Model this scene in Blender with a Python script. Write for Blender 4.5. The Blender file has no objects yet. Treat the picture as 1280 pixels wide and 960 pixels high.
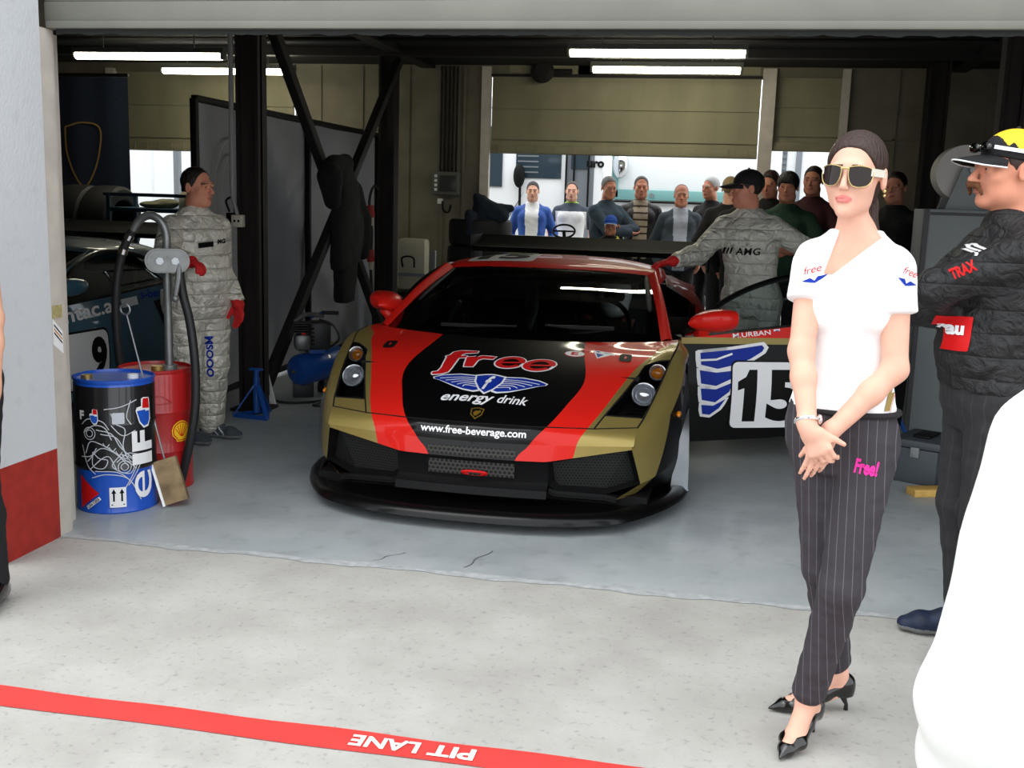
import bpy, bmesh, math, random
import numpy as np
from mathutils import Vector, Matrix, Euler
from mathutils.bvhtree import BVHTree
random.seed(7); np.random.seed(7)
SC = bpy.context.scene
COL = SC.collection
V = Vector
PI = math.pi
def R(d): return math.radians(d)
def lin(c):
    c = c/255.0
    return c/12.92 if c <= 0.04045 else ((c+0.055)/1.055)**2.4
def S(r, g, b): return (lin(r), lin(g), lin(b), 1.0)

# ---------------------------------------------------------------- materials
def nodes(m):
    m.use_nodes = True
    return m.node_tree, m.node_tree.nodes, m.node_tree.links
def bsdf(m): return m.node_tree.nodes['Principled BSDF']
def mat(name, col, rough=.5, metal=0., var=0., vscale=6., bump=0., bscale=30., coat=0., emit=None, estr=0., trans=0., alpha=1., ior=1.45, sheen=0., spec=.5, stretch=None):
    m = bpy.data.materials.new(name); t, n, l = nodes(m); b = bsdf(m)
    b.inputs['Base Color'].default_value = col
    b.inputs['Roughness'].default_value = rough
    b.inputs['Metallic'].default_value = metal
    b.inputs['Coat Weight'].default_value = coat
    b.inputs['Coat Roughness'].default_value = .04
    b.inputs['Transmission Weight'].default_value = trans
    b.inputs['Alpha'].default_value = alpha
    b.inputs['IOR'].default_value = ior
    b.inputs['Sheen Weight'].default_value = sheen
    b.inputs['Specular IOR Level'].default_value = spec
    if emit:
        b.inputs['Emission Color'].default_value = emit
        b.inputs['Emission Strength'].default_value = estr
    if var or bump:
        tc = n.new('ShaderNodeTexCoord'); mp = n.new('ShaderNodeMapping')
        l.new(tc.outputs['Object'], mp.inputs['Vector'])
        if stretch: mp.inputs['Scale'].default_value = stretch
    if var:
        nz = n.new('ShaderNodeTexNoise'); nz.inputs['Scale'].default_value = vscale; nz.inputs['Detail'].default_value = 6
        l.new(mp.outputs[0], nz.inputs['Vector'])
        rp = n.new('ShaderNodeValToRGB')
        lo = [max(0, c*(1-var)) for c in col[:3]]+[1]; hi = [min(1, c*(1+var*.6)) for c in col[:3]]+[1]
        rp.color_ramp.elements[0].position = .3; rp.color_ramp.elements[1].position = .7
        rp.color_ramp.elements[0].color = lo; rp.color_ramp.elements[1].color = hi
        l.new(nz.outputs['Fac'], rp.inputs['Fac']); l.new(rp.outputs['Color'], b.inputs['Base Color'])
    if bump:
        nb = n.new('ShaderNodeTexNoise'); nb.inputs['Scale'].default_value = bscale; nb.inputs['Detail'].default_value = 5
        l.new(mp.outputs[0], nb.inputs['Vector'])
        bp = n.new('ShaderNodeBump'); bp.inputs['Strength'].default_value = bump; bp.inputs['Distance'].default_value = .02
        l.new(nb.outputs['Fac'], bp.inputs['Height']); l.new(bp.outputs['Normal'], b.inputs['Normal'])
    return m
_mc = {}
def cm(name, *a, **k):
    if name not in _mc: _mc[name] = mat(name, *a, **k)
    return _mc[name]

# ---------------------------------------------------------------- mesh builder
class MB:
    def __init__(s): s.v = []; s.f = []; s.m = []
    def add(s, vs, fs, mi=0):
        o = len(s.v); s.v += [tuple(p) for p in vs]; s.f += [tuple(i+o for i in f) for f in fs]; s.m += [mi]*len(fs); return s
    def xf(s, M):
        s.v = [tuple(M @ V(p)) for p in s.v]; return s
    def join(s, o, M=None, mi=None):
        vs = o.v if M is None else [tuple(M @ V(p)) for p in o.v]
        k = len(s.v); s.v += vs; s.f += [tuple(i+k for i in f) for f in o.f]; s.m += ([mi]*len(o.m) if mi is not None else o.m); return s
    def box(s, c, d, rot=None, mi=0, bev=0., seg=2):
        bm = bmesh.new(); bmesh.ops.create_cube(bm, size=1)
        bmesh.ops.scale(bm, vec=V(d), verts=bm.verts)
        if bev > 0: bmesh.ops.bevel(bm, geom=bm.edges[:], offset=min(bev, min(d)*.49), segments=seg, profile=.5, affect='EDGES')
        M = Matrix.Translation(V(c)) @ (rot.to_4x4() if rot is not None else Matrix())
        bm.verts.index_update()
        s.add([M @ v.co for v in bm.verts], [[v.index for v in f.verts] for f in bm.faces], mi); bm.free(); return s
    def tube(s, path, r, n=10, mi=0, cap=True, closed=False, sq=None):
        P = [V(p) for p in path]; N = len(P); rr = r if hasattr(r, '__len__') else [r]*N
        T = []
        for i in range(N):
            a = P[(i-1) % N] if (closed or i > 0) else P[i]; b = P[(i+1) % N] if (closed or i < N-1) else P[i]
            d = b-a; T.append(d.normalized() if d.length > 1e-9 else V((0, 0, 1)))
        u = T[0].orthogonal().normalized(); rings = []
        for i in range(N):
            u = (u-T[i]*u.dot(T[i])); u = u.normalized() if u.length > 1e-6 else T[i].orthogonal().normalized()
            w = T[i].cross(u)
            rings.append([P[i]+(u*math.cos(2*PI*k/n)+w*math.sin(2*PI*k/n))*rr[i] for k in range(n)])
        vs = [p for q in rings for p in q]; fs = []
        for i in range(N if closed else N-1):
            j = (i+1) % N
            for k in range(n): fs.append((i*n+k, i*n+(k+1) % n, j*n+(k+1) % n, j*n+k))
        if cap and not closed: fs += [tuple(range(n-1, -1, -1)), tuple((N-1)*n+k for k in range(n))]
        return s.add(vs, fs, mi)
    def cyl(s, a, b, r, r2=None, n=24, mi=0, cap=True):
        return s.tube([a, b], [r, r if r2 is None else r2], n, mi, cap)
    def bar(s, a, b, w, h, up=(0, 0, 1), mi=0, bev=0.):
        a, b = V(a), V(b); d = b-a; L = d.length; z = d.normalized(); x = V(up).cross(z)
        x = x.normalized() if x.length > 1e-5 else z.orthogonal().normalized()
        y = z.cross(x); rot = Matrix((x, y, z)).transposed()
        return s.box((a+b)/2, (w, h, L), rot, mi, bev)
    def lathe(s, prof, n=32, M=None, mi=0):
        M = M or Matrix(); vs = []; fs = []; m = len(prof)
        for k in range(n):
            a = 2*PI*k/n
            for r, z in prof: vs.append(M @ V((r*math.cos(a), r*math.sin(a), z)))
        for k in range(n):
            j = (k+1) % n
            for i in range(m-1): fs.append((k*m+i, j*m+i, j*m+i+1, k*m+i+1))
        if prof[0][0] > 1e-6: fs.append(tuple(k*m for k in range(n-1, -1, -1)))
        if prof[-1][0] > 1e-6: fs.append(tuple(k*m+m-1 for k in range(n)))
        return s.add(vs, fs, mi)
    def ell(s, c, r, rot=None, nu=20, nv=12, mi=0):
        r = r if hasattr(r, '__len__') else (r, r, r)
        M = Matrix.Translation(V(c)) @ (rot.to_4x4() if rot is not None else Matrix())
        prof = [(math.sin(PI*i/nv), -math.cos(PI*i/nv)) for i in range(nv+1)]
        prof[0] = (0, -1); prof[-1] = (0, 1)
        return s.lathe(prof, nu, M @ Matrix.Diagonal((r[0], r[1], r[2], 1)), mi)
    def prism(s, poly, d, M=None, mi=0, bev=0.):
        M = M or Matrix(); n = len(poly)
        vs = [M @ V((x, y, 0)) for x, y in poly]+[M @ V((x, y, d)) for x, y in poly]
        fs = [tuple(range(n-1, -1, -1)), tuple(range(n, 2*n))]+[(i, (i+1) % n, n+(i+1) % n, n+i) for i in range(n)]
        return s.add(vs, fs, mi)
    def grid(s, P, mi=0, flip=False, closeu=False):
        nu, nv = len(P), len(P[0]); vs = [p for q in P for p in q]; fs = []
        for i in range(nu if closeu else nu-1):
            k = (i+1) % nu
            for j in range(nv-1):
                q = (i*nv+j, k*nv+j, k*nv+j+1, i*nv+j+1); fs.append(q[::-1] if flip else q)
        return s.add(vs, fs, mi)
    def mesh(s, name, ang=35, weld=True):
        me = bpy.data.meshes.new(name); me.from_pydata(s.v, [], s.f)
        me.polygons.foreach_set('material_index', s.m); me.update()
        bm = bmesh.new(); bm.from_mesh(me)
        if weld: bmesh.ops.remove_doubles(bm, verts=bm.verts, dist=1e-5)
        bmesh.ops.recalc_face_normals(bm, faces=bm.faces); bm.to_mesh(me); bm.free()
        me.polygons.foreach_set('use_smooth', [True]*len(me.polygons))
        if ang < 180: me.set_sharp_from_angle(angle=R(ang))
        return me
    def build(s, name, mats, parent=None, ang=35, world=True, weld=True):
        if parent is not None and world: s.xf(wm(parent).inverted())
        me = s.mesh(name, ang, weld)
        for m in (mats if isinstance(mats, (list, tuple)) else [mats]): me.materials.append(m)
        o = bpy.data.objects.new(name, me); COL.objects.link(o)
        if parent is not None: o.parent = parent
        return o
def wm(o):
    M = Matrix.LocRotScale(o.location, o.rotation_euler, o.scale)
    return wm(o.parent) @ M if o.parent else M
def tag(o, label=None, cat=None, group=None, kind=None):
    if label: o['label'] = label
    if cat: o['category'] = cat
    if group: o['group'] = group
    if kind: o['kind'] = kind
    return o
def thing(name, label, cat, loc=(0, 0, 0), rz=0., group=None, rot=None):
    o = bpy.data.objects.new(name, None); COL.objects.link(o); o.location = loc
    o.rotation_euler = rot if rot else (0, 0, rz); o.empty_display_size = .1
    return tag(o, label, cat, group)
def struct(o): o['kind'] = 'structure'; return o
def copy_tree(o, parent=None):
    c = o.copy(); COL.objects.link(c)
    if parent is not None: c.parent = parent
    for ch in [x for x in bpy.data.objects if x.parent == o]: copy_tree(ch, c)
    return c
def cr(pts, n):
    """smooth curve through pts (Catmull-Rom), n samples spread by chord length"""
    P = [np.array(p, float) for p in pts]; d = [0.]
    for a, b in zip(P, P[1:]): d.append(d[-1]+max(1e-9, np.linalg.norm(b-a)))
    out = []
    for t in np.linspace(0, d[-1], n):
        i = min(len(P)-2, max(0, int(np.searchsorted(d, t, 'right'))-1))
        u = (t-d[i])/(d[i+1]-d[i]); h = d[i+1]-d[i]
        def tan(k):
            if k == 0: return (P[1]-P[0])/(d[1]-d[0])
            if k == len(P)-1: return (P[-1]-P[-2])/(d[-1]-d[-2])
            return (P[k+1]-P[k-1])/(d[k+1]-d[k-1])
        a, b = P[i], P[i+1]; ta, tb = tan(i)*h, tan(i+1)*h
        out.append((2*u**3-3*u*u+1)*a+(u**3-2*u*u+u)*ta+(-2*u**3+3*u*u)*b+(u**3-u*u)*tb)
    return out
def pl(pts, n):
    P = [np.array(p, float) for p in pts]; d = [0.]
    for a, b in zip(P, P[1:]): d.append(d[-1]+max(1e-9, np.linalg.norm(b-a)))
    t = np.linspace(0, d[-1], n)
    return list(np.array([np.interp(t, d, [p[k] for p in P]) for k in range(len(P[0]))]).T)
def coons(c0, c1, d0, d1):
    """c0,c1 run along u (v=0,1); d0,d1 run along v (u=0,1)"""
    nu, nv = len(c0), len(d0); G = []
    for i in range(nu):
        u = i/(nu-1); row = []
        for j in range(nv):
            v = j/(nv-1)
            p = (1-v)*c0[i]+v*c1[i]+(1-u)*d0[j]+u*d1[j]-((1-u)*(1-v)*c0[0]+u*(1-v)*c0[-1]+(1-u)*v*c1[0]+u*v*c1[-1])
            row.append(p)
        G.append(row)
    return G

# ---------------------------------------------------------------- lettering
def text2d(s, bold=0., shear=0., width=None, height=None, grid=None, spacing=1.):
    cu = bpy.data.curves.new('t', 'FONT'); cu.body = s; cu.offset = bold; cu.shear = shear; cu.space_character = spacing
    cu.resolution_u = 4; cu.align_x = 'LEFT'
    o = bpy.data.objects.new('t', cu); COL.objects.link(o)
    dg = bpy.context.evaluated_depsgraph_get(); dg.update()
    me = bpy.data.meshes.new_from_object(o.evaluated_get(dg))
    bpy.data.objects.remove(o); bpy.data.curves.remove(cu)
    bm = bmesh.new(); bm.from_mesh(me); bpy.data.meshes.remove(me)
    xs = [v.co.x for v in bm.verts]; ys = [v.co.y for v in bm.verts]
    return bm, (min(xs), max(xs), min(ys), max(ys))
def letters(s, fn, W, H, box=None, bold=0., shear=0., cut=0., mi=0, mb=None, spacing=1.):
    """map text, fitted to a W x H rectangle centred on 0, through fn(u,v)->point"""
    bm, (x0, x1, y0, y1) = text2d(s, bold, shear, spacing=spacing)
    if box: x0, x1, y0, y1 = box
    for v in bm.verts: v.co = V(((v.co.x-(x0+x1)/2)/(x1-x0)*W, (v.co.y-(y0+y1)/2)/(y1-y0)*H, 0))
    if cut: slice2d(bm, cut)
    mb = mb or MB(); bm.verts.index_update()
    mb.add([fn(v.co.x, v.co.y) for v in bm.verts], [[v.index for v in f.verts] for f in bm.faces], mi); bm.free()
    return mb
def slice2d(bm, cut):
    for ax in (0, 1):
        cs = [v.co[ax] for v in bm.verts]; t = math.floor(min(cs)/cut)*cut+cut
        while t < max(cs):
            n = V((1, 0, 0)) if ax == 0 else V((0, 1, 0))
            bmesh.ops.bisect_plane(bm, geom=bm.verts[:]+bm.edges[:]+bm.faces[:], dist=1e-6, plane_co=n*t, plane_no=n); t += cut
def shape2d(polys, fn, cut=0., mi=0, mb=None):
    """flat filled outlines (list of point lists) mapped through fn"""
    mb = mb or MB()
    for poly in polys:
        bm = bmesh.new(); vs = [bm.verts.new((x, y, 0)) for x, y in poly]
        f = bm.faces.new(vs); f.normal_update(); bmesh.ops.triangulate(bm, faces=[f])
        if cut: slice2d(bm, cut)
        bm.verts.index_update()
        mb.add([fn(v.co.x, v.co.y) for v in bm.verts], [[v.index for v in q.verts] for q in bm.faces], mi); bm.free()
    return mb
def plane_fn(o, ux, uy, off=0.):
    o, ux, uy = V(o), V(ux), V(uy); n = ux.cross(uy).normalized()*off
    return lambda a, b: o+ux*a+uy*b+n
def circ(cx, cy, rx, ry=None, n=28, a0=0, a1=360):
    ry = rx if ry is None else ry
    full = abs(a1-a0) >= 360
    return [(cx+rx*math.cos(R(a0+(a1-a0)*k/(n if full else n-1))), cy+ry*math.sin(R(a0+(a1-a0)*k/(n if full else n-1)))) for k in range(n)]
def rrect(w, h, r, n=5):
    out = []
    for cx, cy, a in ((w/2-r, h/2-r, 0), (-w/2+r, h/2-r, 90), (-w/2+r, -h/2+r, 180), (w/2-r, -h/2+r, 270)):
        out += [(cx+r*math.cos(R(a+90*k/n)), cy+r*math.sin(R(a+90*k/n))) for k in range(n+1)]
    return out
def stroke2d(path, w):
    """thin ribbon outline following a 2-D path"""
    P = [V((x, y)) for x, y in path]; L = []; Rr = []
    for i in range(len(P)):
        d = (P[min(i+1, len(P)-1)]-P[max(i-1, 0)]).normalized(); n = V((-d.y, d.x))
        L.append(P[i]+n*w/2); Rr.append(P[i]-n*w/2)
    return [tuple(p) for p in L]+[tuple(p) for p in reversed(Rr)]
def ribbon(path, w, fn, mb, mi=0):
    P = [V((x, y)) for x, y in path]; vs = []
    for i in range(len(P)):
        d = (P[min(i+1, len(P)-1)]-P[max(i-1, 0)]).normalized(); n = V((-d.y, d.x))
        vs += [fn(*(P[i]+n*w/2)), fn(*(P[i]-n*w/2))]
    mb.add(vs, [(2*i, 2*i+1, 2*i+3, 2*i+2) for i in range(len(P)-1)], mi)

# ---------------------------------------------------------------- camera (photo solved: f=1340 px on a 1280 px wide frame)
CAMH = 1.57
psi, pit, rol = R(10.7), R(9.79), R(1.774)
_F = V((-math.sin(psi)*math.cos(pit), math.cos(psi)*math.cos(pit), -math.sin(pit)))
_R0 = V((math.cos(psi), math.sin(psi), 0)); _U0 = _R0.cross(_F)
_Rr = _R0*math.cos(rol)+_U0*math.sin(rol); _Uu = -_R0*math.sin(rol)+_U0*math.cos(rol)
cd = bpy.data.cameras.new('camera'); cd.sensor_fit = 'HORIZONTAL'; cd.sensor_width = 36; cd.lens = 1340/1280*36; cd.clip_end = 300; cd.clip_start = .05
cam = bpy.data.objects.new('camera', cd); COL.objects.link(cam)
cam.matrix_world = Matrix((( _Rr.x, _Uu.x, -_F.x, 0), (_Rr.y, _Uu.y, -_F.y, 0), (_Rr.z, _Uu.z, -_F.z, CAMH), (0, 0, 0, 1)))
SC.camera = cam
SC.view_settings.view_transform = 'Standard'; SC.view_settings.look = 'None'; SC.view_settings.gamma = 1; SC.view_settings.use_curve_mapping = False
SC.view_settings.exposure = 0.12
SC.cycles.use_denoising = True
SC.cycles.max_bounces = 8; SC.cycles.transparent_max_bounces = 12
SC.cycles.sample_clamp_indirect = 6
# ================================================================ racing car (car-local frame: x to its left, y rearwards from the nose, z up)
GOLD, RED, BLK = S(158, 140, 80), S(214, 32, 24), S(6, 6, 7)
def mathn(n, l, op, a, b=None):
    q = n.new('ShaderNodeMath'); q.operation = op
    for k, val in enumerate((a, b)):
        if val is None: continue
        if isinstance(val, (int, float)): q.inputs[k].default_value = val
        else: l.new(val, q.inputs[k])
    return q.outputs[0]
def fcurve(n, l, src, pts, lo, hi):
    """y = piecewise curve of src; pts in real units, x range lo..hi"""
    mr = n.new('ShaderNodeMapRange'); mr.inputs[1].default_value = lo; mr.inputs[2].default_value = hi
    l.new(src, mr.inputs[0])
    fc = n.new('ShaderNodeFloatCurve'); c = fc.mapping.curves[0]
    P = [((a-lo)/(hi-lo), b) for a, b in pts]
    c.points[0].location = P[0]; c.points[1].location = P[-1]
    for p in P[1:-1]: c.points.new(*p)
    fc.mapping.update(); l.new(mr.outputs[0], fc.inputs['Value'])
    return fc.outputs[0]
def paint(name, base, bands=None, carbon=None, doorband=False):
    m = mat(name, base, .42, 0, coat=.36, spec=.12); t, n, l = nodes(m); b = bsdf(m)
    b.inputs['Coat Roughness'].default_value = .05
    tc = n.new('ShaderNodeTexCoord'); sp = n.new('ShaderNodeSeparateXYZ'); l.new(tc.outputs['Object'], sp.inputs[0])
    X, Y, Z = sp.outputs
    ax = mathn(n, l, 'ABSOLUTE', X)
    def rgb(c): q = n.new('ShaderNodeRGB'); q.outputs[0].default_value = c; return q.outputs[0]
    def mix(f, a, c):
        q = n.new('ShaderNodeMix'); q.data_type = 'RGBA'; l.new(f, q.inputs[0]); l.new(a, q.inputs[6]); l.new(c, q.inputs[7]); return q.outputs[2]
    out = rgb(base); gf = None
    if bands:
        s = mathn(n, l, 'ADD', Y, Z)
        inner, outer = bands
        io = fcurve(n, l, s, inner, 0., 2.2); oo = fcurve(n, l, s, outer, 0., 2.2)
        fo = mathn(n, l, 'LESS_THAN', ax, oo); fi = mathn(n, l, 'LESS_THAN', ax, io)
        out = mix(fo, rgb(GOLD), rgb(RED)); out = mix(fi, out, rgb(BLK))
        gf = mathn(n, l, 'SUBTRACT', 1., fo)
    if carbon:
        k, z0, y0 = carbon
        e = mathn(n, l, 'GREATER_THAN', mathn(n, l, 'SUBTRACT', Y, mathn(n, l, 'MULTIPLY', Z, k)), y0)
        e = mathn(n, l, 'MULTIPLY', e, mathn(n, l, 'GREATER_THAN', mathn(n, l, 'SUBTRACT', Y, mathn(n, l, 'MULTIPLY', Z, 1.9)), -.56))
        e = mathn(n, l, 'MULTIPLY', e, mathn(n, l, 'LESS_THAN', Z, z0))
        out = mix(e, out, rgb(BLK))
        gf = mathn(n, l, 'SUBTRACT', 1., e)
    if doorband:
        out = mix(mathn(n, l, 'GREATER_THAN', Z, .752), out, rgb(GOLD)); out = mix(mathn(n, l, 'GREATER_THAN', Z, .790), out, rgb(RED))
    l.new(out, b.inputs['Base Color'])
    if gf is not None and base == GOLD: l.new(mathn(n, l, 'MULTIPLY', gf, .55), b.inputs['Metallic'])
    return m
def mesh_mat(name, col, scale, stretch=(1, 1, 1)):
    """perforated grille sheet: dark holes in a lighter web"""
    m = mat(name, col, .55, .3); t, n, l = nodes(m); b = bsdf(m)
    tc = n.new('ShaderNodeTexCoord'); mp = n.new('ShaderNodeMapping'); mp.inputs['Scale'].default_value = stretch
    l.new(tc.outputs['Object'], mp.inputs[0]); sp = n.new('ShaderNodeSeparateXYZ'); l.new(mp.outputs[0], sp.inputs[0])
    u = mathn(n, l, 'MULTIPLY', sp.outputs[0], scale); w = mathn(n, l, 'MULTIPLY', sp.outputs[2], scale*1.1547)
    row = mathn(n, l, 'FLOOR', w); off = mathn(n, l, 'MULTIPLY', mathn(n, l, 'MODULO', mathn(n, l, 'ABSOLUTE', row), 2.), .5)
    fu = mathn(n, l, 'SUBTRACT', mathn(n, l, 'FRACT', mathn(n, l, 'ADD', u, off)), .5)
    fw = mathn(n, l, 'SUBTRACT', mathn(n, l, 'FRACT', w), .5)
    d = mathn(n, l, 'SQRT', mathn(n, l, 'ADD', mathn(n, l, 'MULTIPLY', fu, fu), mathn(n, l, 'MULTIPLY', fw, fw)))
    hole = mathn(n, l, 'LESS_THAN', d, .36)
    q = n.new('ShaderNodeMix'); q.data_type = 'RGBA'; l.new(hole, q.inputs[0]); q.inputs[6].default_value = col; q.inputs[7].default_value = (.002, .002, .002, 1)
    l.new(q.outputs[2], b.inputs['Base Color'])
    return m
def glass_mat(name, tint, gloss=.12, rough=.0):
    m = bpy.data.materials.new(name); t, n, l = nodes(m); n.remove(bsdf(m)); out = n['Material Output']
    tr = n.new('ShaderNodeBsdfTransparent'); tr.inputs[0].default_value = tint
    gl = n.new('ShaderNodeBsdfGlossy'); gl.inputs['Roughness'].default_value = rough; gl.inputs[0].default_value = (1, 1, 1, 1)
    fr = n.new('ShaderNodeFresnel'); fr.inputs[0].default_value = 1.5
    mx = n.new('ShaderNodeMixShader'); l.new(fr.outputs[0], mx.inputs[0]); l.new(tr.outputs[0], mx.inputs[1]); l.new(gl.outputs[0], mx.inputs[2]); l.new(mx.outputs[0], out.inputs[0])
    return m
M_blk = mat('gloss_black', S(9, 9, 10), .28, coat=.15, spec=.25)
M_satin = mat('satin_black', S(14, 14, 15), .55, spec=.2)
M_carbon = mat('carbon_black', S(11, 11, 12), .65, var=.3, vscale=60, spec=.12)
M_rubber = mat('rubber', S(20, 20, 21), .75, bump=.2, bscale=40)
M_gap = mat('panel_gap_black', S(3, 3, 3), .9)
M_chrome = mat('chrome', S(225, 228, 232), .12, 1.)
M_alu = mat('aluminium', S(170, 175, 180), .32, .9, var=.12, vscale=12)
M_rim = mat('rim_alloy', S(150, 152, 155), .25, .9)
M_lampring = mat('lamp_reflector', S(214, 218, 224), .22, .35, coat=.5)
M_amber = mat('amber_lens', S(240, 140, 20), .25, coat=1.)
M_white = mat('white_vinyl', S(238, 238, 240), .4)
M_blue = mat('blue_vinyl', S(20, 48, 150), .45, spec=.15)
M_redv = mat('red_vinyl', S(205, 24, 26), .4, spec=.2)
M_blkv = mat('black_vinyl', S(8, 8, 8), .5, spec=.15)
M_grey = mat('interior_grey', S(48, 50, 52), .7)
M_hose = mat('silver_hose', S(150, 165, 170), .4, .6)
M_lens = glass_mat('clear_lens', (.97, .97, .98, 1))
M_screen = glass_mat('windscreen_glass', (.74, .80, .79, 1))
M_winglass = glass_mat('side_window_glass', (.72, .80, .80, 1))
M_lampglass = mat('lamp_glass', S(235, 240, 245), .05, .6, coat=1.)
M_mesh = mesh_mat('grille_mesh', S(38, 38, 38), 62)
M_mesh2 = mesh_mat('bumper_mesh', S(58, 57, 54), 44)

SIDE = [(.586, .058, .472), (.625, .155, .523), (.70, .36, .612), (.777, .609, .715), (.815, .85, .765), (.805, 1.10, .786)]
CEN = [(0, -.03, .477), (0, .044, .519), (0, .288, .618), (0, .55, .707), (0, .84, .787)]
TIp, TOp = (.777, .609, .715), (.904, .735, .735)
BOp = (.815, .21, .512)
OUT = [BOp, (.868, .48, .635), TOp]
PBO, PBI = (.793, .134, .477), (.586, .058, .472)
def mir(P): return [[np.array((-p[0], p[1], p[2])) for p in r] for r in P]
def mirp(L): return [(-p[0], p[1], p[2]) for p in L]
def hood_grid(nu=49, nv=41):
    sc, cc = cr(SIDE, nv), cr(CEN, nv); G = []
    for i in range(nu):
        s = -1+2*i/(nu-1); row = []
        for j in range(nv):
            a, c = sc[j], cc[j]; q = s*s
            crown = .012*(1-q)*math.sin(PI*j/(nv-1))
            row.append(np.array((s*a[0], c[1]+(a[1]-c[1])*q, c[2]+(a[2]-c[2])*q+crown)))
        G.append(row)
    return G
def quad(c0, c1, d0, d1, nu=20, nv=20, bulge=0., nrm=(0, 0, 1)):
    G = coons(cr(c0, nu), cr(c1, nu), cr(d0, nv), cr(d1, nv)); k = np.array(nrm, float)
    for i in range(nu):
        for j in range(nv): G[i][j] = G[i][j]+k*bulge*math.sin(PI*i/(nu-1))*math.sin(PI*j/(nv-1))
    return G
RO = [(.70, .035, .125), (.822, .118, .198), (.778, .045, .384), (.793, .134, .477), (.855, .43, .61), (.904, .735, .735), (.924, .87, .777), (.927, 1.08, .79), (.915, 1.3, .79), (.955, 1.32, .5), (.955, 1.32, .15)]
RI = [(.965, .55, .12), (.985, .535, .25), (.99, .545, .40), (.99, .585, .52), (.99, .68, .625), (.985, .80, .69), (.985, .93, .70), (.985, 1.09, .655), (.985, 1.22, .53), (.985, 1.265, .36), (.985, 1.265, .15)]
def ring(RO, RI, per=7, nv=12, bul=.03):
    G = []
    A = []; B = []
    for k in range(len(RO)-1):
        for i in range(per):
            t = i/per; A.append(np.array(RO[k])*(1-t)+np.array(RO[k+1])*t)
    A.append(np.array(RO[-1])); B = cr(RI, len(A)); 
    Bk = []
    for k in range(len(RI)-1):
        for i in range(per):
            t = i/per; p0 = np.array(RI[max(0, k-1)]); p1 = np.array(RI[k]); p2 = np.array(RI[k+1]); p3 = np.array(RI[min(len(RI)-1, k+2)])
            Bk.append(.5*((2*p1)+(p2-p0)*t+(2*p0-5*p1+4*p2-p3)*t*t+(3*p1-p0-3*p2+p3)*t**3))
    Bk.append(np.array(RI[-1]))
    for a, b in zip(A, Bk):
        row = []
        for j in range(nv):
            v = j/(nv-1); p = a*(1-v)+b*v; p = p+np.array((bul*math.sin(PI*v**.8), 0, bul*.35*math.sin(PI*v)))
            row.append(p)
        G.append(row)
    return G
def lip(B, d=.035):
    """short return flange inwards from an arch edge"""
    return [[p, p-np.array((d, 0, 0))] for p in B]

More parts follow.
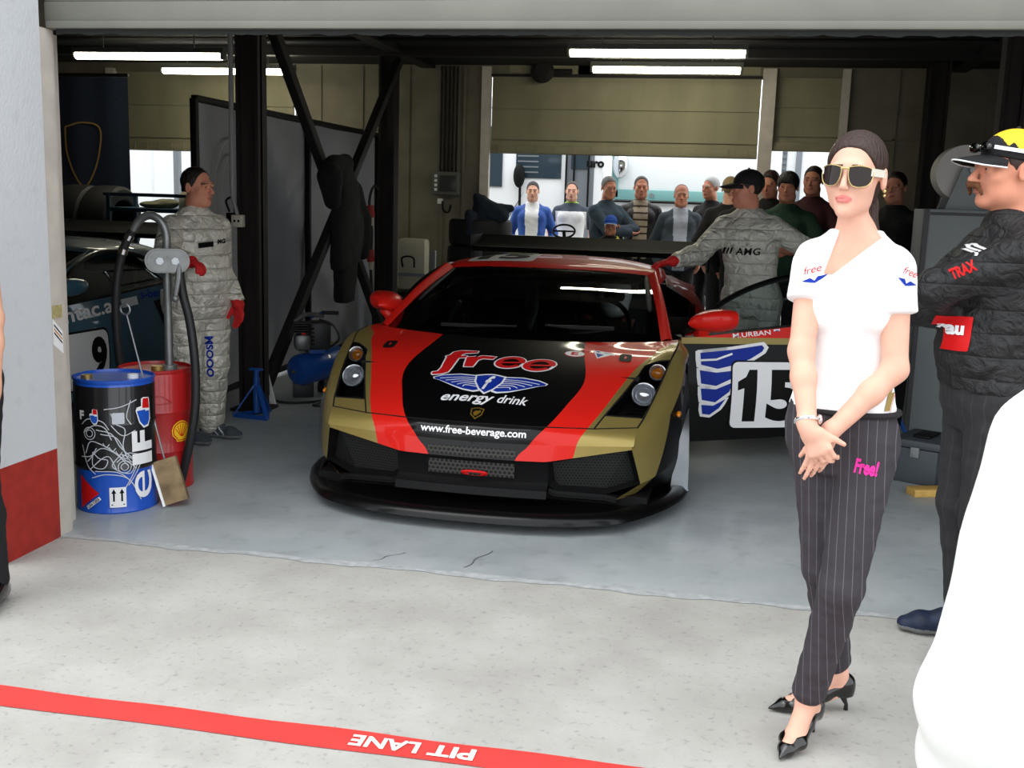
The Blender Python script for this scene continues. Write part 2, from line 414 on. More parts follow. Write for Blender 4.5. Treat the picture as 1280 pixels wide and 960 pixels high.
def make_car(root, PA, open_left=True, nosedetail=True):
    """PA: dict of paints hood, fender, roof, door, rear"""
    def B(mb, name, m, par=root, ang=40): return mb.build(name, m, par, ang, world=False)
    surf = []
    # ---- hood
    mb = MB().grid(hood_grid())
    for sgn in (1, -1):
        g = quad([TIp, (.845, .685, .733), TOp], [(.805, 1.10, .786), (.86, 1.15, .79), (.915, 1.22, .79)], SIDE[3:], [TOp, (.924, .87, .777), (.927, 1.05, .79), (.915, 1.22, .79)])
        mb.grid(g if sgn > 0 else mir(g))
    hood = mb.build('hood', PA['hood'], root, 60, world=False, weld=False); surf.append(hood)
    # ---- nose / bumper
    seam = [mirp([PBO])[0], mirp([PBI])[0], (-.3, -.01, .476), (0, -.03, .477), (.3, -.01, .476), PBI, PBO]
    crease = [(-.785, .045, .40), (-.4, -.028, .393), (0, -.062, .391), (.4, -.028, .393), (.785, .045, .40)]
    gt = [(-.778, .045, .384), (-.366, -.044, .311), (-.2, -.066, .311), (0, -.075, .311), (.2, -.066, .311), (.366, -.044, .311), (.778, .045, .384)]
    mb = MB(); a, b_, c = pl(seam, 61), cr(crease, 61), pl(gt, 61)
    xs = np.linspace(-1, 1, 61)
    mb.grid([[a[i]*(1-t)+b_[i]*t+np.array((0, -.010, .006))*math.sin(PI*t) for t in np.linspace(0, 1, 8)] for i in range(61)])
    # crease to grille top: match by x
    cx = np.array([p[0] for p in b_]); gx = np.array([p[0] for p in c])
    X = np.linspace(-.778, .778, 61)
    f1 = [np.array((x, np.interp(x, cx, [p[1] for p in b_]), np.interp(x, cx, [p[2] for p in b_]))) for x in X]
    f2 = [np.array((x, np.interp(x, gx, [p[1] for p in c]), np.interp(x, gx, [p[2] for p in c]))) for x in X]
    mb.grid([[f1[i]*(1-t)+f2[i]*t for t in np.linspace(0, 1, 4)] for i in range(61)])
    for sgn in (1, -1):
        g = quad([PBI, PBO], [SIDE[1], BOp], [PBI, SIDE[1]], [PBO, BOp], 8, 8)
        mb.grid(g if sgn > 0 else mir(g))
    nose = B(mb, 'front_bumper', PA['hood'], ang=25); surf.append(nose)
    # ---- lower bumper
    mb = MB(); n = 41; X = np.linspace(-.383, .383, n)
    def yb(x): return -.062+.13*x*x
    prof = [(.311, -.008), (.30, .0), (.20, .014), (.188, .0), (.172, -.03), (.135, -.04), (.128, -.03), (.12, .06)]
    mb.grid([[np.array((x, yb(x)+dy, z)) for z, dy in prof] for x in X])
    for s in (1, -1):                                           # sill under each side grille
        P2 = pl([(.383, -.012, .176), (.415, -.008, .163), (.66, .042, .150), (.715, .05, .138)], 18)
        mb.grid([[np.array((s*p[0], p[1]+dy, p[2]+dz)) for dy, dz in ((.03, .004), (.0, .0), (-.012, -.012), (-.012, -.028), (.0, -.036), (.08, -.04))] for p in P2])
    mb.box((0, .22, .15), (1.30, .2, .12))
    lb = B(mb, 'bumper_lower_panel', M_satin, ang=30)
    # ---- side grilles
    for s in (1, -1):
        bd = [(.778, .045, .384), (.366, -.044, .311), (.383, -.01, .186), (.415, -.005, .165), (.66, .045, .152), (.822, .118, .198)]
        ins = [(.75, .11, .366), (.395, .02, .298), (.405, .04, .2), (.43, .045, .18), (.655, .10, .168), (.79, .16, .205)]
        rid = [(.70, .10, .275), (.44, .035, .265)]
        fl = (lambda q: [(s*p[0], p[1], p[2]) for p in q]); bdv, iv, rv = fl(bd), fl(ins), fl(rid)
        mb = MB(); mb.add(bdv+iv, [(k, (k+1) % 6, 6+(k+1) % 6, 6+k) for k in range(6)], 1)
        mb.add(iv+rv, [(0, 1, 7, 6), (1, 2, 7), (2, 3, 7), (3, 4, 6, 7), (4, 5, 6), (5, 0, 6)], 0)
        B(mb, 'side_grille', [M_mesh, M_satin], ang=10)
    mb = MB(); mb.grid([[np.array((x, yb(x)+.010-(.012 if False else .008)-.004, z)) for z in (.292, .222)] for x in np.linspace(-.218, .218, 15)])
    B(mb, 'lower_mesh', M_mesh2)
    if nosedetail:
        mb = MB(); mb.grid([[np.array((x, np.interp(x, gx, [p[1] for p in c])-.004+(z-.311)*.16, z)) for z in (.365-.1*x*x, .320+.1*x*x)] for x in np.linspace(-.222, .222, 15)])
        B(mb, 'upper_mesh', M_mesh2)
        mb = MB(); mb.tube([(.02+.062*math.cos(a), -.072-.016*math.sin(a), .236+.012*math.sin(a)) for a in np.linspace(0, 2*PI, 33)[:-1]], .0065, 8, closed=True)
        B(mb, 'tow_ring', M_redv)
    # ---- splitter
    SPF = [(0, -.30), (.3, -.285), (.48, -.25), (.6, -.205), (.75, -.115), (.86, .03), (.95, .2), (1.02, .40), (1.045, .58)]
    L = cr([(x, y, 0) for x, y in mirp3(SPF)[:0:-1]]+[(x, y, 0) for x, y in SPF], 61)
    mb = MB(); cen = np.array((0, .75, 0))
    def off(p, k, z): d = (cen-p); d = d/np.linalg.norm(d); q = p+d*k; return np.array((q[0], q[1], z))
    mb.grid([[off(p, .30, .045), off(p, .02, .045), off(p, 0, .055), off(p, .004, .075), off(p, .03, .098), off(p, .055, .103), off(p, .075, .098), off(p, .085, .085), off(p, .40, .09), off(p, .5, .09)] for p in L])
    B(mb, 'splitter', M_blk, ang=50)
    # ---- fenders
    RIc = ring(RO, RI)
    for s in (1, -1):
        mb = MB().grid(RIc if s > 0 else mir(RIc))
        lp = lip([r[-1] for r in RIc]); mb.grid(lp if s > 0 else mir(lp))
        f = B(mb, 'front_fender', PA['fender'], ang=28)
        if s > 0: surf.append(f)
        mb = MB()                                               # aero plate in front of the wheel
        ptsI = [(.95, .50, .075), (.968, .505, .25), (.995, .53, .40), (1.018, .575, .50)]
        ptsO = [(1.042, .545, .075), (1.038, .55, .25), (1.030, .56, .40), (1.022, .60, .50)]
        g = [[np.array((s*x, y, z)) for x, y, z in r] for r in (cr(ptsI, 12), cr(ptsO, 12))]
        mb.grid(g); mb.grid([[p+np.array((0, .012, 0)) for p in r] for r in g])
        mb.add([(s*.95, .49, .07), (s*1.045, .54, .07), (s*1.045, .66, .07), (s*.95, .66, .07), (s*.95, .49, .082), (s*1.045, .54, .082), (s*1.045, .66, .082), (s*.95, .66, .082)], [(0, 1, 2, 3), (4, 5, 6, 7), (0, 1, 5, 4), (1, 2, 6, 5), (2, 3, 7, 6), (3, 0, 4, 7)])
        o = B(mb, 'wheel_flap', M_alu, ang=60); o['label'] = 'bare metal wheel flap'
        # indicator on the fender flank
        mb = MB().ell((s*.974, .50, .49), (.014, .04, .016)); B(mb, 'side_marker', M_amber)
    # ---- headlights
    for s in (1, -1):
        lens = quad([SIDE[1], BOp], [TIp, (.845, .685, .733), TOp], SIDE[1:4], OUT, 14, 20)
        fx = (lambda G: G if s > 0 else mir(G))
        hl = B(MB().grid(fx(lens)), 'headlight', M_lens)
        ins = [[p+np.array((.0, .06, -.075)) for p in r] for r in lens]
        mb = MB().grid(fx(ins))
        for e in (lambda G: [r[0] for r in G], lambda G: [r[-1] for r in G], lambda G: G[0], lambda G: G[-1]):
            mb.grid(fx([[p, q] for p, q in zip(e(lens), e(ins))]))
        for k in range(5):                                      # ribbed reflector floor
            a = [r[int(2+k)]+np.array((0, .035, -.050)) for r in lens[3:-3]]
            mb.tube([(s*p[0], p[1], p[2]) for p in a], .004, 6)
        B(mb, 'bucket', M_satin, hl)
        d = V((s*.10, -.86, .42)).normalized()
        for cpt, r, nm in (((.792, .435, .592), .062, 'lamp'), ((.845, .625, .682), .044, 'turn_lamp')):
            c0 = V((s*cpt[0], cpt[1], cpt[2])); rot = d.to_track_quat('Z', 'Y').to_matrix()
            M = Matrix.Translation(c0) @ rot.to_4x4()
            mb = MB().lathe([(r*.55, -.07), (r*.9, -.05), (r*1.05, .0), (r*1.0, .008), (r*.92, .006), (r*.80, -.02), (r*.5, -.035), (0, -.04)], 32, M)
            ring_ = B(mb, nm, M_lampring, hl)
            mb = MB(); rr = r*.72; mb.lathe([(rr*math.cos(a), -.018+rr*.6*math.sin(a)) for a in np.linspace(0, PI/2, 8)], 28, M)
            B(mb, 'bulb_lens', M_amber if nm == 'turn_lamp' else M_lampglass, hl)
    # ---- windscreen, roof, pillars
    wb = [(-.824, 1.123, .787), (-.45, .935, .792), (0, .85, .79), (.45, .935, .792), (.824, 1.123, .787)]
    wt = [(-.659, 2.05, 1.10), (-.35, 2.02, 1.118), (0, 2.005, 1.124), (.35, 2.02, 1.118), (.659, 2.05, 1.10)]
    wl = [(.824, 1.123, .787), (.748, 1.58, .962), (.659, 2.05, 1.10)]
    G = quad(wb, wt, mirp(wl), wl, 31, 21, .02, (0, -.4, .9))
    B(MB().grid(G), 'windscreen', M_screen)
    mb = MB()                                                    # black ceramic band round the glass
    for (i0, i1, j0, j1) in ((0, 30, 0, 2), (0, 30, 18, 20), (0, 1, 0, 20), (29, 30, 0, 20)):
        mb.grid([[G[i][j]+np.array((0, .004, -.006)) for j in range(j0, j1+1)] for i in range(i0, i1+1)])
    B(mb, 'screen_band', M_blkv)
    wo = [(.885, 1.20, .788), (.80, 1.60, .985), (.715, 2.02, 1.128)]
    mb = MB()
    for s in (1, -1):
        a, b_ = cr(wl, 24), cr(wo, 24); g = []
        for p, q in zip(a, b_):
            n = np.array((.3, -.45, .5)); g.append([p*(1-t)+q*t+n*.028*math.sin(PI*t) for t in np.linspace(0, 1, 7)]+[q+np.array((-.03, .03, -.02))])
        mb.grid(g if s > 0 else mir(g))
    rows = [(2.02, 1.122, .659, 1.10), (2.07, 1.142, .675, 1.118), (2.2, 1.165, .69, 1.13), (2.45, 1.182, .69, 1.135), (2.75, 1.178, .665, 1.12), (3.05, 1.15, .62, 1.09)]
    rr = cr([(y, zc, xe, ze) for y, zc, xe, ze in rows], 24); g = []
    for y, zc, xe, ze in rr:
        row = []
        for s in np.linspace(-1, 1, 33):
            a = abs(s); row.append(np.array((s*xe, y+(.03*(a**2) if y < 2.1 else 0), zc-(zc-ze)*a**3)))
        e = xe+.045
        row = [np.array((-e-.02, y+.02, ze-.07)), np.array((-e, y+.02, ze-.02))]+row+[np.array((e, y+.02, ze-.02)), np.array((e+.02, y+.02, ze-.07))]
        g.append(row)
    mb.grid(g)
    roof = B(mb, 'roof', PA['roof'], ang=50); surf.append(roof)
    # ---- rear deck and haunches
    mb = MB(); rows = [(3.05, 1.15, .62, 1.08), (3.4, 1.09, .66, 1.02), (3.8, 1.0, .70, .97), (4.15, .93, .74, .93)]
    g = []
    for y, zc, xe, ze in cr(rows, 14): g.append([np.array((s*xe, y, zc-(zc-ze)*abs(s)**2)) for s in np.linspace(-1, 1, 21)])
    mb.grid(g); B(mb, 'engine_cover', M_satin)
    for s in (1, -1):
        ro = [(.96, 2.80, .16), (.96, 2.80, .5), (.955, 2.80, .86), (.74, 2.80, .98), (.70, 3.2, 1.03), (.72, 3.7, 1.0), (.75, 4.15, .93), (.86, 4.2, .72), (.86, 4.2, .4), (.86, 4.2, .2)]
        ri = [(1.0, 3.08, .16), (1.01, 3.07, .36), (1.02, 3.12, .55), (1.02, 3.24, .67), (1.02, 3.40, .73), (1.02, 3.56, .73), (1.02, 3.70, .67), (1.01, 3.82, .55), (1.01, 3.86, .38), (1.0, 3.86, .2)]
        g = ring(ro, ri, bul=.045); mb = MB().grid(g if s > 0 else mir(g)); lp = lip([r[-1] for r in g]); mb.grid(lp if s > 0 else mir(lp))
        rf = B(mb, 'rear_fender', PA['rear'], ang=40)
        mb = MB(); mb.add([(s*.985, 2.83, .35), (s*1.0, 3.0, .40), (s*.99, 2.99, .78), (s*.965, 2.83, .80)], [(0, 1, 2, 3)]); B(mb, 'air_intake', M_gap, rf)
        # c pillar / shoulder scoop
        g = quad([(.735, 2.55, 1.06), (.715, 3.0, 1.05)], [(.95, 2.62, .87), (.93, 3.1, .97)], [(.735, 2.55, 1.06), (.95, 2.62, .87)], [(.715, 3.0, 1.05), (.93, 3.1, .97)], 8, 8, .02, (1, 0, .5))
        mb = MB().grid(g if s > 0 else mir(g)); B(mb, 'shoulder_panel', PA['rear'])
    mb = MB().box((0, 4.17, .62), (1.72, .06, .56), bev=.02); mb.box((0, 4.22, .25), (1.8, .2, .14)); B(mb, 'rear_panel', M_satin)
    # ---- wing
    w = B(MB().prism([(3.92, 1.165), (4.0, 1.12), (4.14, 1.13), (4.30, 1.225), (4.33, 1.255), (4.2, 1.195), (4.05, 1.17)], 2.0, Matrix(((0, 0, 1, -1.0), (1, 0, 0, 0), (0, 1, 0, 0), (0, 0, 0, 1)))), 'rear_wing', M_carbon, ang=30)
    for s in (1, -1):
        B(MB().box((s*1.005, 4.12, 1.14), (.012, .46, .24), bev=.005), 'end_plate', M_carbon, w)
        B(MB().bar((s*.42, 4.12, 1.14), (s*.42, 4.05, .9), .02, .14), 'wing_support', M_carbon, w)
    # ---- wheels
    for y, r, wd in ((.90, .335, .27), (3.47, .345, .31)):
        for s in (1, -1):
            M = Matrix.Translation((s*(.985-wd/2 if y < 2 else 1.0-wd/2), y, r)) @ Matrix.Rotation(s*PI/2, 4, 'Y')
            h = wd/2
            ty = B(MB().lathe([(r*.66, -h), (r*.9, -h*1.02), (r*.985, -h*.85), (r, -h*.5), (r, h*.5), (r*.985, h*.85), (r*.9, h*1.02), (r*.66, h)], 48, M), 'wheel', M_rubber)
            mb = MB().lathe([(r*.60, -h*.9), (r*.62, 0), (r*.62, h*.7), (r*.67, h*.97), (r*.70, h*1.0), (r*.70, h*.9)], 48, M)
            for k in range(10):
                a = 2*PI*k/10; q = MB().bar((r*.12*math.cos(a), r*.12*math.sin(a), h*.55), (r*.66*math.cos(a), r*.66*math.sin(a), h*.85), .028, .03); mb.join(q, M)
            mb.join(MB().cyl((0, 0, h*.3), (0, 0, h*.7), r*.15), M); B(mb, 'rim', M_rim, ty)
            B(MB().cyl((0, 0, -h*.2), (0, 0, -h*.05), r*.52).xf(M), 'brake_disc', M_alu, ty)
            mb = MB()                                            # dark liner behind the wheel
            mb.box((s*.70, y, .42), (.12, .86, .5)); B(mb, 'wheel_liner', M_gap)
    # ---- floor, tub, cabin
    mb = MB(); mb.box((0, 2.1, .11), (1.72, 4.0, .05)); mb.box((0, 1.10, .45), (1.56, .06, .60)); mb.box((0, 2.92, .6), (1.3, .06, .95))
    for s in (1, -1): mb.box((s*.87, 2.06, .22), (.16, 1.5, .20), bev=.03)
    mb.box((0, .62, .3), (1.2, .9, .36))
    B(mb, 'floor_pan', M_satin)
    mb = MB(); g = quad([(-.76, 1.16, .75), (0, .96, .765), (.76, 1.16, .75)], [(-.74, 1.5, .74), (0, 1.48, .76), (.74, 1.5, .74)], [(-.76, 1.16, .75), (-.74, 1.5, .74)], [(.76, 1.16, .75), (.74, 1.5, .74)], 20, 6, .02)
    mb.grid(g); mb.box((.42, 1.46, .77), (.36, .1, .09), bev=.03); mb.box((0, 1.45, .6), (1.4, .06, .25), bev=.02); B(mb, 'dashboard', M_grey)
    tw = B(MB().tube([(.42+.165*math.cos(a), 1.70+.035*math.sin(a), .80+.155*math.sin(a)) for a in np.linspace(0, 2*PI, 37)[:-1]], .016, 10, closed=True).cyl((.42, 1.70, .80), (.42, 1.5, .73), .03), 'steering_wheel', M_satin)
    B(MB().bar((.27, 1.70, .80), (.57, 1.70, .80), .03, .05).bar((.42, 1.69, .80), (.42, 1.665, .66), .03, .02), 'spoke', M_grey, tw)
    for s in (1, -1):
        mb = MB(); mb.box((s*.40, 2.15, .24), (.46, .5, .12), bev=.05)
        mb.grid([[np.array((s*.40+x, 2.40+.30*t-.09*(abs(x)/.25)**2, .3+.72*t)) for x in np.linspace(-.25, .25, 9)] for t in np.linspace(0, 1, 10)])
        mb.box((s*.40, 2.66, 1.0), (.3, .08, .16), bev=.03)
        B(mb, 'bucket_seat', M_grey)
    mb = MB(); r = .02
    for s in (1, -1):
        mb.tube(cr([(s*.72, 1.25, .5), (s*.735, 1.35, .84), (s*.66, 1.95, 1.06), (s*.60, 2.45, 1.12), (s*.60, 2.75, 1.1)], 20), r)
        mb.tube([(s*.60, 2.75, 1.1), (s*.66, 2.8, .2)], r)
    mb.tube([(-.6, 2.75, 1.1), (.6, 2.75, 1.1)], r); mb.tube([(-.66, 2.0, 1.06), (.66, 2.0, 1.06)], r); mb.tube([(-.62, 2.77, .4), (.6, 2.75, 1.08)], r)
    mb.tube([(-.64, 2.78, .75), (.64, 2.78, .75)], r); mb.tube([(.6, 2.75, 1.08), (.02, 2.78, .3)], r)
    B(mb, 'roll_cage', M_grey)
    P = cr([(-.28, 2.55, 1.05), (-.19, 2.3, 1.06), (-.12, 2.1, .95), (-.09, 1.9, .82), (-.08, 1.6, .74)], 90)
    B(MB().tube(P, [.042+(.005 if i % 2 else 0) for i in range(90)], 14), 'air_hose', M_hose)
    mb = MB(); mb.box((-.50, 1.75, .86), (.05, .03, .07), bev=.006); mb.cyl((-.50, 1.75, .82), (-.50, 1.72, .70), .008); mb.cyl((-.36, 1.82, .90), (-.36, 1.80, .92), .03)
    B(mb, 'instrument', M_hose)
    # wipers
    for a, b_, c in (((.17, .93, .80), (-.30, 1.0, .83), .0), ((.19, .94, .80), (.52, 1.05, .845), 0)):
        mb = MB().tube([a, b_], .008, 6); mb.bar((b_[0]-.15 if b_[0] < 0 else b_[0]-.36, b_[1]-.02, b_[2]+.005), (b_[0]+.30 if b_[0] < 0 else b_[0]+.04, b_[1]-.01, b_[2]+.01), .01, .02)
        B(mb, 'wiper', M_satin)
    # ---- doors
    def door_parts(par, s, frame, W, my=0., mz=0.):
        """closed door geometry on side s, mapped by W (car frame -> door frame)"""
        T = lambda p: W(np.array((s*p[0], p[1], p[2])))
        c0 = [(.955, 1.325, .16), (.975, 2.0, .15), (.965, 2.79, .16)]; c1 = [(.915, 1.31, .785), (.935, 1.9, .815), (.955, 2.74, .865)]
        d0 = [(.955, 1.325, .16), (.955, 1.32, .5), (.915, 1.31, .785)]; d1 = [(.965, 2.79, .16), (.965, 2.80, .5), (.955, 2.74, .865)]
        g = quad(c0, c1, d0, d1, 24, 14, .03, (1, 0, 0))
        g = [[T(p) for p in r] for r in g]
        skin = MB().grid(g).build('door_skin', PA['door'], par, 60, world=False)
        inn = [[T(p) for p in r] for r in quad([tuple(np.array(p)-np.array((.10, 0, 0))) for p in c0], [tuple(np.array(p)-np.array((.08, 0, 0))) for p in c1], [tuple(np.array(p)-np.array((.10, 0, 0))) for p in d0], [tuple(np.array(p)-np.array((.08, 0, 0))) for p in d1], 24, 14)]
        mb = MB().grid(inn)
        for e in (lambda G: [r[0] for r in G], lambda G: [r[-1] for r in G], lambda G: G[0], lambda G: G[-1]): mb.grid([[p, q] for p, q in zip(e(g), e(inn))])
        mb.build('door_inner', M_satin, par, 40, world=False)
        rail = [(.885, 1.33, .80), (.80, 1.66, 1.0), (.735, 2.05, 1.10), (.745, 2.4, 1.095), (.80, 2.62, 1.03), (.93, 2.73, .87)]
        rc = cr(rail, 30); MB().tube([T(p) for p in rc], .018, 8).build('window_frame', M_blk, par, world=False)
        bot = pl([(.905, 1.33, .795), (.93, 1.9, .825), (.945, 2.72, .87)], 30)
        MB().grid([[T(p*(1-t)+q*t) for t in np.linspace(0, 1, 6)] for p, q in zip(rc, bot)]).build('side_window', M_winglass, par, world=False)
        mb = MB()
        for q in ([(.83, 2.0, .98), (.85, 2.5, .97)], [(.90, 2.03, .87), (.915, 2.55, .90)], [(.83, 2.0, .98), (.90, 2.03, .87)], [(.85, 2.5, .97), (.915, 2.55, .90)]): mb.tube([T(p) for p in q], .006, 6)
        mb.build('sliding_pane', M_winglass, par, world=False)
        # mirror
        vs = []; nu, nv = 24, 14                                   # deep shell, blunt nose, cut flat at the glass
        for i in range(nv+1):
            t = i/nv; yy = -.125+.235*t; f = math.sqrt(max(0, 1-((yy-.05)/.176)**2)) if yy < .05 else 1-.12*((yy-.05)/.06)
            for k in range(nu):
                a = 2*PI*k/nu; ca, sa = math.cos(a), math.sin(a)
                vs.append((.930+(.098+.012*t)*f*math.copysign(abs(ca)**.8, ca), my+1.37+yy+.02*(ca), mz+.912+(.062-mz*.25)*f*math.copysign(abs(sa)**.8, sa)+.02*ca*.6))
        fs = [(i*nu+k, i*nu+(k+1) % nu, (i+1)*nu+(k+1) % nu, (i+1)*nu+k) for i in range(nv) for k in range(nu)]+[tuple(range(nu))]
        mb = MB().add([T(v) for v in vs], fs)
        mr = mb.build('door_mirror', PA.get('mirror', PA['roof']), par, 60, world=False)
        MB().tube([T((.925, 1.34+my, .875+mz)), T((.89, 1.35+my*.9, .835+mz)), T((.865, 1.36+my*.8, .79))], [.034, .036, .05], 14).build('mirror_stalk', PA.get('mirror', PA['roof']), par, world=False)
        mb = MB().add([T((.93+.10*math.cos(a), my+1.479+.02*math.cos(a), mz+.914+.055*math.sin(a)+.012*math.cos(a))) for a in np.linspace(0, 2*PI, 25)[:-1]], [tuple(range(24))]); mb.build('mirror_glass', M_chrome, par, world=False)
        return skin, g
    gcl = None
    d = thing('door', None, None); d.parent = root
    door_parts(d, -1, None, lambda p: p)
    hinge = np.array((.93, 1.36, 0.)); ang = R(66) if open_left else 0
    def Wd(p):
        q = p-hinge; c, s_ = math.cos(-ang), math.sin(-ang)   # swing the trailing edge outwards (+x)
        k = .07*math.hypot(q[0], q[1]) if open_left else 0
        return np.array((hinge[0]+.05*(1 if open_left else 0)+c*q[0]-s_*q[1], hinge[1]+s_*q[0]+c*q[1], p[2]+k*.8))
    d2 = thing('door', None, None); d2.parent = root
    skin, dg = door_parts(d2, 1, None, Wd, .12 if open_left else 0., -.03 if open_left else 0.)
    # panel gaps
    mb = MB()
    for s in (1, -1):
        for path in (SIDE[:4], [TIp, (.845, .685, .733), TOp], OUT+[(.924, .87, .777), (.927, 1.05, .79)], [PBO, BOp], [SIDE[1], BOp]):
            mb.tube([(s*p[0], p[1], p[2]+.0) for p in cr(path, 24)], .0042, 6)
    mb.tube(pl(seam, 60), .0035, 6); mb.tube(pl([PBI, PBO], 3), .0035, 6)
    B(mb, 'panel_gap', M_gap)
    return dict(hood=hood, nose=nose, roof=roof, door=d2, skin=skin, dg=dg, Wd=Wd, surf=surf)
def mirp3(L): return [(-x, y) for x, y in L]
def bvh_of(objs):
    vs = []; fs = []
    for o in objs:
        k = len(vs); vs += [v.co.copy() for v in o.data.vertices]; fs += [[i+k for i in p.vertices] for p in o.data.polygons]
    return BVHTree.FromPolygons(vs, fs)

INNER = [(0., .17), (.256, .222), (.34, .28), (.48, .358), (.785, .443), (.955, .479), (1.05, .486), (1.18, .477), (1.33, .455), (1.52, .43), (2.2, .40)]
OUTER = [(0., .42), (.25, .475), (.33, .50), (.40, .515), (.50, .548), (.71, .605), (.96, .660), (1.08, .688), (1.28, .735), (1.545, .81), (1.67, .835), (1.815, .895), (2.2, .95)]
CAR_O, CAR_R = (-1.14, 5.076, 0), R(-.66)
car = thing('race_car', 'gold, red and black racing coupe with an open door, parked nose out', 'car', CAR_O, CAR_R)
P_hood = paint('paint_hood', GOLD, (INNER, OUTER)); P_fend = paint('paint_fender', GOLD, carbon=(.62, .72, .085))
P_roof = paint('paint_roof', RED); P_door = paint('paint_door', BLK, doorband=True); bsdf(P_door).inputs['Coat Weight'].default_value = .12; bsdf(P_door).inputs['Specular IOR Level'].default_value = .1; P_rear = paint('paint_rear', S(120, 16, 14))
K = make_car(car, dict(hood=P_hood, fender=P_fend, roof=P_roof, door=P_door, rear=P_rear))
# ---------------------------------------------------------------- lettering and emblems on the race car
BV = bvh_of(K['surf'])
_H = (0.0008311, 0.0003903, -0.6010686, 8.7e-05, -0.0014188, 0.867477, -4.45e-05, 0.000521)
def hp(X, Y): q = _H[6]*X+_H[7]*Y+1; return ((_H[0]*X+_H[1]*Y+_H[2])/q, (_H[3]*X+_H[4]*Y+_H[5])/q)
def on_top(eps=.0015):
    def f(x, y):
        p, n, i, d = BV.ray_cast(V((x, y, 2)), V((0, 0, -1)))
        if p is None: return (x, y, .5)
        n = n if n.z > 0 else -n; return tuple(p+n*eps)
    return f
def on_nose(eps=.002):
    def f(x, z):
        p, n, i, d = BV.ray_cast(V((x, -2, z)), V((0, 1, 0)))
        if p is None: return (x, -.1, z)
        n = n if n.y < 0 else -n; return tuple(p+n*eps)
    return f
def dec(mb, name, m, par): return mb.build(name, m, par, 180, world=False, weld=False)
hd = K['hood']
def closed_ribbon(poly, w, fn, mb, mi=0):
    P = list(poly)+[poly[0], poly[1]]; pp = []
    for a, b in zip(P, P[1:]):
        n = max(1, int(math.hypot(b[0]-a[0], b[1]-a[1])/.03)); pp += [(a[0]+(b[0]-a[0])*k/n, a[1]+(b[1]-a[1])*k/n) for k in range(n)]
    ribbon(pp, w, fn, mb, mi)
def hpoly(L): return [hp(*p) for p in L]
F_ = [(113, 330), (120, 320), (160, 317), (190, 292), (238, 214), (232, 204), (265, 196), (292, 172), (345, 161), (468, 168), (460, 181), (378, 184), (348, 196), (340, 205), (385, 206), (372, 220), (322, 222), (262, 298), (234, 325), (190, 335), (120, 337)]
R_ = [(384, 214), (446, 210), (436, 224), (490, 206), (592, 214), (566, 234), (494, 228), (458, 242), (420, 289), (356, 288)]
def ee(cx, cy, w, h):
    """a slanted lower-case e: outer ring with counter, crossbar and open mouth"""
    o = []; sh = .55
    A = [(math.cos(R(a)), math.sin(R(a))) for a in range(0, 326, 12)]
    outer = [(x*w, y*h) for x, y in A]; inner = [(x*w*.58, y*h*.62) for x, y in A[::-1]]
    ring = outer+inner
    bar = [(-w*.62, -h*.16), (w*.98, -h*.16), (w*1.0, h*.08), (-w*.62, h*.08)]
    T = lambda P: [(cx+x+y*sh, cy-y) for x, y in P]
    return T(ring), T(bar)
e1 = ee(690, 258, 104, 44); e2 = ee(893, 277, 112, 44)
red_polys = [hpoly(p) for p in (F_, R_, e1[0], e1[1], e2[0], e2[1])]
mb = MB(); f1 = on_top(.0012); f2 = on_top(.0022); f3 = on_top(.0030)
for p in red_polys[:2]: closed_ribbon(p, .017, f1, mb)
for e in (e1, e2): closed_ribbon(hpoly([(q[0], q[1]) for q in e[0][:28]]), .017, f1, mb)
dec(mb, 'logo_outline', M_white, hd)
dec(shape2d(red_polys, f2, .03), 'logo_letters', M_redv, hd)
# winged shield
WING = [(.308, .318), (.26, .342), (.17, .356), (.09, .350), (.062, .335), (.055, .27), (.03, .205), (.06, .193), (.12, .208), (.155, .225), (.21, .255), (.265, .288), (.30, .302)]
def mirr(P): return [(-x, y) for x, y in P]
mb = MB(); mw = MB()
for P in (WING, mirr(WING)):
    shape2d([P], f1, .03, mb=mw)
    c = (sum(p[0] for p in P)/len(P), sum(p[1] for p in P)/len(P))
    sg = 1 if c[0] > 0 else -1
    cx_, cy_ = .14*sg, .285
    shape2d([[(cx_+(x-cx_)*.95, cy_+(y-cy_)*.86) for x, y in P]], f2, .03, mb=mb)
    for k in range(5):                                            # white lines between the feathers
        t = (k+1)/6; ribbon([tuple(q[:2]) for q in cr([(sg*.045, .335-.115*t, 0), (sg*(.16-.05*t), .338-.105*t, 0), (sg*(.30-.21*t), .322-.105*t, 0)], 14)], .0055, f3, mw)
dec(mw, 'wing_outline', M_white, hd); dec(mb, 'wing_feathers', M_blue, hd)
SH = [(-.072, .338), (-.03, .350), (0, .354), (.03, .350), (.072, .338), (.066, .285), (.035, .225), (0, .190), (-.035, .225), (-.066, .285)]
cs = lambda k: [(x*k, .28+(y-.28)*k) for x, y in SH]
dec(shape2d([cs(1.16)], on_top(.0034), .03), 'shield_outline', M_white, hd)
dec(shape2d([SH], on_top(.0044), .03), 'shield', M_blue, hd)
dec(letters('f', lambda u, v: on_top(.0056)(.002+u, .28+v), .05, .125, cut=.03, bold=.03, shear=.3), 'shield_letter', M_white, hd)
def word(s, c, W, H, name, m, fn, rot=0., bold=.02, shear=0., cut=.03, par=hd, box=None, spacing=1.):
    ca, sa = math.cos(rot), math.sin(rot)
    return dec(letters(s, lambda u, v: fn(c[0]+u*ca-v*sa, c[1]+u*sa+v*ca), W, H, bold=bold, shear=shear, cut=cut, box=box, spacing=spacing), name, m, par)
word('energy', (-.075, .128), .275, .072, 'slogan', M_white, f2, shear=.25)
word('drink', (.158, .151), .115+.04, .066, 'slogan', M_white, f2, shear=.25, bold=.015)
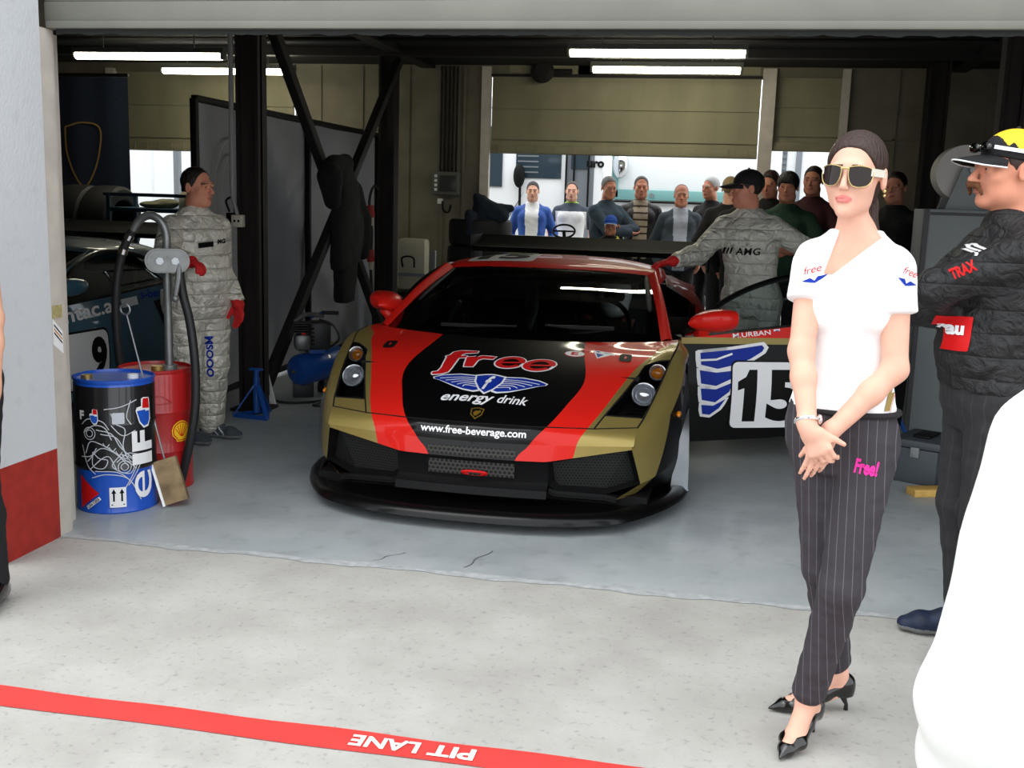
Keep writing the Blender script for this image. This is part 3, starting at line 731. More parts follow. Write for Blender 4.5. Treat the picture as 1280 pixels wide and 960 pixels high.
BAD = [(-.034, .062), (0, .072), (.034, .062), (.03, .02), (0, -.008), (-.03, .02)]
dec(shape2d([BAD], f1, .03), 'crest', mat('crest_gold', S(190, 150, 50), .3, .7), hd)
dec(shape2d([[(x*.82, .032+(y-.032)*.82) for x, y in BAD]], f2, .03), 'crest_field', M_blkv, hd)
dec(shape2d([[(-.018, .03), (-.008, .045), (.006, .044), (.016, .052), (.02, .036), (.012, .026), (.004, .014), (-.008, .012)]], f3, .03), 'crest_charge', _mc.get('x') or bpy.data.materials['crest_gold'], hd)
word('www.free-beverage.com', (0, .436), .535, .046, 'web_address', M_white, on_nose(), bold=.025, cut=.03, par=K['nose'])
# series stickers by the left fender
dec(shape2d([circ(.388, .688, .058, .046)], f1, .03), 'sticker_ring', M_redv, hd)
dec(shape2d([circ(.388, .688, .053, .041)], f2, .03), 'sticker_disc', M_white, hd)
word('E', (.388, .688), .04, .045, 'sticker_letter', M_redv, f3, bold=.05)
dec(shape2d([[(.40, .755), (.46, .78), (.47, .75), (.45, .735)]], f2, .04), 'sticker_flag', M_redv, hd)
dec(shape2d([[(.475, .775), (.60, .728), (.515, .645)], [(.50, .735), (.605, .71), (.60, .745), (.50, .77)]], f1, .03), 'pennant', M_white, hd)
dec(shape2d([[(.488, .765), (.525, .752), (.51, .738)], [(.50, .725), (.545, .708), (.517, .660)], [(.535, .738), (.585, .728), (.55, .745)]], f2, .03), 'pennant_field', M_blue, hd)
for s in (1, -1):
    q = [(s*.665+x, .69+y) for x, y in rrect(.066, .115, .022)]
    pin = dec(shape2d([q], on_top(.003), .03), 'hood_pin', M_satin, hd); pin['label'] = 'black oval hood pin plate'
    dec(shape2d([[(s*.665+x, .69+y) for x, y in rrect(.012, .04, .005)]], on_top(.0045), .03), 'pin_slot', M_redv, hd)
# roof number
word_r = on_top(.002)
dec(shape2d([[(-.36+x, 2.36+y) for x, y in rrect(.46, .46, .04)]], word_r, .05), 'number_panel', M_white, K['roof'])
word('15', (-.36, 2.36), .36, .34, 'number', M_blkv, on_top(.004), bold=.05, cut=.04, par=K['roof'])
# door decals
dg = K['dg']; _d0 = np.array(dg[0][0]); _du = np.array(dg[-1][0])-_d0; _du[2] = 0; _du /= np.linalg.norm(_du)
BD = bvh_of([K['skin']]); _dn = V((_du[1], -_du[0], 0))
def on_door(eps):
    def f(l, z):
        o = V(_d0+_du*l); o.z = z; p, n, i, d = BD.ray_cast(o+_dn*1.0, -_dn)
        if p is None: p = o+_dn*.03; n = _dn
        n = n if n.dot(_dn) > 0 else -n; return tuple(p+n*eps)
    return f
dr = K['door']
d1, d2, d3, d4 = on_door(.002), on_door(.0035), on_door(.005), on_door(.0065)
FE = [[(.085, .70), (.30, .722), (.50, .752), (.515, .735), (.50, .712), (.42, .665), (.30, .622), (.20, .600), (.09, .625)],
      [(.09, .60), (.20, .585), (.33, .60), (.31, .55), (.20, .50), (.10, .515)], [(.10, .49), (.20, .485), (.31, .53), (.29, .47), (.20, .40), (.11, .415)], [(.11, .39), (.19, .385), (.27, .43), (.23, .37), (.17, .325), (.12, .33)]]
mb = MB()
for p in FE: closed_ribbon(p, .03, d1, mb)
shape2d(FE, d1, .05, mb=mb); dec(mb, 'door_wing_outline', M_white, dr)
def shrink(P, k): c = (sum(p[0] for p in P)/len(P), sum(p[1] for p in P)/len(P)); return [(c[0]+(x-c[0])*k, c[1]+(y-c[1])*k) for x, y in P]
mb = MB(); shape2d([shrink(p, .93) for p in FE], d2, .05, mb=mb); dec(mb, 'door_wing', M_blue, dr)
mb = MB(); ribbon([(.10, .655), (.20, .66), (.30, .695)], .012, d3, mb); dec(mb, 'door_wing_line', M_white, dr)
NP = [(.555+x, .447+y) for x, y in rrect(.51, .40, .035)]
dec(shape2d([[(.555+x, .447+y) for x, y in rrect(.53, .42, .04)]], d3, .06), 'plate_edge', M_blkv, dr)
dec(shape2d([NP], d4, .06), 'number_plate', M_white, dr)
dec(shape2d([[(.375, .287), (.455, .287), (.455, .602), (.405, .602), (.385, .560), (.335, .530), (.335, .478), (.375, .492)]], on_door(.008), .08), 'number', M_blkv, dr)
word('5', (.635, .445), .225, .315, 'number', M_blkv, on_door(.008), bold=.05, cut=.08, par=dr)
word('M.URBAN', (.425, .812), .24, .028, 'driver_name', M_white, d2, rot=.10, bold=.012, cut=.08, par=dr)
dec(shape2d([[(.565, .828), (.605, .832), (.605, .844), (.565, .840)]], d2, .1), 'flag', M_white, dr)
dec(shape2d([[(.565, .828), (.605, .832), (.585, .836)]], d3, .1), 'flag_stripe', M_blue, dr)
# ================================================================ world and daylight
w = bpy.data.worlds.new('world'); SC.world = w; w.use_nodes = True
bg = w.node_tree.nodes['Background']; bg.inputs[0].default_value = (.93, .97, 1.0, 1); bg.inputs[1].default_value = 2.15
sl = bpy.data.lights.new('sun', 'SUN'); sl.energy = .9; sl.angle = R(35); sl.color = (1, .98, .94)
so = bpy.data.objects.new('sun', sl); COL.objects.link(so); so.rotation_euler = (R(20), R(-14), R(-10))

# ================================================================ setting
def floor_mat(name, col, stain, scale, rough, coat=0., speck=None):
    m = mat(name, col, rough, coat=coat); t, n, l = nodes(m); b = bsdf(m)
    tc = n.new('ShaderNodeTexCoord')
    n1 = n.new('ShaderNodeTexNoise'); n1.inputs['Scale'].default_value = scale; n1.inputs['Detail'].default_value = 8; n1.inputs['Roughness'].default_value = .65
    l.new(tc.outputs['Object'], n1.inputs['Vector'])
    r1 = n.new('ShaderNodeValToRGB'); r1.color_ramp.elements[0].position = .34; r1.color_ramp.elements[1].position = .62
    r1.color_ramp.elements[0].color = stain; r1.color_ramp.elements[1].color = col
    l.new(n1.outputs['Fac'], r1.inputs['Fac']); out = r1.outputs['Color']
    if speck:
        n2 = n.new('ShaderNodeTexNoise'); n2.inputs['Scale'].default_value = speck[0]; n2.inputs['Detail'].default_value = 3
        l.new(tc.outputs['Object'], n2.inputs['Vector'])
        r2 = n.new('ShaderNodeValToRGB'); r2.color_ramp.elements[0].position = .30; r2.color_ramp.elements[1].position = .42
        r2.color_ramp.elements[0].color = (speck[1],)*3+(1,); r2.color_ramp.elements[1].color = (1, 1, 1, 1)
        l.new(n2.outputs['Fac'], r2.inputs['Fac'])
        mx = n.new('ShaderNodeMix'); mx.data_type = 'RGBA'; mx.blend_type = 'MULTIPLY'; mx.inputs[0].default_value = 1
        l.new(out, mx.inputs[6]); l.new(r2.outputs['Color'], mx.inputs[7]); out = mx.outputs[2]
    l.new(out, b.inputs['Base Color'])
    nb = n.new('ShaderNodeTexNoise'); nb.inputs['Scale'].default_value = 90; l.new(tc.outputs['Object'], nb.inputs['Vector'])
    bp = n.new('ShaderNodeBump'); bp.inputs['Strength'].default_value = .12; bp.inputs['Distance'].default_value = .01
    l.new(nb.outputs['Fac'], bp.inputs['Height']); l.new(bp.outputs['Normal'], b.inputs['Normal'])
    return m
def split_wall(name, white, redc, h):
    m = mat(name, white, .8); t, n, l = nodes(m); b = bsdf(m)
    g = n.new('ShaderNodeNewGeometry'); sp = n.new('ShaderNodeSeparateXYZ'); l.new(g.outputs['Position'], sp.inputs[0])
    nz = n.new('ShaderNodeTexNoise'); nz.inputs['Scale'].default_value = 14; nz.inputs['Detail'].default_value = 8; l.new(g.outputs['Position'], nz.inputs['Vector'])
    lt = n.new('ShaderNodeMath'); lt.operation = 'LESS_THAN'; lt.inputs[1].default_value = h; l.new(sp.outputs[2], lt.inputs[0])
    r1 = n.new('ShaderNodeValToRGB'); r1.color_ramp.elements[0].position = .28; r1.color_ramp.elements[1].position = .45
    r1.color_ramp.elements[0].color = tuple(c*.93 for c in white[:3])+(1,); r1.color_ramp.elements[1].color = white
    r2 = n.new('ShaderNodeValToRGB'); r2.color_ramp.elements[0].position = .25; r2.color_ramp.elements[1].position = .6
    r2.color_ramp.elements[0].color = tuple(c*.7 for c in redc[:3])+(1,); r2.color_ramp.elements[1].color = redc
    for r_ in (r1, r2): l.new(nz.outputs['Fac'], r_.inputs['Fac'])
    mx = n.new('ShaderNodeMix'); mx.data_type = 'RGBA'; l.new(lt.outputs[0], mx.inputs[0]); l.new(r1.outputs[0], mx.inputs[6]); l.new(r2.outputs[0], mx.inputs[7]); l.new(mx.outputs[2], b.inputs['Base Color'])
    bp = n.new('ShaderNodeBump'); bp.inputs['Strength'].default_value = .25; bp.inputs['Distance'].default_value = .01
    n3 = n.new('ShaderNodeTexNoise'); n3.inputs['Scale'].default_value = 60; l.new(g.outputs['Position'], n3.inputs['Vector']); l.new(n3.outputs['Fac'], bp.inputs['Height']); l.new(bp.outputs['Normal'], b.inputs['Normal'])
    return m
M_conc = floor_mat('pit_concrete', S(176, 174, 169), S(160, 157, 152), 2.2, .85, speck=(38, .80))
M_floor = floor_mat('painted_floor', S(172, 178, 180), S(150, 157, 160), 1.6, .42, coat=.12, speck=(9, .86))
M_pillar = split_wall('rendered_pillar', S(205, 208, 212), S(168, 44, 34), .412)
M_cream = mat('cream_steel', S(196, 188, 178), .6, var=.12, vscale=9)
M_shut = mat('shutter_paint', S(112, 112, 104), .6, var=.10, vscale=5)
M_dirtyw = mat('dirty_wall', S(112, 107, 92), .85, var=.22, vscale=3)
M_dirtys = mat('dirty_shutter', S(138, 133, 108), .7, var=.16, vscale=4, stretch=(1, 1, .3))
M_ceil = mat('dark_ceiling', S(15, 15, 14), .9, var=.3, vscale=3)  # near-black ceiling, tone varied by noise
M_beam = mat('dark_beam', S(22, 20, 19), .7, var=.35, vscale=8)
M_darkfab = mat('dark_cloth', S(14, 14, 15), .9, bump=.4, bscale=12)
M_rubseal = mat('rubber_seal', S(34, 36, 36), .9)
def bx(name, x0, x1, y0, y1, z0, z1, m, par=None, bev=0):
    o = MB().box(((x0+x1)/2, (y0+y1)/2, (z0+z1)/2), (x1-x0, y1-y0, z1-z0), bev=bev).build(name, m, par)
    if par is None: o['kind'] = 'structure'
    return o
bx('pavement', -30, 30, -20, 4.2, -.3, 0, M_conc)
bx('floor', -14, 7, 4.2, 12.1, -.3, 0, M_floor)
bx('ground_behind', -40, 40, 12.1, 60, -.3, -.01, M_conc)
# threshold edge: a pale worn strip of paint
mb = MB(); xs = np.linspace(-2.86, 3, 90)
mb.grid([[np.array((x, 4.19+.012*math.sin(x*9)+.008*math.sin(x*31), .002)), np.array((x, 4.24+.01*math.sin(x*13+1), .002))] for x in xs])
tr = mb.build('threshold_strip', mat('worn_paint', S(172, 175, 176), .8, var=.25, vscale=25)); struct(tr)
# pillar beside the opening, jamb, shutter
pil = bx('wall_left', -4.4, -2.85, 3.80, 4.2, 0, 4.0, M_pillar)
bx('wall_left_inner', -4.4, -2.96, 4.2, 4.46, 0, 4.0, M_dirtyw)
bx('trim_1', -2.97, -2.865, 4.205, 4.215, 0, 2.25, M_cream)
mb = MB(); mb.box((-2.905, 4.30, 1.11), (.09, .02, 2.22)); mb.box((-2.86, 4.245, 1.11), (.012, .09, 2.22)); mb.box((-2.945, 4.44, 1.11), (.012, .03, 2.22)); mb.box((-2.95, 4.37, 1.11), (.03, .12, 2.22)); struct(mb.build('trim_2', M_cream))
mb = MB()
for k in range(9):
    z = 2.225+.115*k
    mb.box((-.2+.9, 4.28, z+.055), (7.2-.06, .03, .105), bev=.008)
    mb.box((-.2+.9, 4.285, z), (7.2-.06, .02, .012))
sh = struct(mb.build('door_1', M_shut))
mb = MB(); mb.box((.7, 4.27, 2.235), (7.1, .05, .03), bev=.004); mb.build('bottom_rail', M_shut, sh)
mb = MB(); xs = np.linspace(-2.82, 4.2, 260)
mb.grid([[np.array((x, 4.27, 2.222)), np.array((x, 4.272, 2.199+.002*math.sin(x*83)+.002*math.sin(x*197)+.0015*math.sin(x*41))), np.array((x, 4.29, 2.222))] for x in xs]); mb.build('bottom_seal', M_rubseal, sh)
bx('wall_front', -14, 7, 4.2, 4.5, 3.15, 4.6, M_pillar)
bx('wall_front_left', -14, -4.4, 4.2, 4.5, 0, 3.2, M_dirtyw)
bx('wall_front_right', 4.3, 7, 3.9, 4.4, 0, 3.2, M_pillar)
bx('wall_right', 6.8, 7, 4.2, 12.2, 0, 3.4, M_dirtyw)
bx('wall_far_left', -14, -13.8, 4.2, 12.2, 0, 3.4, M_dirtyw)
bx('ceiling', -14, 7, 4.25, 12.3, 3.02, 3.5, M_ceil)
for k, y in enumerate((5.6, 7.15, 8.8, 10.7)): bx('beam', -14, 7, y-.06, y+.06, 2.94, 3.04, M_beam)
for x in (-3.3, 2.25): bx('beam', x-.08, x+.08, 4.5, 11.9, 2.97, 3.04, M_beam)
mb = MB()
for y in (6.4, 9.9): mb.tube([(-8, y, 2.99), (5, y, 2.99)], .02, 8)
struct(mb.build('ceiling_pipe', M_beam))
# rear wall with its openings
YB = 12.0
def wallpiece(nm, x0, x1, z0, z1, m=None): return bx(nm, x0, x1, YB, YB+.18, z0, z1, m or M_dirtyw)
wallpiece('wall_rear', -14, -7.2, 0, 3.4); wallpiece('wall_rear', -4.9, -2.66, 0, 3.4)
wallpiece('wall_rear', .34, .46, 0, 3.4); wallpiece('wall_rear', 1.16, 7, 0, 3.4)
wallpiece('wall_rear', -7.2, -4.9, 2.92, 3.4); wallpiece('wall_rear', -2.66, .34, 2.91, 3.4); wallpiece('wall_rear', .46, 1.16, 2.92, 3.4)
def shutter(nm, x0, x1, z0, z1, n):
    mb = MB(); mb.box(((x0+x1)/2, YB+.06, (z0+z1)/2), (x1-x0, .03, z1-z0))
    for k in range(n): mb.box(((x0+x1)/2, YB+.04, z0+.16+(z1-z0-.16)*k/max(1, n)), (x1-x0, .03, .014))
    mb.box(((x0+x1)/2, YB+.03, z0+.05), (x1-x0, .06, .09), bev=.01)
    for k in range(14):
        x = x0+.1+(x1-x0-.2)*k/13
        if x1-x0 > 2: mb.box((x, YB+.0, z0+.05), (.012, .03, .08))
    return struct(mb.build(nm, M_dirtys))
shutter('door_2', -2.60, .32, 2.07, 2.90, 2)
shutter('door_3', .47, 1.15, 2.16, 2.92, 2)
shutter('door_4', -7.19, -4.95, 2.01, 2.92, 2)
bx('trim_3', -2.70, -2.60, YB-.06, YB+.02, 0, 3.0, M_cream); bx('trim_4', .33, .47, YB-.06, YB+.02, 0, 3.0, M_cream); bx('trim_5', 1.14, 1.22, YB-.06, YB+.02, 0, 3.0, M_cream); bx('trim_6', -7.26, -7.16, YB-.06, YB+.02, 0, 2.95, M_cream)
bx('trim_7', -2.60, .33, YB-.03, YB+.03, 2.90, 2.925, M_beam); bx('trim_8', -2.4, -1.65, YB-.01, YB+.03, 2.94, 3.03, M_dirtys); bx('trim_9', -1.45, .30, YB-.01, YB+.03, 2.94, 3.03, M_dirtys)
bx('trim_10', -1.64, -1.46, YB, YB+.05, 2.93, 3.03, mat('rust_primer', S(70, 26, 18), .8))
mb = MB(); mb.lathe([(.06, 0), (.12, .02), (.13, .08), (.08, .12), (0, .12)], 20, Matrix.Translation((-2.02, YB-.02, 2.95)) @ Matrix.Rotation(PI/2, 4, 'X')); mb.cyl((-2.12, YB-.06, 2.95), (-1.7, YB-.06, 2.95), .03)
tag(mb.build('mounted_motor', M_beam), 'grimy round shutter motor above the rear doorway behind the car', 'motor')
# panelled stretch of rear wall and its seams
mb = MB()
for x in (-4.6, -4.1, -3.75, -3.55, -3.15, -2.9): mb.box((x, YB-.008, 1.5), (.03, .02, 3.0))
for z in (.5, .95, 1.45, 1.95, 2.3): mb.box((-4.2, YB-.008, z), (1.0, .02, .02))
struct(mb.build('trim_11', M_dirtyw))
mb = MB()
for x in (1.7, 2.6, 3.6): mb.box((x, YB-.008, 1.5), (.03, .02, 3.0))
for z in (.7, 1.5, 2.3): mb.box((3, YB-.008, z), (3.6, .02, .02))
struct(mb.build('trim_12', M_dirtyw))
# columns and bracing between the bays
def column(x, y, wd, dp): 
    mb = MB(); mb.box((x-wd/2+.012, y, 1.52), (.024, dp, 3.04)); mb.box((x+wd/2-.012, y, 1.52), (.024, dp, 3.04)); mb.box((x, y-.02, 1.52), (wd, .03, 3.04)); mb.box((x, y, .01), (wd+.1, dp+.1, .02))
    return mb
M_rust = mat('rusty_steel', S(34, 27, 25), .75, var=.5, vscale=7, stretch=(4, 4, .4))
col1 = tag(column(-3.27, 7.20, .165, .15).build('steel_column', M_rust), 'rusty dark steel column with a grey conduit and a socket beside the silver-suited man', 'column', kind='thing')
col2 = tag(column(-3.40, 10.78, .17, .16).build('steel_column', M_rust), 'dark steel column behind the hanging black coat, left of the white folding case', 'column', kind='thing')
col3 = tag(column(2.0, 11.5, .2, .2).build('steel_column', M_rust), 'dark steel column behind the grey machine with the reel', 'column', kind='thing')
col4 = tag(column(2.0, 8.55, .16, .16).build('steel_column', M_rust), 'dark steel column above the yellow-flamed cap of the man at the right', 'column', kind='thing')
for (a, b, lb) in (((-3.36, 7.66, 2.88), (-3.36, 10.68, .04), 'dark steel brace sloping down from the socket column top to the far column'), ((-3.27, 10.66, 2.88), (-3.27, 7.36, .10), 'dark diagonal steel brace rising behind the blue compressor to the far column top')):
    tag(MB().bar(a, b, .085, .075, (1, 0, 0), bev=.006).build('diagonal_brace', M_beam), lb, 'brace', 'crossed braces of the left bay', kind='thing')
M_cond = mat('grey_conduit', S(150, 152, 150), .5)
mb = MB().tube([(-3.375, 7.105, 3.05), (-3.375, 7.105, 1.60)], .018, 10); mb.tube(cr([(-3.375, 7.105, 1.60), (-3.37, 7.10, 1.52), (-3.35, 7.095, 1.46), (-3.335, 7.095, 1.40)], 10), .014, 8)
mb.build('conduit', M_cond, col1)
sb = MB().box((-3.325, 7.085, 1.36), (.085, .05, .085), bev=.006).build('socket_box', mat('socket_cream', S(205, 200, 180), .5), col1)
MB().box((-3.34, 7.058, 1.36), (.014, .004, .016)).box((-3.31, 7.058, 1.36), (.014, .004, .016)).build('socket_hole', M_gap, sb)
MB().box((-3.40, 7.12, 1.37), (.05, .04, .09), bev=.008).tube(cr([(-3.40, 7.11, 1.42), (-3.42, 7.10, 1.50), (-3.37, 7.10, 1.52), (-3.35, 7.09, 1.40)], 14), .008, 6).build('plug', M_blkv, col1)
tag(MB().tube([(2.11, 8.42, 0), (2.11, 8.42, 3.03)], .02, 10).build('conduit_pipe', M_cond), 'grey vertical pipe at the top right edge above the flamed cap', 'pipe')
# lamps
M_tube = mat('tube_glow', S(255, 255, 240), .5, emit=(1, .95, .74, 1), estr=24)
M_fit = mat('lamp_housing', S(120, 122, 118), .5)
def lamp(x0, x1, y, z, lb):
    xc = (x0+x1)/2; t = thing('fluorescent_lamp', lb, 'lamp', (xc, y, z), 0, 'ceiling fluorescent lamps')
    L = x1-x0
    MB().prism([(-.05, .02), (.05, .02), (.03, .07), (-.03, .07)], L, Matrix.Translation((x0, y, z)) @ Matrix(((0, 0, 1, 0), (1, 0, 0, 0), (0, 1, 0, 0), (0, 0, 0, 1)))).build('housing', M_fit, t)
    mb = MB(); P = circ(0, 0, .05, .038, 20)
    mb.prism(P, L-.06, Matrix.Translation((x0+.03, y, z)) @ Matrix(((0, 0, 1, 0), (1, 0, 0, 0), (0, 1, 0, 0), (0, 0, 0, 1)))); mb.build('diffuser', M_tube, t)
    for x in (x0+.015, x1-.015): MB().box((x, y, z), (.03, .09, .07), bev=.01).build('end_cap', M_fit, t)
    for x in (x0+.3, x1-.3): MB().cyl((x, y, z+.06), (x, y, 3.04), .006, n=6).build('hanger', M_fit, t)
lamp(-1.40, .13, 9.5, 2.83, 'lit tube lamp nearest the doorway in the row above the car, the longer in view')
lamp(-1.38, .11, 11.0, 2.87, 'lit tube lamp hung second in the row above the car, nearer the rear shutter')
lamp(-6.09, -4.57, 9.5, 2.78, 'lit tube lamp nearest the doorway in the left bay, seen whole')
lamp(-6.02, -4.50, 11.0, 2.82, 'lit tube lamp in the left bay partly hidden by the steel column')
# ================================================================ figures: bodies and garments grown as smooth implicit surfaces
def surface_nets(f, org, h):
    s = f < 0; nx, ny, nz = f.shape
    c = np.zeros((nx-1, ny-1, nz-1), np.uint8)
    for dx in (0, 1):
        for dy in (0, 1):
            for dz in (0, 1): c += s[dx:nx-1+dx, dy:ny-1+dy, dz:nz-1+dz]
    act = (c > 0) & (c < 8); idx = np.argwhere(act)
    if len(idx) == 0: return np.zeros((0, 3)), np.zeros((0, 4), int)
    vid = -np.ones(act.shape, np.int32); vid[act] = np.arange(len(idx))
    acc = np.zeros((len(idx), 3)); cnt = np.zeros(len(idx))
    cor = [(a, b, d) for a in (0, 1) for b in (0, 1) for d in (0, 1)]
    for i, p in enumerate(cor):
        for q in cor[i+1:]:
            if sum(abs(a-b) for a, b in zip(p, q)) != 1: continue
            fa = f[idx[:, 0]+p[0], idx[:, 1]+p[1], idx[:, 2]+p[2]]; fb = f[idx[:, 0]+q[0], idx[:, 1]+q[1], idx[:, 2]+q[2]]
            m = (fa < 0) != (fb < 0); t = np.where(m, fa/np.where(m, fa-fb, 1), 0)
            pt = np.array(p)+t[:, None]*(np.array(q)-np.array(p)); acc[m] += pt[m]; cnt[m] += 1
    v = (idx+acc/cnt[:, None])*h+org
    F = []
    for ax in range(3):
        sl0 = [slice(None)]*3; sl1 = [slice(None)]*3; sl0[ax] = slice(0, -1); sl1[ax] = slice(1, None)
        ch = s[tuple(sl0)] != s[tuple(sl1)]; e = np.argwhere(ch)
        o1, o2 = [k for k in range(3) if k != ax]
        ok = (e[:, o1] > 0) & (e[:, o2] > 0) & (e[:, o1] < f.shape[o1]-1) & (e[:, o2] < f.shape[o2]-1); e = e[ok]
        def g(d1, d2):
            q = e.copy(); q[:, o1] -= d1; q[:, o2] -= d2; return vid[q[:, 0], q[:, 1], q[:, 2]]
        quad_ = np.stack([g(1, 1), g(0, 1), g(0, 0), g(1, 0)], 1)
        ins = s[e[:, 0], e[:, 1], e[:, 2]]
        if ax == 1: ins = ~ins
        quad_[~ins] = quad_[~ins][:, ::-1]; F.append(quad_)
    F = np.concatenate(F); return v, F[(F >= 0).all(1)]
def A(p): return np.array(p, float)
def smooth_tab(st, n=80):
    """stations (centre, rx, ry) -> dense tables along the axis"""
    c = np.array([A(q[0]) for q in st]); r = np.array([[q[1], q[2]] for q in st])
    ax = c[-1]-c[0]; L = np.linalg.norm(ax); ax = ax/L; t = (c-c[0]) @ ax
    T = np.linspace(t[0], t[-1], n); D = np.concatenate([c, r], 1)
    m = np.gradient(D, t, axis=0); k = np.clip(np.searchsorted(t, T, 'right')-1, 0, len(t)-2)
    hh = (t[k+1]-t[k]); u = ((T-t[k])/hh)[:, None]; hh = hh[:, None]
    out = (2*u**3-3*u*u+1)*D[k]+(u**3-2*u*u+u)*hh*m[k]+(3*u*u-2*u**3)*D[k+1]+(u**3-u*u)*hh*m[k+1]
    return c[0], ax, L, T, out
class Sdf:
    def __init__(s): s.p = []
    def rc(s, a, b, ra, rb, k=.02, sub=False): s.p.append(('rc', A(a), A(b), ra, rb, k, sub)); return s
    def el(s, c, r, rot=None, k=.02, sub=False): s.p.append(('el', A(c), A(r if hasattr(r, '__len__') else (r, r, r)), np.eye(3) if rot is None else np.array(rot), k, sub)); return s
    def ec(s, a, b, ra, rb, xd, k=.02, sub=False, cap=None): s.p.append(('ec', A(a), A(b), ra, rb, A(xd), k, sub, cap)); return s
    def lf(s, st, xd, k=.02, n=2.3, sub=False, cap=.03): s.p.append(('lf', st, A(xd), n, k, sub, cap)); return s
    def fn(s, f, lo, hi, k=.0, sub=False): s.p.append(('fn', f, A(lo), A(hi), k, sub)); return s
    def chain(s, pts, rs, k=.015):
        for a, b, ra, rb in zip(pts, pts[1:], rs, rs[1:]): s.rc(a, b, ra, rb, k)
        return s
    def bounds(s, q):
        t = q[0]
        if t in ('rc', 'ec'):
            r0 = max(q[3]) if t == 'ec' else q[3]; r1 = max(q[4]) if t == 'ec' else q[4]
            return np.minimum(q[1]-r0, q[2]-r1), np.maximum(q[1]+r0, q[2]+r1)
        if t == 'el': R_ = np.sqrt(((q[3]*q[2][None, :])**2).sum(1)); return q[1]-R_, q[1]+R_
        if t == 'lf':
            c = np.array([A(z[0]) for z in q[1]]); m = max(max(z[1], z[2]) for z in q[1])+.02; return c.min(0)-m, c.max(0)+m
        return q[2], q[3]
    def dist(s, q, P):
        t = q[0]
        if t == 'rc':
            a, b, ra, rb = q[1:5]; ab = b-a; h = np.clip(((P-a) @ ab)/max(1e-12, ab @ ab), 0, 1)
            return np.linalg.norm(P-a-h[..., None]*ab, axis=-1)-(ra+(rb-ra)*h)
        if t == 'el':
            u = (P-q[1]) @ q[3]; r = q[2]; k0 = np.linalg.norm(u/r, axis=-1); k1 = np.linalg.norm(u/(r*r), axis=-1)
            return k0*(k0-1)/np.maximum(k1, 1e-9)
        if t == 'ec':
            a, b, ra, rb, xd = q[1:6]; ax = b-a; L = np.linalg.norm(ax); ax = ax/L; x = xd-ax*(xd @ ax); x /= np.linalg.norm(x); y = np.cross(ax, x)
            d = P-a; w = d @ ax; h = np.clip(w/L, 0, 1); rx = ra[0]+(rb[0]-ra[0])*h; ry = ra[1]+(rb[1]-ra[1])*h; mn = np.minimum(rx, ry); cp = mn if q[8] is None else q[8]
            e = w-h*L; return (np.sqrt(((d @ x)/rx)**2+((d @ y)/ry)**2+(e/cp)**2)-1)*mn
        if t == 'lf':
            c0, ax, L, T, D = smooth_tab(q[1]); xd = q[2]; x = xd-ax*(xd @ ax); x /= np.linalg.norm(x); y = np.cross(ax, x)
            w = (P-c0) @ ax; wc = np.clip(w, 0, L); ctr = np.stack([np.interp(wc, T, D[:, k]) for k in range(3)], -1)
            rx = np.interp(wc, T, D[:, 3]); ry = np.interp(wc, T, D[:, 4]); d = P-ctr; e = np.abs(w-wc); n = q[3]
            return ((np.abs((d @ x)/rx)**n+np.abs((d @ y)/ry)**n+(e/q[6])**n)**(1/n)-1)*np.minimum(rx, ry)
        return q[1](P)
    def grow(s, h, disp=None, clip=None, pad=.03):
        lo = np.full(3, 1e9); hi = -lo
        for q in s.p:
            sub = q[7] if q[0] == 'ec' else (q[5] if q[0] == 'lf' else q[-1])
            if sub: continue
            a, b = s.bounds(q); lo = np.minimum(lo, a); hi = np.maximum(hi, b)
        lo -= pad; hi += pad
        if clip is not None: lo = np.maximum(lo, clip[0]); hi = np.minimum(hi, clip[1])
        n = np.ceil((hi-lo)/h).astype(int)+1
        f = np.full(n, .5, np.float32); gx = [lo[k]+h*np.arange(n[k]) for k in range(3)]
        for q in s.p:
            k = {'ec': 6, 'lf': 4}.get(q[0]); k = q[k] if k else q[-2]
            sub = q[7] if q[0] == 'ec' else (q[5] if q[0] == 'lf' else q[-1])
            a, b = s.bounds(q); m = k+3*h+.01
            i0 = np.clip(((a-m-lo)/h).astype(int), 0, n); i1 = np.clip(np.ceil((b+m-lo)/h).astype(int)+1, 0, n)
            if (i1 <= i0).any(): continue
            P = np.stack(np.meshgrid(*[gx[j][i0[j]:i1[j]] for j in range(3)], indexing='ij'), -1)
            d = s.dist(q, P); sl = tuple(slice(i0[j], i1[j]) for j in range(3)); g = f[sl]
            if sub:
                d = -d
                if k > 0: hh = np.clip(.5-.5*(g-d)/k, 0, 1); r = g*(1-hh)+d*hh+k*hh*(1-hh)
                else: r = np.maximum(g, d)
            else:
                if k > 0: hh = np.clip(.5+.5*(g-d)/k, 0, 1); r = g*(1-hh)+d*hh-k*hh*(1-hh)
                else: r = np.minimum(g, d)
            f[sl] = r
        if disp is not None:
            band = np.argwhere(np.abs(f) < .035); P = band*h+lo
            f[band[:, 0], band[:, 1], band[:, 2]] += disp(P)
        f[0] = f[-1] = .5; f[:, 0] = f[:, -1] = .5; f[:, :, 0] = f[:, :, -1] = .5
        return surface_nets(f, lo, h)
def wrinkle(amp, freq, seed=0, stretch=(1, 1, 1)):
    rg = np.random.RandomState(seed); D = rg.randn(7, 3); D /= np.linalg.norm(D, axis=1)[:, None]; D *= np.array(stretch); ph = rg.rand(7)*6.28; fr = freq*(.6+1.1*rg.rand(7))
    def f(P):
        w = sum(.35*np.sin((P @ D[k])*fr[k]*.5+ph[k]) for k in range(3))
        o = 0
        for k in range(7): o = o+np.abs(np.sin((P @ D[k])*fr[k]+ph[k]+2.2*w))
        return amp*(o/7-.62)*2
    return f
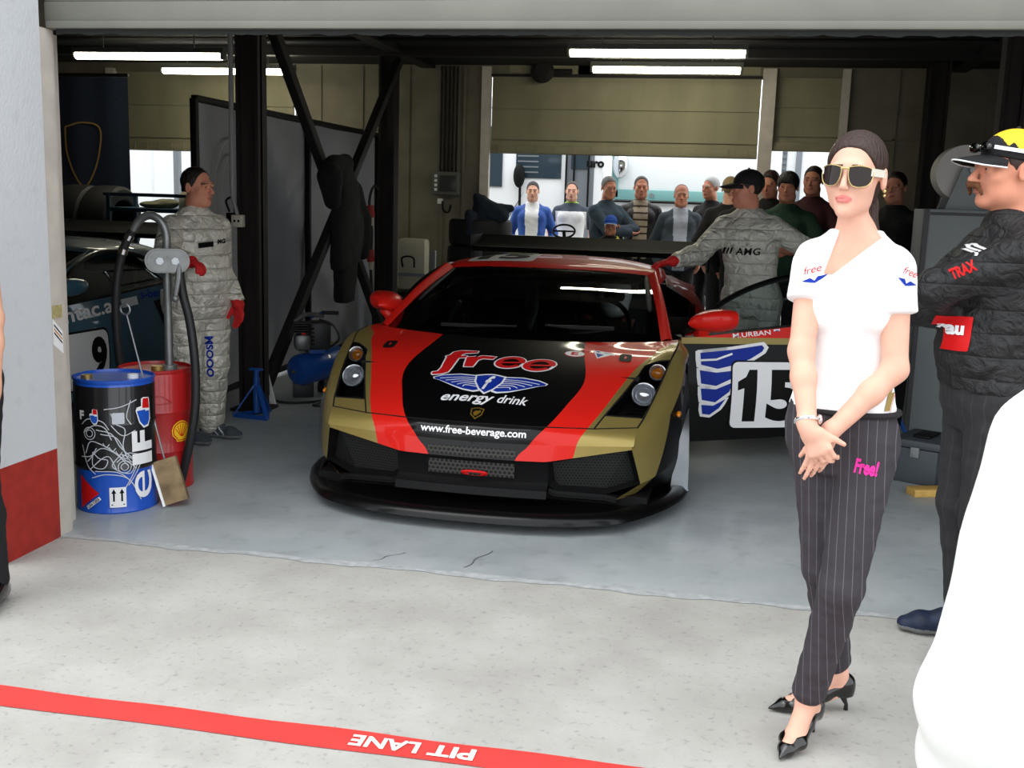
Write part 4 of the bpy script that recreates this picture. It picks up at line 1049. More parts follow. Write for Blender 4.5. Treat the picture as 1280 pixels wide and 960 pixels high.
def to_obj(v, F, name, mats, parent, matfn=None, smooth=1):
    me = bpy.data.meshes.new(name); M = wm(parent).inverted() if parent is not None else Matrix()
    R_ = np.array(M.to_3x3()); T = np.array(M.translation)
    for _ in range(smooth):
        E = np.concatenate([F[:, [0, 1]], F[:, [1, 2]], F[:, [2, 3]], F[:, [3, 0]]]); ac = np.zeros_like(v); n = np.zeros(len(v))
        np.add.at(ac, E[:, 0], v[E[:, 1]]); np.add.at(ac, E[:, 1], v[E[:, 0]]); np.add.at(n, E[:, 0], 1); np.add.at(n, E[:, 1], 1)
        v = v*.5+.5*ac/np.maximum(n, 1)[:, None]
    vl = v @ R_.T+T
    me.vertices.add(len(vl)); me.vertices.foreach_set('co', vl.astype(np.float32).ravel())
    me.loops.add(F.size); me.loops.foreach_set('vertex_index', F.astype(np.int32).ravel())
    me.polygons.add(len(F)); me.polygons.foreach_set('loop_start', np.arange(0, F.size, 4, dtype=np.int32))
    mats = mats if isinstance(mats, (list, tuple)) else [mats]
    for m in mats: me.materials.append(m)
    if matfn is not None: me.polygons.foreach_set('material_index', matfn(v[F].mean(1)).astype(np.int32))
    me.polygons.foreach_set('use_smooth', [True]*len(F)); me.update(calc_edges=True); me.validate()
    o = bpy.data.objects.new(name, me); COL.objects.link(o)
    if parent is not None: o.parent = parent
    return o
def rot3(yaw=0, pitch=0, roll=0): return np.array((Matrix.Rotation(yaw, 3, 'Z') @ Matrix.Rotation(pitch, 3, 'X') @ Matrix.Rotation(roll, 3, 'Y')))

class Fig:
    """a standing figure; local axes: x = viewer's right when it faces the camera (its own left), f = forward, z = up"""
    def __init__(s, loc, rz=0., H=1.75, sex='m', lean=(0, 0), girth=1., head=(0, 0, 0), crouch=0.):
        s.loc = A((loc[0], loc[1], loc[2] if len(loc) > 2 else 0)); s.rz = rz; s.k = H/1.75; s.sex = sex; s.g = girth
        s.X = A((math.cos(rz), math.sin(rz), 0)); s.Fw = A((math.sin(rz), -math.cos(rz), 0)); s.Z = A((0, 0, 1))
        s.lean = lean; hw = .170 if sex == 'm' else .150; s.hw = hw
        s.J = {}
        for n, sg in (('L', 1), ('R', -1)):
            s.J['sh'+n] = s.t(sg*hw, 0, 1.378 if sex == 'm' else 1.42); s.J['hip'+n] = s.t(sg*.088, 0, .91); s.J['kn'+n] = s.t(sg*.10, .02, .50); s.J['an'+n] = s.t(sg*.11, -.03, .085)
            s.J['toe'+n] = s.J['an'+n]+s.k*(s.Fw*.17+s.X*sg*.04); s.J['toe'+n][2] = s.loc[2]+.02
        s.J['neck'] = s.t(0, -.005, 1.475); s.J['head'] = s.t(0, .025, 1.635)
        s.hy, s.hp, s.hr = head
        s.HM = rot3(rz+s.hy, s.hp, s.hr)
        for n, sg in (('L', 1), ('R', -1)): s.arm(n, s.t(sg*(hw+.07), .04, .90))
    def t(s, x, f, z):
        """local -> world, with the spine's lean growing from the hips up"""
        w = max(0, (z-.9)/.75); return s.loc+s.k*(s.X*(x+s.lean[0]*w)+s.Fw*(f+s.lean[1]*w)+s.Z*z)
    def arm(s, n, wrist, hint=None, la=.295, lb=.262):
        sh = s.J['sh'+n]; w = A(wrist); la *= s.k; lb *= s.k; d = w-sh; L = np.linalg.norm(d); L2 = min(L, (la+lb)*.998)
        w = sh+d*(L2/L); d = d/L; a = (la*la-lb*lb+L2*L2)/(2*L2); hgt = math.sqrt(max(0, la*la-a*a))
        hint = A(hint) if hint is not None else (s.X*(1 if n == 'L' else -1)*.5-s.Fw*.8-s.Z*.3)
        hint = hint-d*(hint @ d); hint /= np.linalg.norm(hint)
        s.J['el'+n] = sh+d*a+hint*hgt; s.J['wr'+n] = w
    def hl(s, p): return s.J['head']+s.k*(s.HM @ A(p))                 # head-local (x left, y back, z up) -> world
    # ---- implicit pieces
    def torso(s, d, g=0.0, k=.03, top=1.475):
        G = s.g; i = g/s.k
        if s.sex == 'm': st = [(.80, .125, .10), (.86, .158*G, .115*G), (.93, .166*G, .122*G), (1.05, .150*G, .112*G), (1.18, .158*G, .118*G), (1.28, .170, .120), (1.37, .150, .105), (1.44, .085, .075), (top+.02, .06, .06)]
        else: st = [(.80, .12, .10), (.86, .148, .110), (.92, .154, .113), (1.00, .140, .10), (1.09, .122, .088), (1.18, .126, .090), (1.28, .138, .096), (1.37, .135, .085), (1.44, .085, .065), (top+.02, .05, .05)]
        d.lf([(s.t(0, .004 if z < 1.1 else -.004, z), (rx+i)*s.k, (ry+i)*s.k) for z, rx, ry in st], s.X, k, 2.25)
        for n, sg in (('L', 1), ('R', -1)):
            d.rc(s.J['sh'+n]*.55+s.t(0, 0, 1.39)*.45, s.J['sh'+n]-s.k*s.X*sg*.012, .055*s.k+g, (.054 if s.sex == 'm' else .043)*s.k+g, .03)
            if s.sex == 'f': d.el(s.t(sg*.066, .062, 1.265), np.array((.062, .062, .058))*s.k+g, None, .03)
            else: d.el(s.t(sg*.075, .075, 1.32), np.array((.075, .045, .06))*s.k+g, rot3(s.rz), .03)
            d.rc(s.t(0, -.01, 1.475), s.J['sh'+n]*.85+s.t(0, 0, 1.42)*.15, .050*s.k+g*.6, .044*s.k+g*.8, .03)
        if G > 1.05: d.el(s.t(0, .05+.05*(G-1), 1.06), A((.145*G, .11*G, .14))*s.k+g, rot3(s.rz), .04)
        return d
    def sleeve(s, d, n, g=0., frac=1., k=.02, g2=None):
        sh, e, w = s.J['sh'+n], s.J['el'+n], s.J['wr'+n]; u = s.k*(1. if s.sex == 'm' else .82); g2 = g if g2 is None else g2
        if frac <= 1: e2 = sh+(e-sh)*frac; d.rc(sh, e2, .056*u+g, (.056+(.043-.056)*frac)*u+g, k); return d
        d.rc(sh, e, .056*u+g, .042*u+g, k); f = frac-1; w2 = e+(w-e)*f
        m = e+(w2-e)*.35; d.rc(e, m, .042*u+g, .041*u+g, k); d.rc(m, w2, .041*u+g, (.041+(.029-.041)*f)*u+g2, k); return d
    def leg(s, d, n, g=0., k=.02, end=1., gend=None, rs=None):
        h, kn, an = s.J['hip'+n], s.J['kn'+n], s.J['an'+n]; u = s.k; gend = g if gend is None else gend
        r = rs or ((.092, .058, .054, .040) if s.sex == 'm' else (.088, .055, .050, .036))
        h = h+(kn-h)*.04
        d.rc(h, kn, r[0]*u+g, r[1]*u+g, k); e = kn+(an-kn)*end; m = kn+(e-kn)*.35-s.Fw*.012*u
        d.rc(kn, m, r[1]*u+g, r[2]*u+g, k); d.rc(m, e, r[2]*u+g, r[3]*u+gend, k); return d
    def neck(s, d, g=0.):
        r = (.058 if s.sex == 'm' else .041)*s.k; d.rc(s.J['neck']-s.Z*.03, s.hl((0, .022, -.075)), r*1.08+g, r+g, .025)
        return d
    def head(s, d):
        L = s.hl; M = s.HM; u = s.k; f = s.sex == 'f'
        def E(c, r, k=.02, sub=False): d.el(L(c), A(r)*u, M, k, sub)
        E((0, .014, .038), (.076 if not f else .073, .096, .086 if not f else .088))
        if f:
            E((0, -.030, -.020), (.057, .064, .070), .03); E((0, -.052, -.070), (.036, .040, .042), .03); E((0, -.080, -.099), (.016, .016, .015), .025)
        else:
            E((0, -.028, -.035), (.062, .066, .085), .03); E((0, -.070, -.098), (.030, .022, .020), .03)
        for sg in (1, -1):
            if f: E((sg*.040, -.062, -.020), (.022, .022, .022), .025); E((sg*.037, -.014, -.056), (.015, .034, .028), .03)
            else: E((sg*.042, -.058, -.022), (.024, .022, .022), .02); E((sg*.043, -.02, -.075), (.026, .04, .03), .03)
            E((sg*.031, -.106, .005), (.016, .014, .010), .012, True)
            E((sg*.031, -.079, .005), (.015, .010, .009), .006)
            E((sg*.031, -.0835, .0135), (.017, .012, .0055), .005); E((sg*.031, -.0825, -.0035), (.016, .011, .0045), .005)
            E((sg*.079, .012, -.002), (.009, .019, .032), .008); E((sg*.087, .008, .0), (.006, .010, .018), .006, True)
        E((0, -.085, .027), (.050, .012, .012) if not f else (.046, .008, .010), .02)
        nl = .022 if not f else .016
        d.rc(L((0, -.096, .012)), L((0, -.098-nl, -.030)), .007*u, (.0125 if not f else .0090)*u, .012)
        for sg in (1, -1): E((sg*(.011 if not f else .0085), -.104, -.034), (.008, .010, .007) if not f else (.0065, .009, .006), .006)
        lw = .024 if not f else .022
        E((0, -.0955, -.0590), (lw, .010, .005), .006); E((0, -.0945, -.0685), (lw*.86, .010, .0065), .006)
        E((0, -.108, -.0638), (lw*1.05, .0095, .0012), .002, True)
        return d
    def hand(s, d, n, dirv, palm, curl=(20, 25, 20), g=0., sc=1., spread=.0, thumb=(.75, .62, .25), tc=15, thumbside=None):
        w = s.J['wr'+n]; D = A(dirv)/np.linalg.norm(dirv); N = A(palm); N = N-D*(N @ D); N /= np.linalg.norm(N)
        T = np.cross(D, N)*(1 if n == 'L' else -1)                     # thumb side
        if thumbside is not None: T = A(thumbside)-D*(A(thumbside) @ D); T -= N*(T @ N); T /= np.linalg.norm(T)
        u = s.k*sc*(1 if s.sex == 'm' else .90)
        d.rc(w-D*.02*u, w+D*.02*u, .027*u+g, .026*u+g, .015)
        d.ec(w+D*.025*u, w+D*.083*u, (.031*u+g, .016*u+g), (.041*u+g, .0135*u+g), T, .015)
        cl = curl if hasattr(curl[0], '__len__') else [curl]*4
        for i, (off, L, r) in enumerate(((.030, .074, .0090), (.010, .083, .0092), (-.010, .077, .0088), (-.029, .060, .0078))):
            b = w+(D*(.088-.004*abs(i-1))+T*off)*u; dd = D+T*spread*(1.2-i); dd /= np.linalg.norm(dd); a = 0; p = b
            for j, fr in enumerate((.46, .30, .24)):
                a += R(cl[i][j]); v = dd*math.cos(a)+N*math.sin(a); q = p+v*L*fr*u; d.rc(p, q, r*(1-.09*j)*u+g, r*(1-.09*(j+1))*u+g, .003 if j else .006); p = q
        v = D*thumb[0]+T*thumb[1]+N*thumb[2]; v /= np.linalg.norm(v); b = w+(D*.03+T*.028+N*.006)*u; q = b+v*.046*u; d.rc(b, q, .0145*u+g, .0105*u+g, .012)
        v2 = v*math.cos(R(tc))+(D*.7+N*.5-T*.3)*math.sin(R(tc)); v2 /= np.linalg.norm(v2); q1 = q+v2*.033*u; d.rc(q, q1, .0105*u+g, .0080*u+g, .004); return d
# ---- shared colours
def skin(name, r, g, b): return cm(name, S(r, g, b), .55, var=.06, vscale=30, spec=.35)
M_skin = skin('skin', 222, 168, 142); M_skin2 = skin('skin_ruddy', 205, 138, 112); M_skinf = skin('skin_fair', 224, 172, 150)
M_lip = cm('lip_rose', S(214, 122, 116), .4); M_lipm = cm('lip_tan', S(176, 106, 90), .5)
M_hairb = cm('hair_dark', S(30, 22, 19), .5, bump=.5, bscale=120, stretch=(1, 1, .15)); M_hairbr = cm('hair_brown', S(50, 30, 23), .42, bump=.5, bscale=150, stretch=(1, 1, .15)); M_hairg = cm('hair_grey', S(120, 118, 114), .6, bump=.5, bscale=120); M_hairw = cm('hair_white', S(190, 190, 188), .6, bump=.5, bscale=120)
M_eyew = cm('eye_white', S(205, 200, 195), .35); M_iris = cm('iris', S(52, 44, 38), .2)
HAIR = {'short': [(-.14, .084), (-.072, .080), (-.058, .062), (-.040, .030), (-.022, .002), (.0, -.012), (.012, -.005), (.04, -.045), (.09, -.075), (.14, -.085)],
        'receding': [(-.14, .105), (-.060, .10), (-.048, .06), (-.028, .002), (.0, -.012), (.012, -.005), (.04, -.045), (.09, -.075), (.14, -.085)],
        'fringe': [(-.14, .035), (-.085, .030), (-.06, .025), (-.035, -.03), (.0, -.045), (.012, -.045), (.04, -.06), (.09, -.085), (.14, -.09)],
        'bald': [(-.14, .3), (-.02, .3), (-.0, .02), (.012, .005), (.04, -.045), (.09, -.075), (.14, -.085)]}
def face_mats(fig, lip=True, stub=False, z_lip=(-.075, -.053)):
    HMi = fig.HM.T
    def f(c):
        p = ((c-fig.J['head']) @ fig.HM)/fig.k; m = np.zeros(len(c), int)
        if lip: m[((p[:, 0]/.0235)**2+((p[:, 2]+.0640)/.0105)**2 < 1) & (p[:, 1] < -.085)] = 1
        ax = np.abs(p[:, 0]); arch = .0262-.12*np.clip(ax-.034, 0, 1)
        m[(ax > .012) & (ax < .050) & (np.abs(p[:, 2]-arch) < .0030) & (p[:, 1] < -.055)] = 2
        return m
    return f
def person(fig, label, skinm, voxel=.008, group=None, hair='short', hairm=None, hands=('L', 'R'), hand_spec=None, legs=True, feet=False, lip=None, extra=None, hair_vox=None, eyes=True, arms=True, nofeet=False):
    hs = hand_spec or {}
    d = Sdf(); fig.torso(d, -.012)
    if legs:
        for n in 'LR': fig.leg(d, n, -.012)
    fig.neck(d); fig.head(d)
    for n in 'LR':
        fig.sleeve(d, n, 0, 2., g2=0)
        if n in hands:
            q = dict(dirv=fig.J['wr'+n]-fig.J['el'+n], palm=(fig.X*(-1 if n == 'L' else 1)+fig.Fw*.2)); q.update(hs.get(n, {})); fig.hand(d, n, **q)
    if extra: extra(d)
    v, F = d.grow(voxel)
    body = thing_mesh = to_obj(v, F, 'person', [skinm, lip or M_lipm, hairm or M_hairb], None, face_mats(fig), smooth=1)
    # set the origin to the ground under the figure
    M = Matrix.Translation(fig.loc); body.data.transform(M.inverted()); body.location = fig.loc
    tag(body, label, 'person', group)
    if hair:
        line = HAIR[hair]; ys = [a for a, b in line]; zs = [b for a, b in line]; dh = Sdf()
        if hair == 'bald': pass
        dh.el(fig.hl((0, .016, .040)), A((.0795, .100, .0915))*fig.k, fig.HM, 0)
        if hair == 'fringe': dh.el(fig.hl((0, .0, .05)), A((.087, .104, .088))*fig.k, fig.HM, .02)
        def cutf(P):
            p = ((P-fig.J['head']) @ fig.HM)/fig.k; return (p[..., 2]-np.interp(p[..., 1], ys, zs))*fig.k
        b0 = fig.J['head']-.2; b1 = fig.J['head']+.2; dh.fn(cutf, b0, b1, .012, True)
        v, F = dh.grow(hair_vox or min(.006, voxel), wrinkle(.004, 110, 3)); to_obj(v, F, 'hair', hairm or M_hairb, body)
    if eyes:
        for sg in (1, -1):
            c = fig.hl((sg*.031, -.0795, .0055)); e = MB().ell(c, .0122*fig.k, nu=16, nv=10).build('eye', M_eyew, body)
            MB().ell(fig.hl((sg*.031, -.0885, .0055)), A((.0066, .0045, .0066))*fig.k, Matrix(fig.HM.tolist()), 14, 8).build('iris', M_iris, e)
    return body
def garment(fig, body, name, build, m, voxel=.008, disp=None, matfn=None, clip=None, smooth=1):
    d = Sdf(); build(d); v, F = d.grow(voxel, disp, clip); return to_obj(v, F, name, m, body, matfn, smooth)
def top(fig, body, name, m, g=.018, sleeves=2., voxel=.008, hem=.86, amp=.004, freq=42, collar=True, vneck=None, gs=None, seed=1, matfn=None, tight=False):
    gs = g if gs is None else gs
    def b(d):
        fig.torso(d, g, top=1.47)
        for n in 'LR':
            if sleeves: fig.sleeve(d, n, gs, sleeves, g2=gs*.8)
        if collar: fig.neck_ring(d, g)
        z = fig.loc[2]+hem*fig.k
        d.fn(lambda P: P[..., 2]-z, A(fig.loc)-1.2, A((fig.loc[0]+1.2, fig.loc[1]+1.2, z)), .006, True)
        tip = fig.t(0, 0, 1.515 if collar else 1.505)
        d.fn(lambda P: tip[2]-P[..., 2]-.25*((P-tip) @ fig.Fw)*-1, A((tip[0]-.25, tip[1]-.25, tip[2]-.1)), tip+.3, .004, True)
        if vneck:
            zb, wd = vneck; o = fig.t(0, 0, zb)
            def vf(P):
                q = P-o; x = np.abs(q @ fig.X); z_ = q[..., 2]; f = q @ fig.Fw
                return np.maximum(np.maximum((x-wd*np.clip(z_, -.5, 1))*.8, -z_), -f-.03)
            d.fn(vf, o-.3, o+.3, .004, True)
    return garment(fig, body, name, b, m, voxel, wrinkle(amp, freq, seed) if amp else None, matfn)
def _neck_ring(s, d, g): d.rc(s.t(0, -.012, 1.455), s.t(0, -.006, 1.495), .075*s.k+g*.3, .066*s.k+g*.3, .02)
Fig.neck_ring = _neck_ring
def bottoms(fig, body, name, m, g=.016, voxel=.008, waist=1.0, amp=.004, freq=38, end=.97, gend=None, seed=5, rs=None, matfn=None, stretch=(1, 1, 1)):
    def b(d):
        fig.torso(d, g*.8)
        for n in 'LR': fig.leg(d, n, g, .02, end, gend, rs)
        z = fig.loc[2]+waist*fig.k; d.fn(lambda P: z-P[..., 2], A((fig.loc[0]-1.2, fig.loc[1]-1.2, z)), A(fig.loc)+2.2, .004, True)
    return garment(fig, body, name, b, m, voxel, wrinkle(amp, freq, seed, stretch) if amp else None, matfn)
def shoes(fig, body, m, sole, voxel=.007, sides='LR', size=1., stripe=None):
    for n in sides:
        an, toe = fig.J['an'+n], fig.J['toe'+n].copy(); z0 = fig.loc[2]; dv = toe-an; dv[2] = 0; dv /= np.linalg.norm(dv); sd = np.cross(dv, (0, 0, 1)); u = fig.k*size
        hp_, bp = an-dv*.045*u, an+dv*.14*u; d = Sdf()
        hp_[2] = z0+.045*u; bp[2] = z0+.040*u; tp = an+dv*.195*u; tp[2] = z0+.030*u
        d.ec(hp_, bp, (.036*u, .045*u), (.047*u, .040*u), sd, .02); d.ec(bp, tp, (.047*u, .038*u), (.034*u, .026*u), sd, .02)
        d.rc(an+A((0, 0, .0)), an+dv*.06*u+A((0, 0, -.02*u)), .045*u, .038*u, .03)
        d.fn(lambda P: P[..., 2]-(z0+.003), A((an[0]-.4, an[1]-.4, z0-.2)), A((an[0]+.4, an[1]+.4, z0+.003)), .003, True)
        top_ = an[2]+.035*u; d.fn(lambda P: top_-P[..., 2], A((an[0]-.4, an[1]-.4, top_)), A((an[0]+.4, an[1]+.4, top_+.3)), .003, True)
        v, F = d.grow(voxel)
        def mf(c):
            k = (c[:, 2] < z0+.026*u).astype(int)
            if stripe is not None:
                w = (c-an) @ dv; k[(k == 0) & (np.abs(np.sin(w*70+c[:, 2]*60)) < .35) & (w > -.02) & (w < .11)] = 2
            return k
        to_obj(v, F, 'shoe', [m, sole]+([stripe] if stripe is not None else []), body, mf)
def project(fig_or_obj, body, mb_fn, name, m, origin, ux, uy, toward, eps=.003, par=None):
    """letters or shapes laid on a garment: mb_fn(fn) fills a builder, fn casts along `toward` onto the garment"""
    o = fig_or_obj; bm_ = bvh_of([o]); Mi = wm(o).inverted(); M = wm(o); ux, uy, tw = V(ux), V(uy), V(toward).normalized(); origin = V(origin)
    def fn(a, b):
        p = origin+ux*a+uy*b-tw*.6; l = Mi @ p; q, n, i, d = bm_.ray_cast(l, (Mi.to_3x3() @ tw).normalized())
        if q is None or (M @ q-p).length > .95: miss.append(1); return (9e3, a, b)
        n = n if n.dot(Mi.to_3x3() @ tw) < 0 else -n; return tuple(M @ (q+n*eps))
    miss = []; mb = mb_fn(fn)
    if miss: keep = [k for k, f_ in enumerate(mb.f) if all(mb.v[i][0] < 8e3 for i in f_)]; mb.f = [mb.f[k] for k in keep]; mb.m = [mb.m[k] for k in keep]; mb.v = [v_ if v_[0] < 8e3 else tuple(origin) for v_ in mb.v]
    used = sorted({i for f_ in mb.f for i in f_}); rm = {i: k for k, i in enumerate(used)}; mb.v = [mb.v[i] for i in used]; mb.f = [tuple(rm[i] for i in f_) for f_ in mb.f]
    return mb.build(name, m, par or o, 180, weld=False)
# ================================================================ the people
def quilt(name, col, rough=.5, sc=(0, 0, 16), metal=0., amt=.5, spec=.5):
    """suit cloth with stitched quilting lines and creases"""
    m = mat(name, col, rough, metal, var=.10, vscale=5, spec=spec); t, n, l = nodes(m); b = bsdf(m)
    tc = n.new('ShaderNodeTexCoord'); nz = n.new('ShaderNodeTexNoise'); nz.inputs['Scale'].default_value = 15; nz.inputs['Detail'].default_value = 5; nz.inputs['Distortion'].default_value = 1.2
    l.new(tc.outputs['Object'], nz.inputs['Vector'])
    sp = n.new('ShaderNodeSeparateXYZ'); l.new(tc.outputs['Object'], sp.inputs[0])
    wv = mathn(n, l, 'POWER', mathn(n, l, 'ABSOLUTE', mathn(n, l, 'SINE', mathn(n, l, 'MULTIPLY', sp.outputs[2], 40.))), .35)
    h = mathn(n, l, 'ADD', mathn(n, l, 'MULTIPLY', nz.outputs['Fac'], 1.3), mathn(n, l, 'MULTIPLY', wv, amt))
    bp = n.new('ShaderNodeBump'); bp.inputs['Strength'].default_value = .9; bp.inputs['Distance'].default_value = .03
    l.new(h, bp.inputs['Height']); l.new(bp.outputs['Normal'], b.inputs['Normal']); return m
def pinstripe(name, col, line, ux=(1, 0, 0), step=42., w=.07):
    m = mat(name, col, .8); t, n, l = nodes(m); b = bsdf(m)
    tc = n.new('ShaderNodeTexCoord'); d = n.new('ShaderNodeVectorMath'); d.operation = 'DOT_PRODUCT'; d.inputs[1].default_value = ux; l.new(tc.outputs['Object'], d.inputs[0])
    f = mathn(n, l, 'LESS_THAN', mathn(n, l, 'FRACT', mathn(n, l, 'ADD', mathn(n, l, 'MULTIPLY', d.outputs['Value'], step), 50.)), w)
    q = n.new('ShaderNodeMix'); q.data_type = 'RGBA'; l.new(f, q.inputs[0]); q.inputs[6].default_value = col; q.inputs[7].default_value = line; l.new(q.outputs[2], b.inputs['Base Color'])
    nz = n.new('ShaderNodeTexNoise'); nz.inputs['Scale'].default_value = 22; l.new(tc.outputs['Object'], nz.inputs['Vector']); bp = n.new('ShaderNodeBump'); bp.inputs['Strength'].default_value = .3; bp.inputs['Distance'].default_value = .02; l.new(nz.outputs['Fac'], bp.inputs['Height']); l.new(bp.outputs['Normal'], b.inputs['Normal'])
    return m
def cloth(name, r, g, b, rough=.85, bump=.35): return cm(name, S(r, g, b), rough, var=.08, vscale=6, bump=bump, bscale=16)
M_silver = quilt('silver_suit', S(218, 214, 202), .42, metal=.25)
M_silverg = quilt('grey_suit', S(196, 194, 184), .5, metal=.15)
M_black_suit = quilt('black_suit', S(26, 26, 28), .6, amt=.35)
M_glove = cm('red_glove', S(190, 22, 24), .75, bump=.5, bscale=60)
M_sole = cm('shoe_sole', S(120, 122, 122), .8); M_sneak = cm('grey_sneaker', S(62, 70, 78), .7, var=.3, vscale=30); M_sneakw = cm('sneaker_stripe', S(190, 195, 200), .6); M_blackshoe = cm('black_leather', S(10, 10, 11), .22, coat=.5)
M_whitecloth = cloth('white_cotton', 236, 236, 236, .8, .12)
M_dark = cloth('dark_cotton', 20, 20, 23); M_denim = cloth('denim', 52, 66, 88)
def gloves(f, body, n, m=M_glove, vox=.004, **kw):
    d = Sdf(); q = dict(dirv=f.J['wr'+n]-f.J['el'+n], palm=f.X*(-1 if n == 'L' else 1)); q.update(kw); f.hand(d, n, g=.0035, **q)
    w = f.J['wr'+n]; dv = f.J['el'+n]-w; dv /= np.linalg.norm(dv); d.rc(w-dv*.02, w+dv*.05, .036*f.k, .038*f.k, .012)
    v, F = d.grow(vox); return to_obj(v, F, 'glove', m, body)

# ---- 1 woman in a white T-shirt ------------------------------------------------------------------
M_pin = pinstripe('pinstripe_charcoal', S(52, 48, 54), S(98, 92, 98), (1, -.25, .06))
f = Fig((.37, 3.14, .068), R(-14), 1.70, 'f', head=(R(-6), R(-1), R(2)))
J = f.J
J['shL'] = A((.468, 3.07, 1.418)); J['shR'] = A((.258, 3.12, 1.428)); J['neck'] = A((.362, 3.13, 1.49)); J['head'] = A((.347, 3.105, 1.657))
J['hipL'] = A((.448, 3.10, .935)); J['hipR'] = A((.318, 3.15, .935)); J['knL'] = A((.392, 3.01, .515)); J['knR'] = A((.358, 3.15, .53))
J['anL'] = A((.335, 3.085, .150)); J['anR'] = A((.437, 3.325, .155))
f.arm('R', (.262, 2.935, .985), hint=(-.75, .6, -.1), la=.270, lb=.228); f.arm('L', (.318, 2.972, .962), hint=(.9, .1, -.2), la=.285, lb=.262)
def footf(d):
    for n, toe, heel in (('L', A((.262, 2.965, .02)), A((.36, 3.15, .075))), ('R', A((.262, 3.272, .02)), A((.468, 3.335, .075)))):
        an = J['an'+n]; ball = toe+(heel-toe)*.42; ball[2] = .032; z = A((0, 0, 1))
        d.rc(an, heel+z*.012-(heel-toe)*.02, .030, .026, .02); d.rc(an-z*.02, ball+z*.010, .030, .028, .03); d.rc(heel, ball, .024, .026, .02); d.rc(ball, toe+(heel-toe)*.2+z*.004, .030, .018, .015)
girl = person(f, 'woman in a white V-neck T-shirt and dark pinstriped trousers with large sunglasses and crossed wrists', M_skinf, .0042, hair=None, lip=M_lip, hairm=M_hairbr, eyes=False, extra=footf,
    hand_spec=dict(R=dict(dirv=(.50, -.16, -.85), palm=(.25, 1, .05), curl=[(24, 42, 30), (28, 46, 30), (30, 48, 32), (34, 48, 34)], thumb=(.75, .55, .2), tc=8, thumbside=(.8, 0, .5), sc=.98),
                   L=dict(dirv=(-.30, -.02, -.95), palm=(-.1, 1, 0), curl=[(8, 12, 8), (6, 12, 8), (12, 16, 10), (18, 20, 14)], sc=.95, thumb=(.9, .3, .3), thumbside=(-.8, -.2, .2))))
def hairb(d):
    E = lambda c, r, k=.015, sub=False: d.el(f.hl(c), A(r)*f.k, f.HM, k, sub)
    E((0, .016, .042), (.081, .101, .090), 0); E((0, .085, -.02), (.055, .04, .06), .03)
    ys, zs = [-.14, -.082, -.066, -.050, -.030, -.008, .01, .04, .1, .16], [.088, .086, .070, .040, .012, .004, .0, -.035, -.075, -.08]
    def cutf(P):
        p = ((P-J['head']) @ f.HM)/f.k; return (p[..., 2]-np.interp(p[..., 1], ys, zs))*f.k
    d.fn(cutf, J['head']-.25, J['head']+.25, .008, True)
    d.rc(f.hl((0, .100, -.01)), f.hl((.015, .125, -.075)), .030, .030, .015); d.chain([f.hl((.015, .125, -.075)), f.hl((.035, .120, -.16)), f.hl((.045, .10, -.24))], [.030, .026, .012], .015)
d = Sdf(); hairb(d); v, F = d.grow(.0042, wrinkle(.0015, 210, 2, (1, 1, .3))); to_obj(v, F, 'hair', M_hairbr, girl)
# sunglasses
M_shade = cm('brown_lens', S(34, 22, 20), .06, spec=.35); M_goldf = cm('gold_frame', S(200, 180, 120), .25, .8); M_ivory = cm('ivory_temple', S(225, 220, 205), .3)
def gl(x, y, z): return tuple(f.hl((x, y, z)))
def face_y(x, z): return -.104+.9*x*x*6-.002
sg = thing('sunglasses', None, None, girl.location); sg.parent = girl; sg.location = (0, 0, 0)
def arcface(x, z): return -.112+7.0*x*x
for s in (1, -1):
    out = [(s*.010, .022), (s*.028, .026), (s*.050, .026), (s*.065, .020), (s*.069, .000), (s*.061, -.022), (s*.040, -.030), (s*.021, -.025), (s*.011, -.004)]
    out = [(p[0], p[1]) for p in cr([(a, b, 0) for a, b in out+[out[0]]], 40)][:-1]
    shape2d([out], lambda x, z: gl(x, arcface(x, z), z), .012).build('lens', M_shade, sg, 60)
    MB().tube([gl(x, arcface(x, z)-.001, z) for x, z in out], .0013, 6, closed=True).build('rim', M_goldf, sg)
    MB().bar(gl(s*.066, arcface(.064, 0), .012), gl(s*.082, .010, .012), .004, .020, up=(0, 0, 1)).build('temple', M_ivory, sg)
MB().tube([gl(x, arcface(x, 0)-.001, .018) for x in (-.012, 0, .012)], .0028, 6).build('bridge', M_goldf, sg)
for s in (1,):
    MB().ell(gl(s*.086, .004, -.034), .005).ell(gl(s*.087, .004, -.046), .004).build('earring', M_goldf, girl)
# T-shirt
def shirtb(d):
    f.torso(d, .007, top=1.46)
    for n, sg_ in (('L', 1), ('R', -1)):
        sh, el = J['sh'+n], J['el'+n]; d.rc(sh, sh+(el-sh)*.15, .052, .054, .02); d.ec(sh, sh+(el-sh)*.43, (.053, .053), (.062, .060), A((0, 1, 0)), .012, cap=.012)
    d.fn(lambda P: P[..., 2]-1.012, A((0, 2.8, .5)), A((.8, 3.5, 1.012)), .004, True)
    z0 = 1.392; o = A((.276, 3.0, z0))
    def vf(P):
        q = P-o; z = q[..., 2]; xl = q @ f.X; return np.maximum(np.maximum(np.maximum(xl-(1.12*z+.012), (.26*z-.012)-xl), -z), (q @ -f.Fw)-.15)
    d.fn(vf, o-.3, o+.3, .006, True)
    tip = A((.36, 3.13, 1.50)); d.fn(lambda P: 1.515-P[..., 2], tip-A((.3, .3, .05)), tip+.3, .004, True)
v, F = (lambda d: (shirtb(d), d.grow(.0045, wrinkle(.0022, 34, 4)))[1])(Sdf()); shirt = to_obj(v, F, 'tshirt', cm('white_tee', S(244, 244, 246), .8, bump=.05, bscale=30), girl)
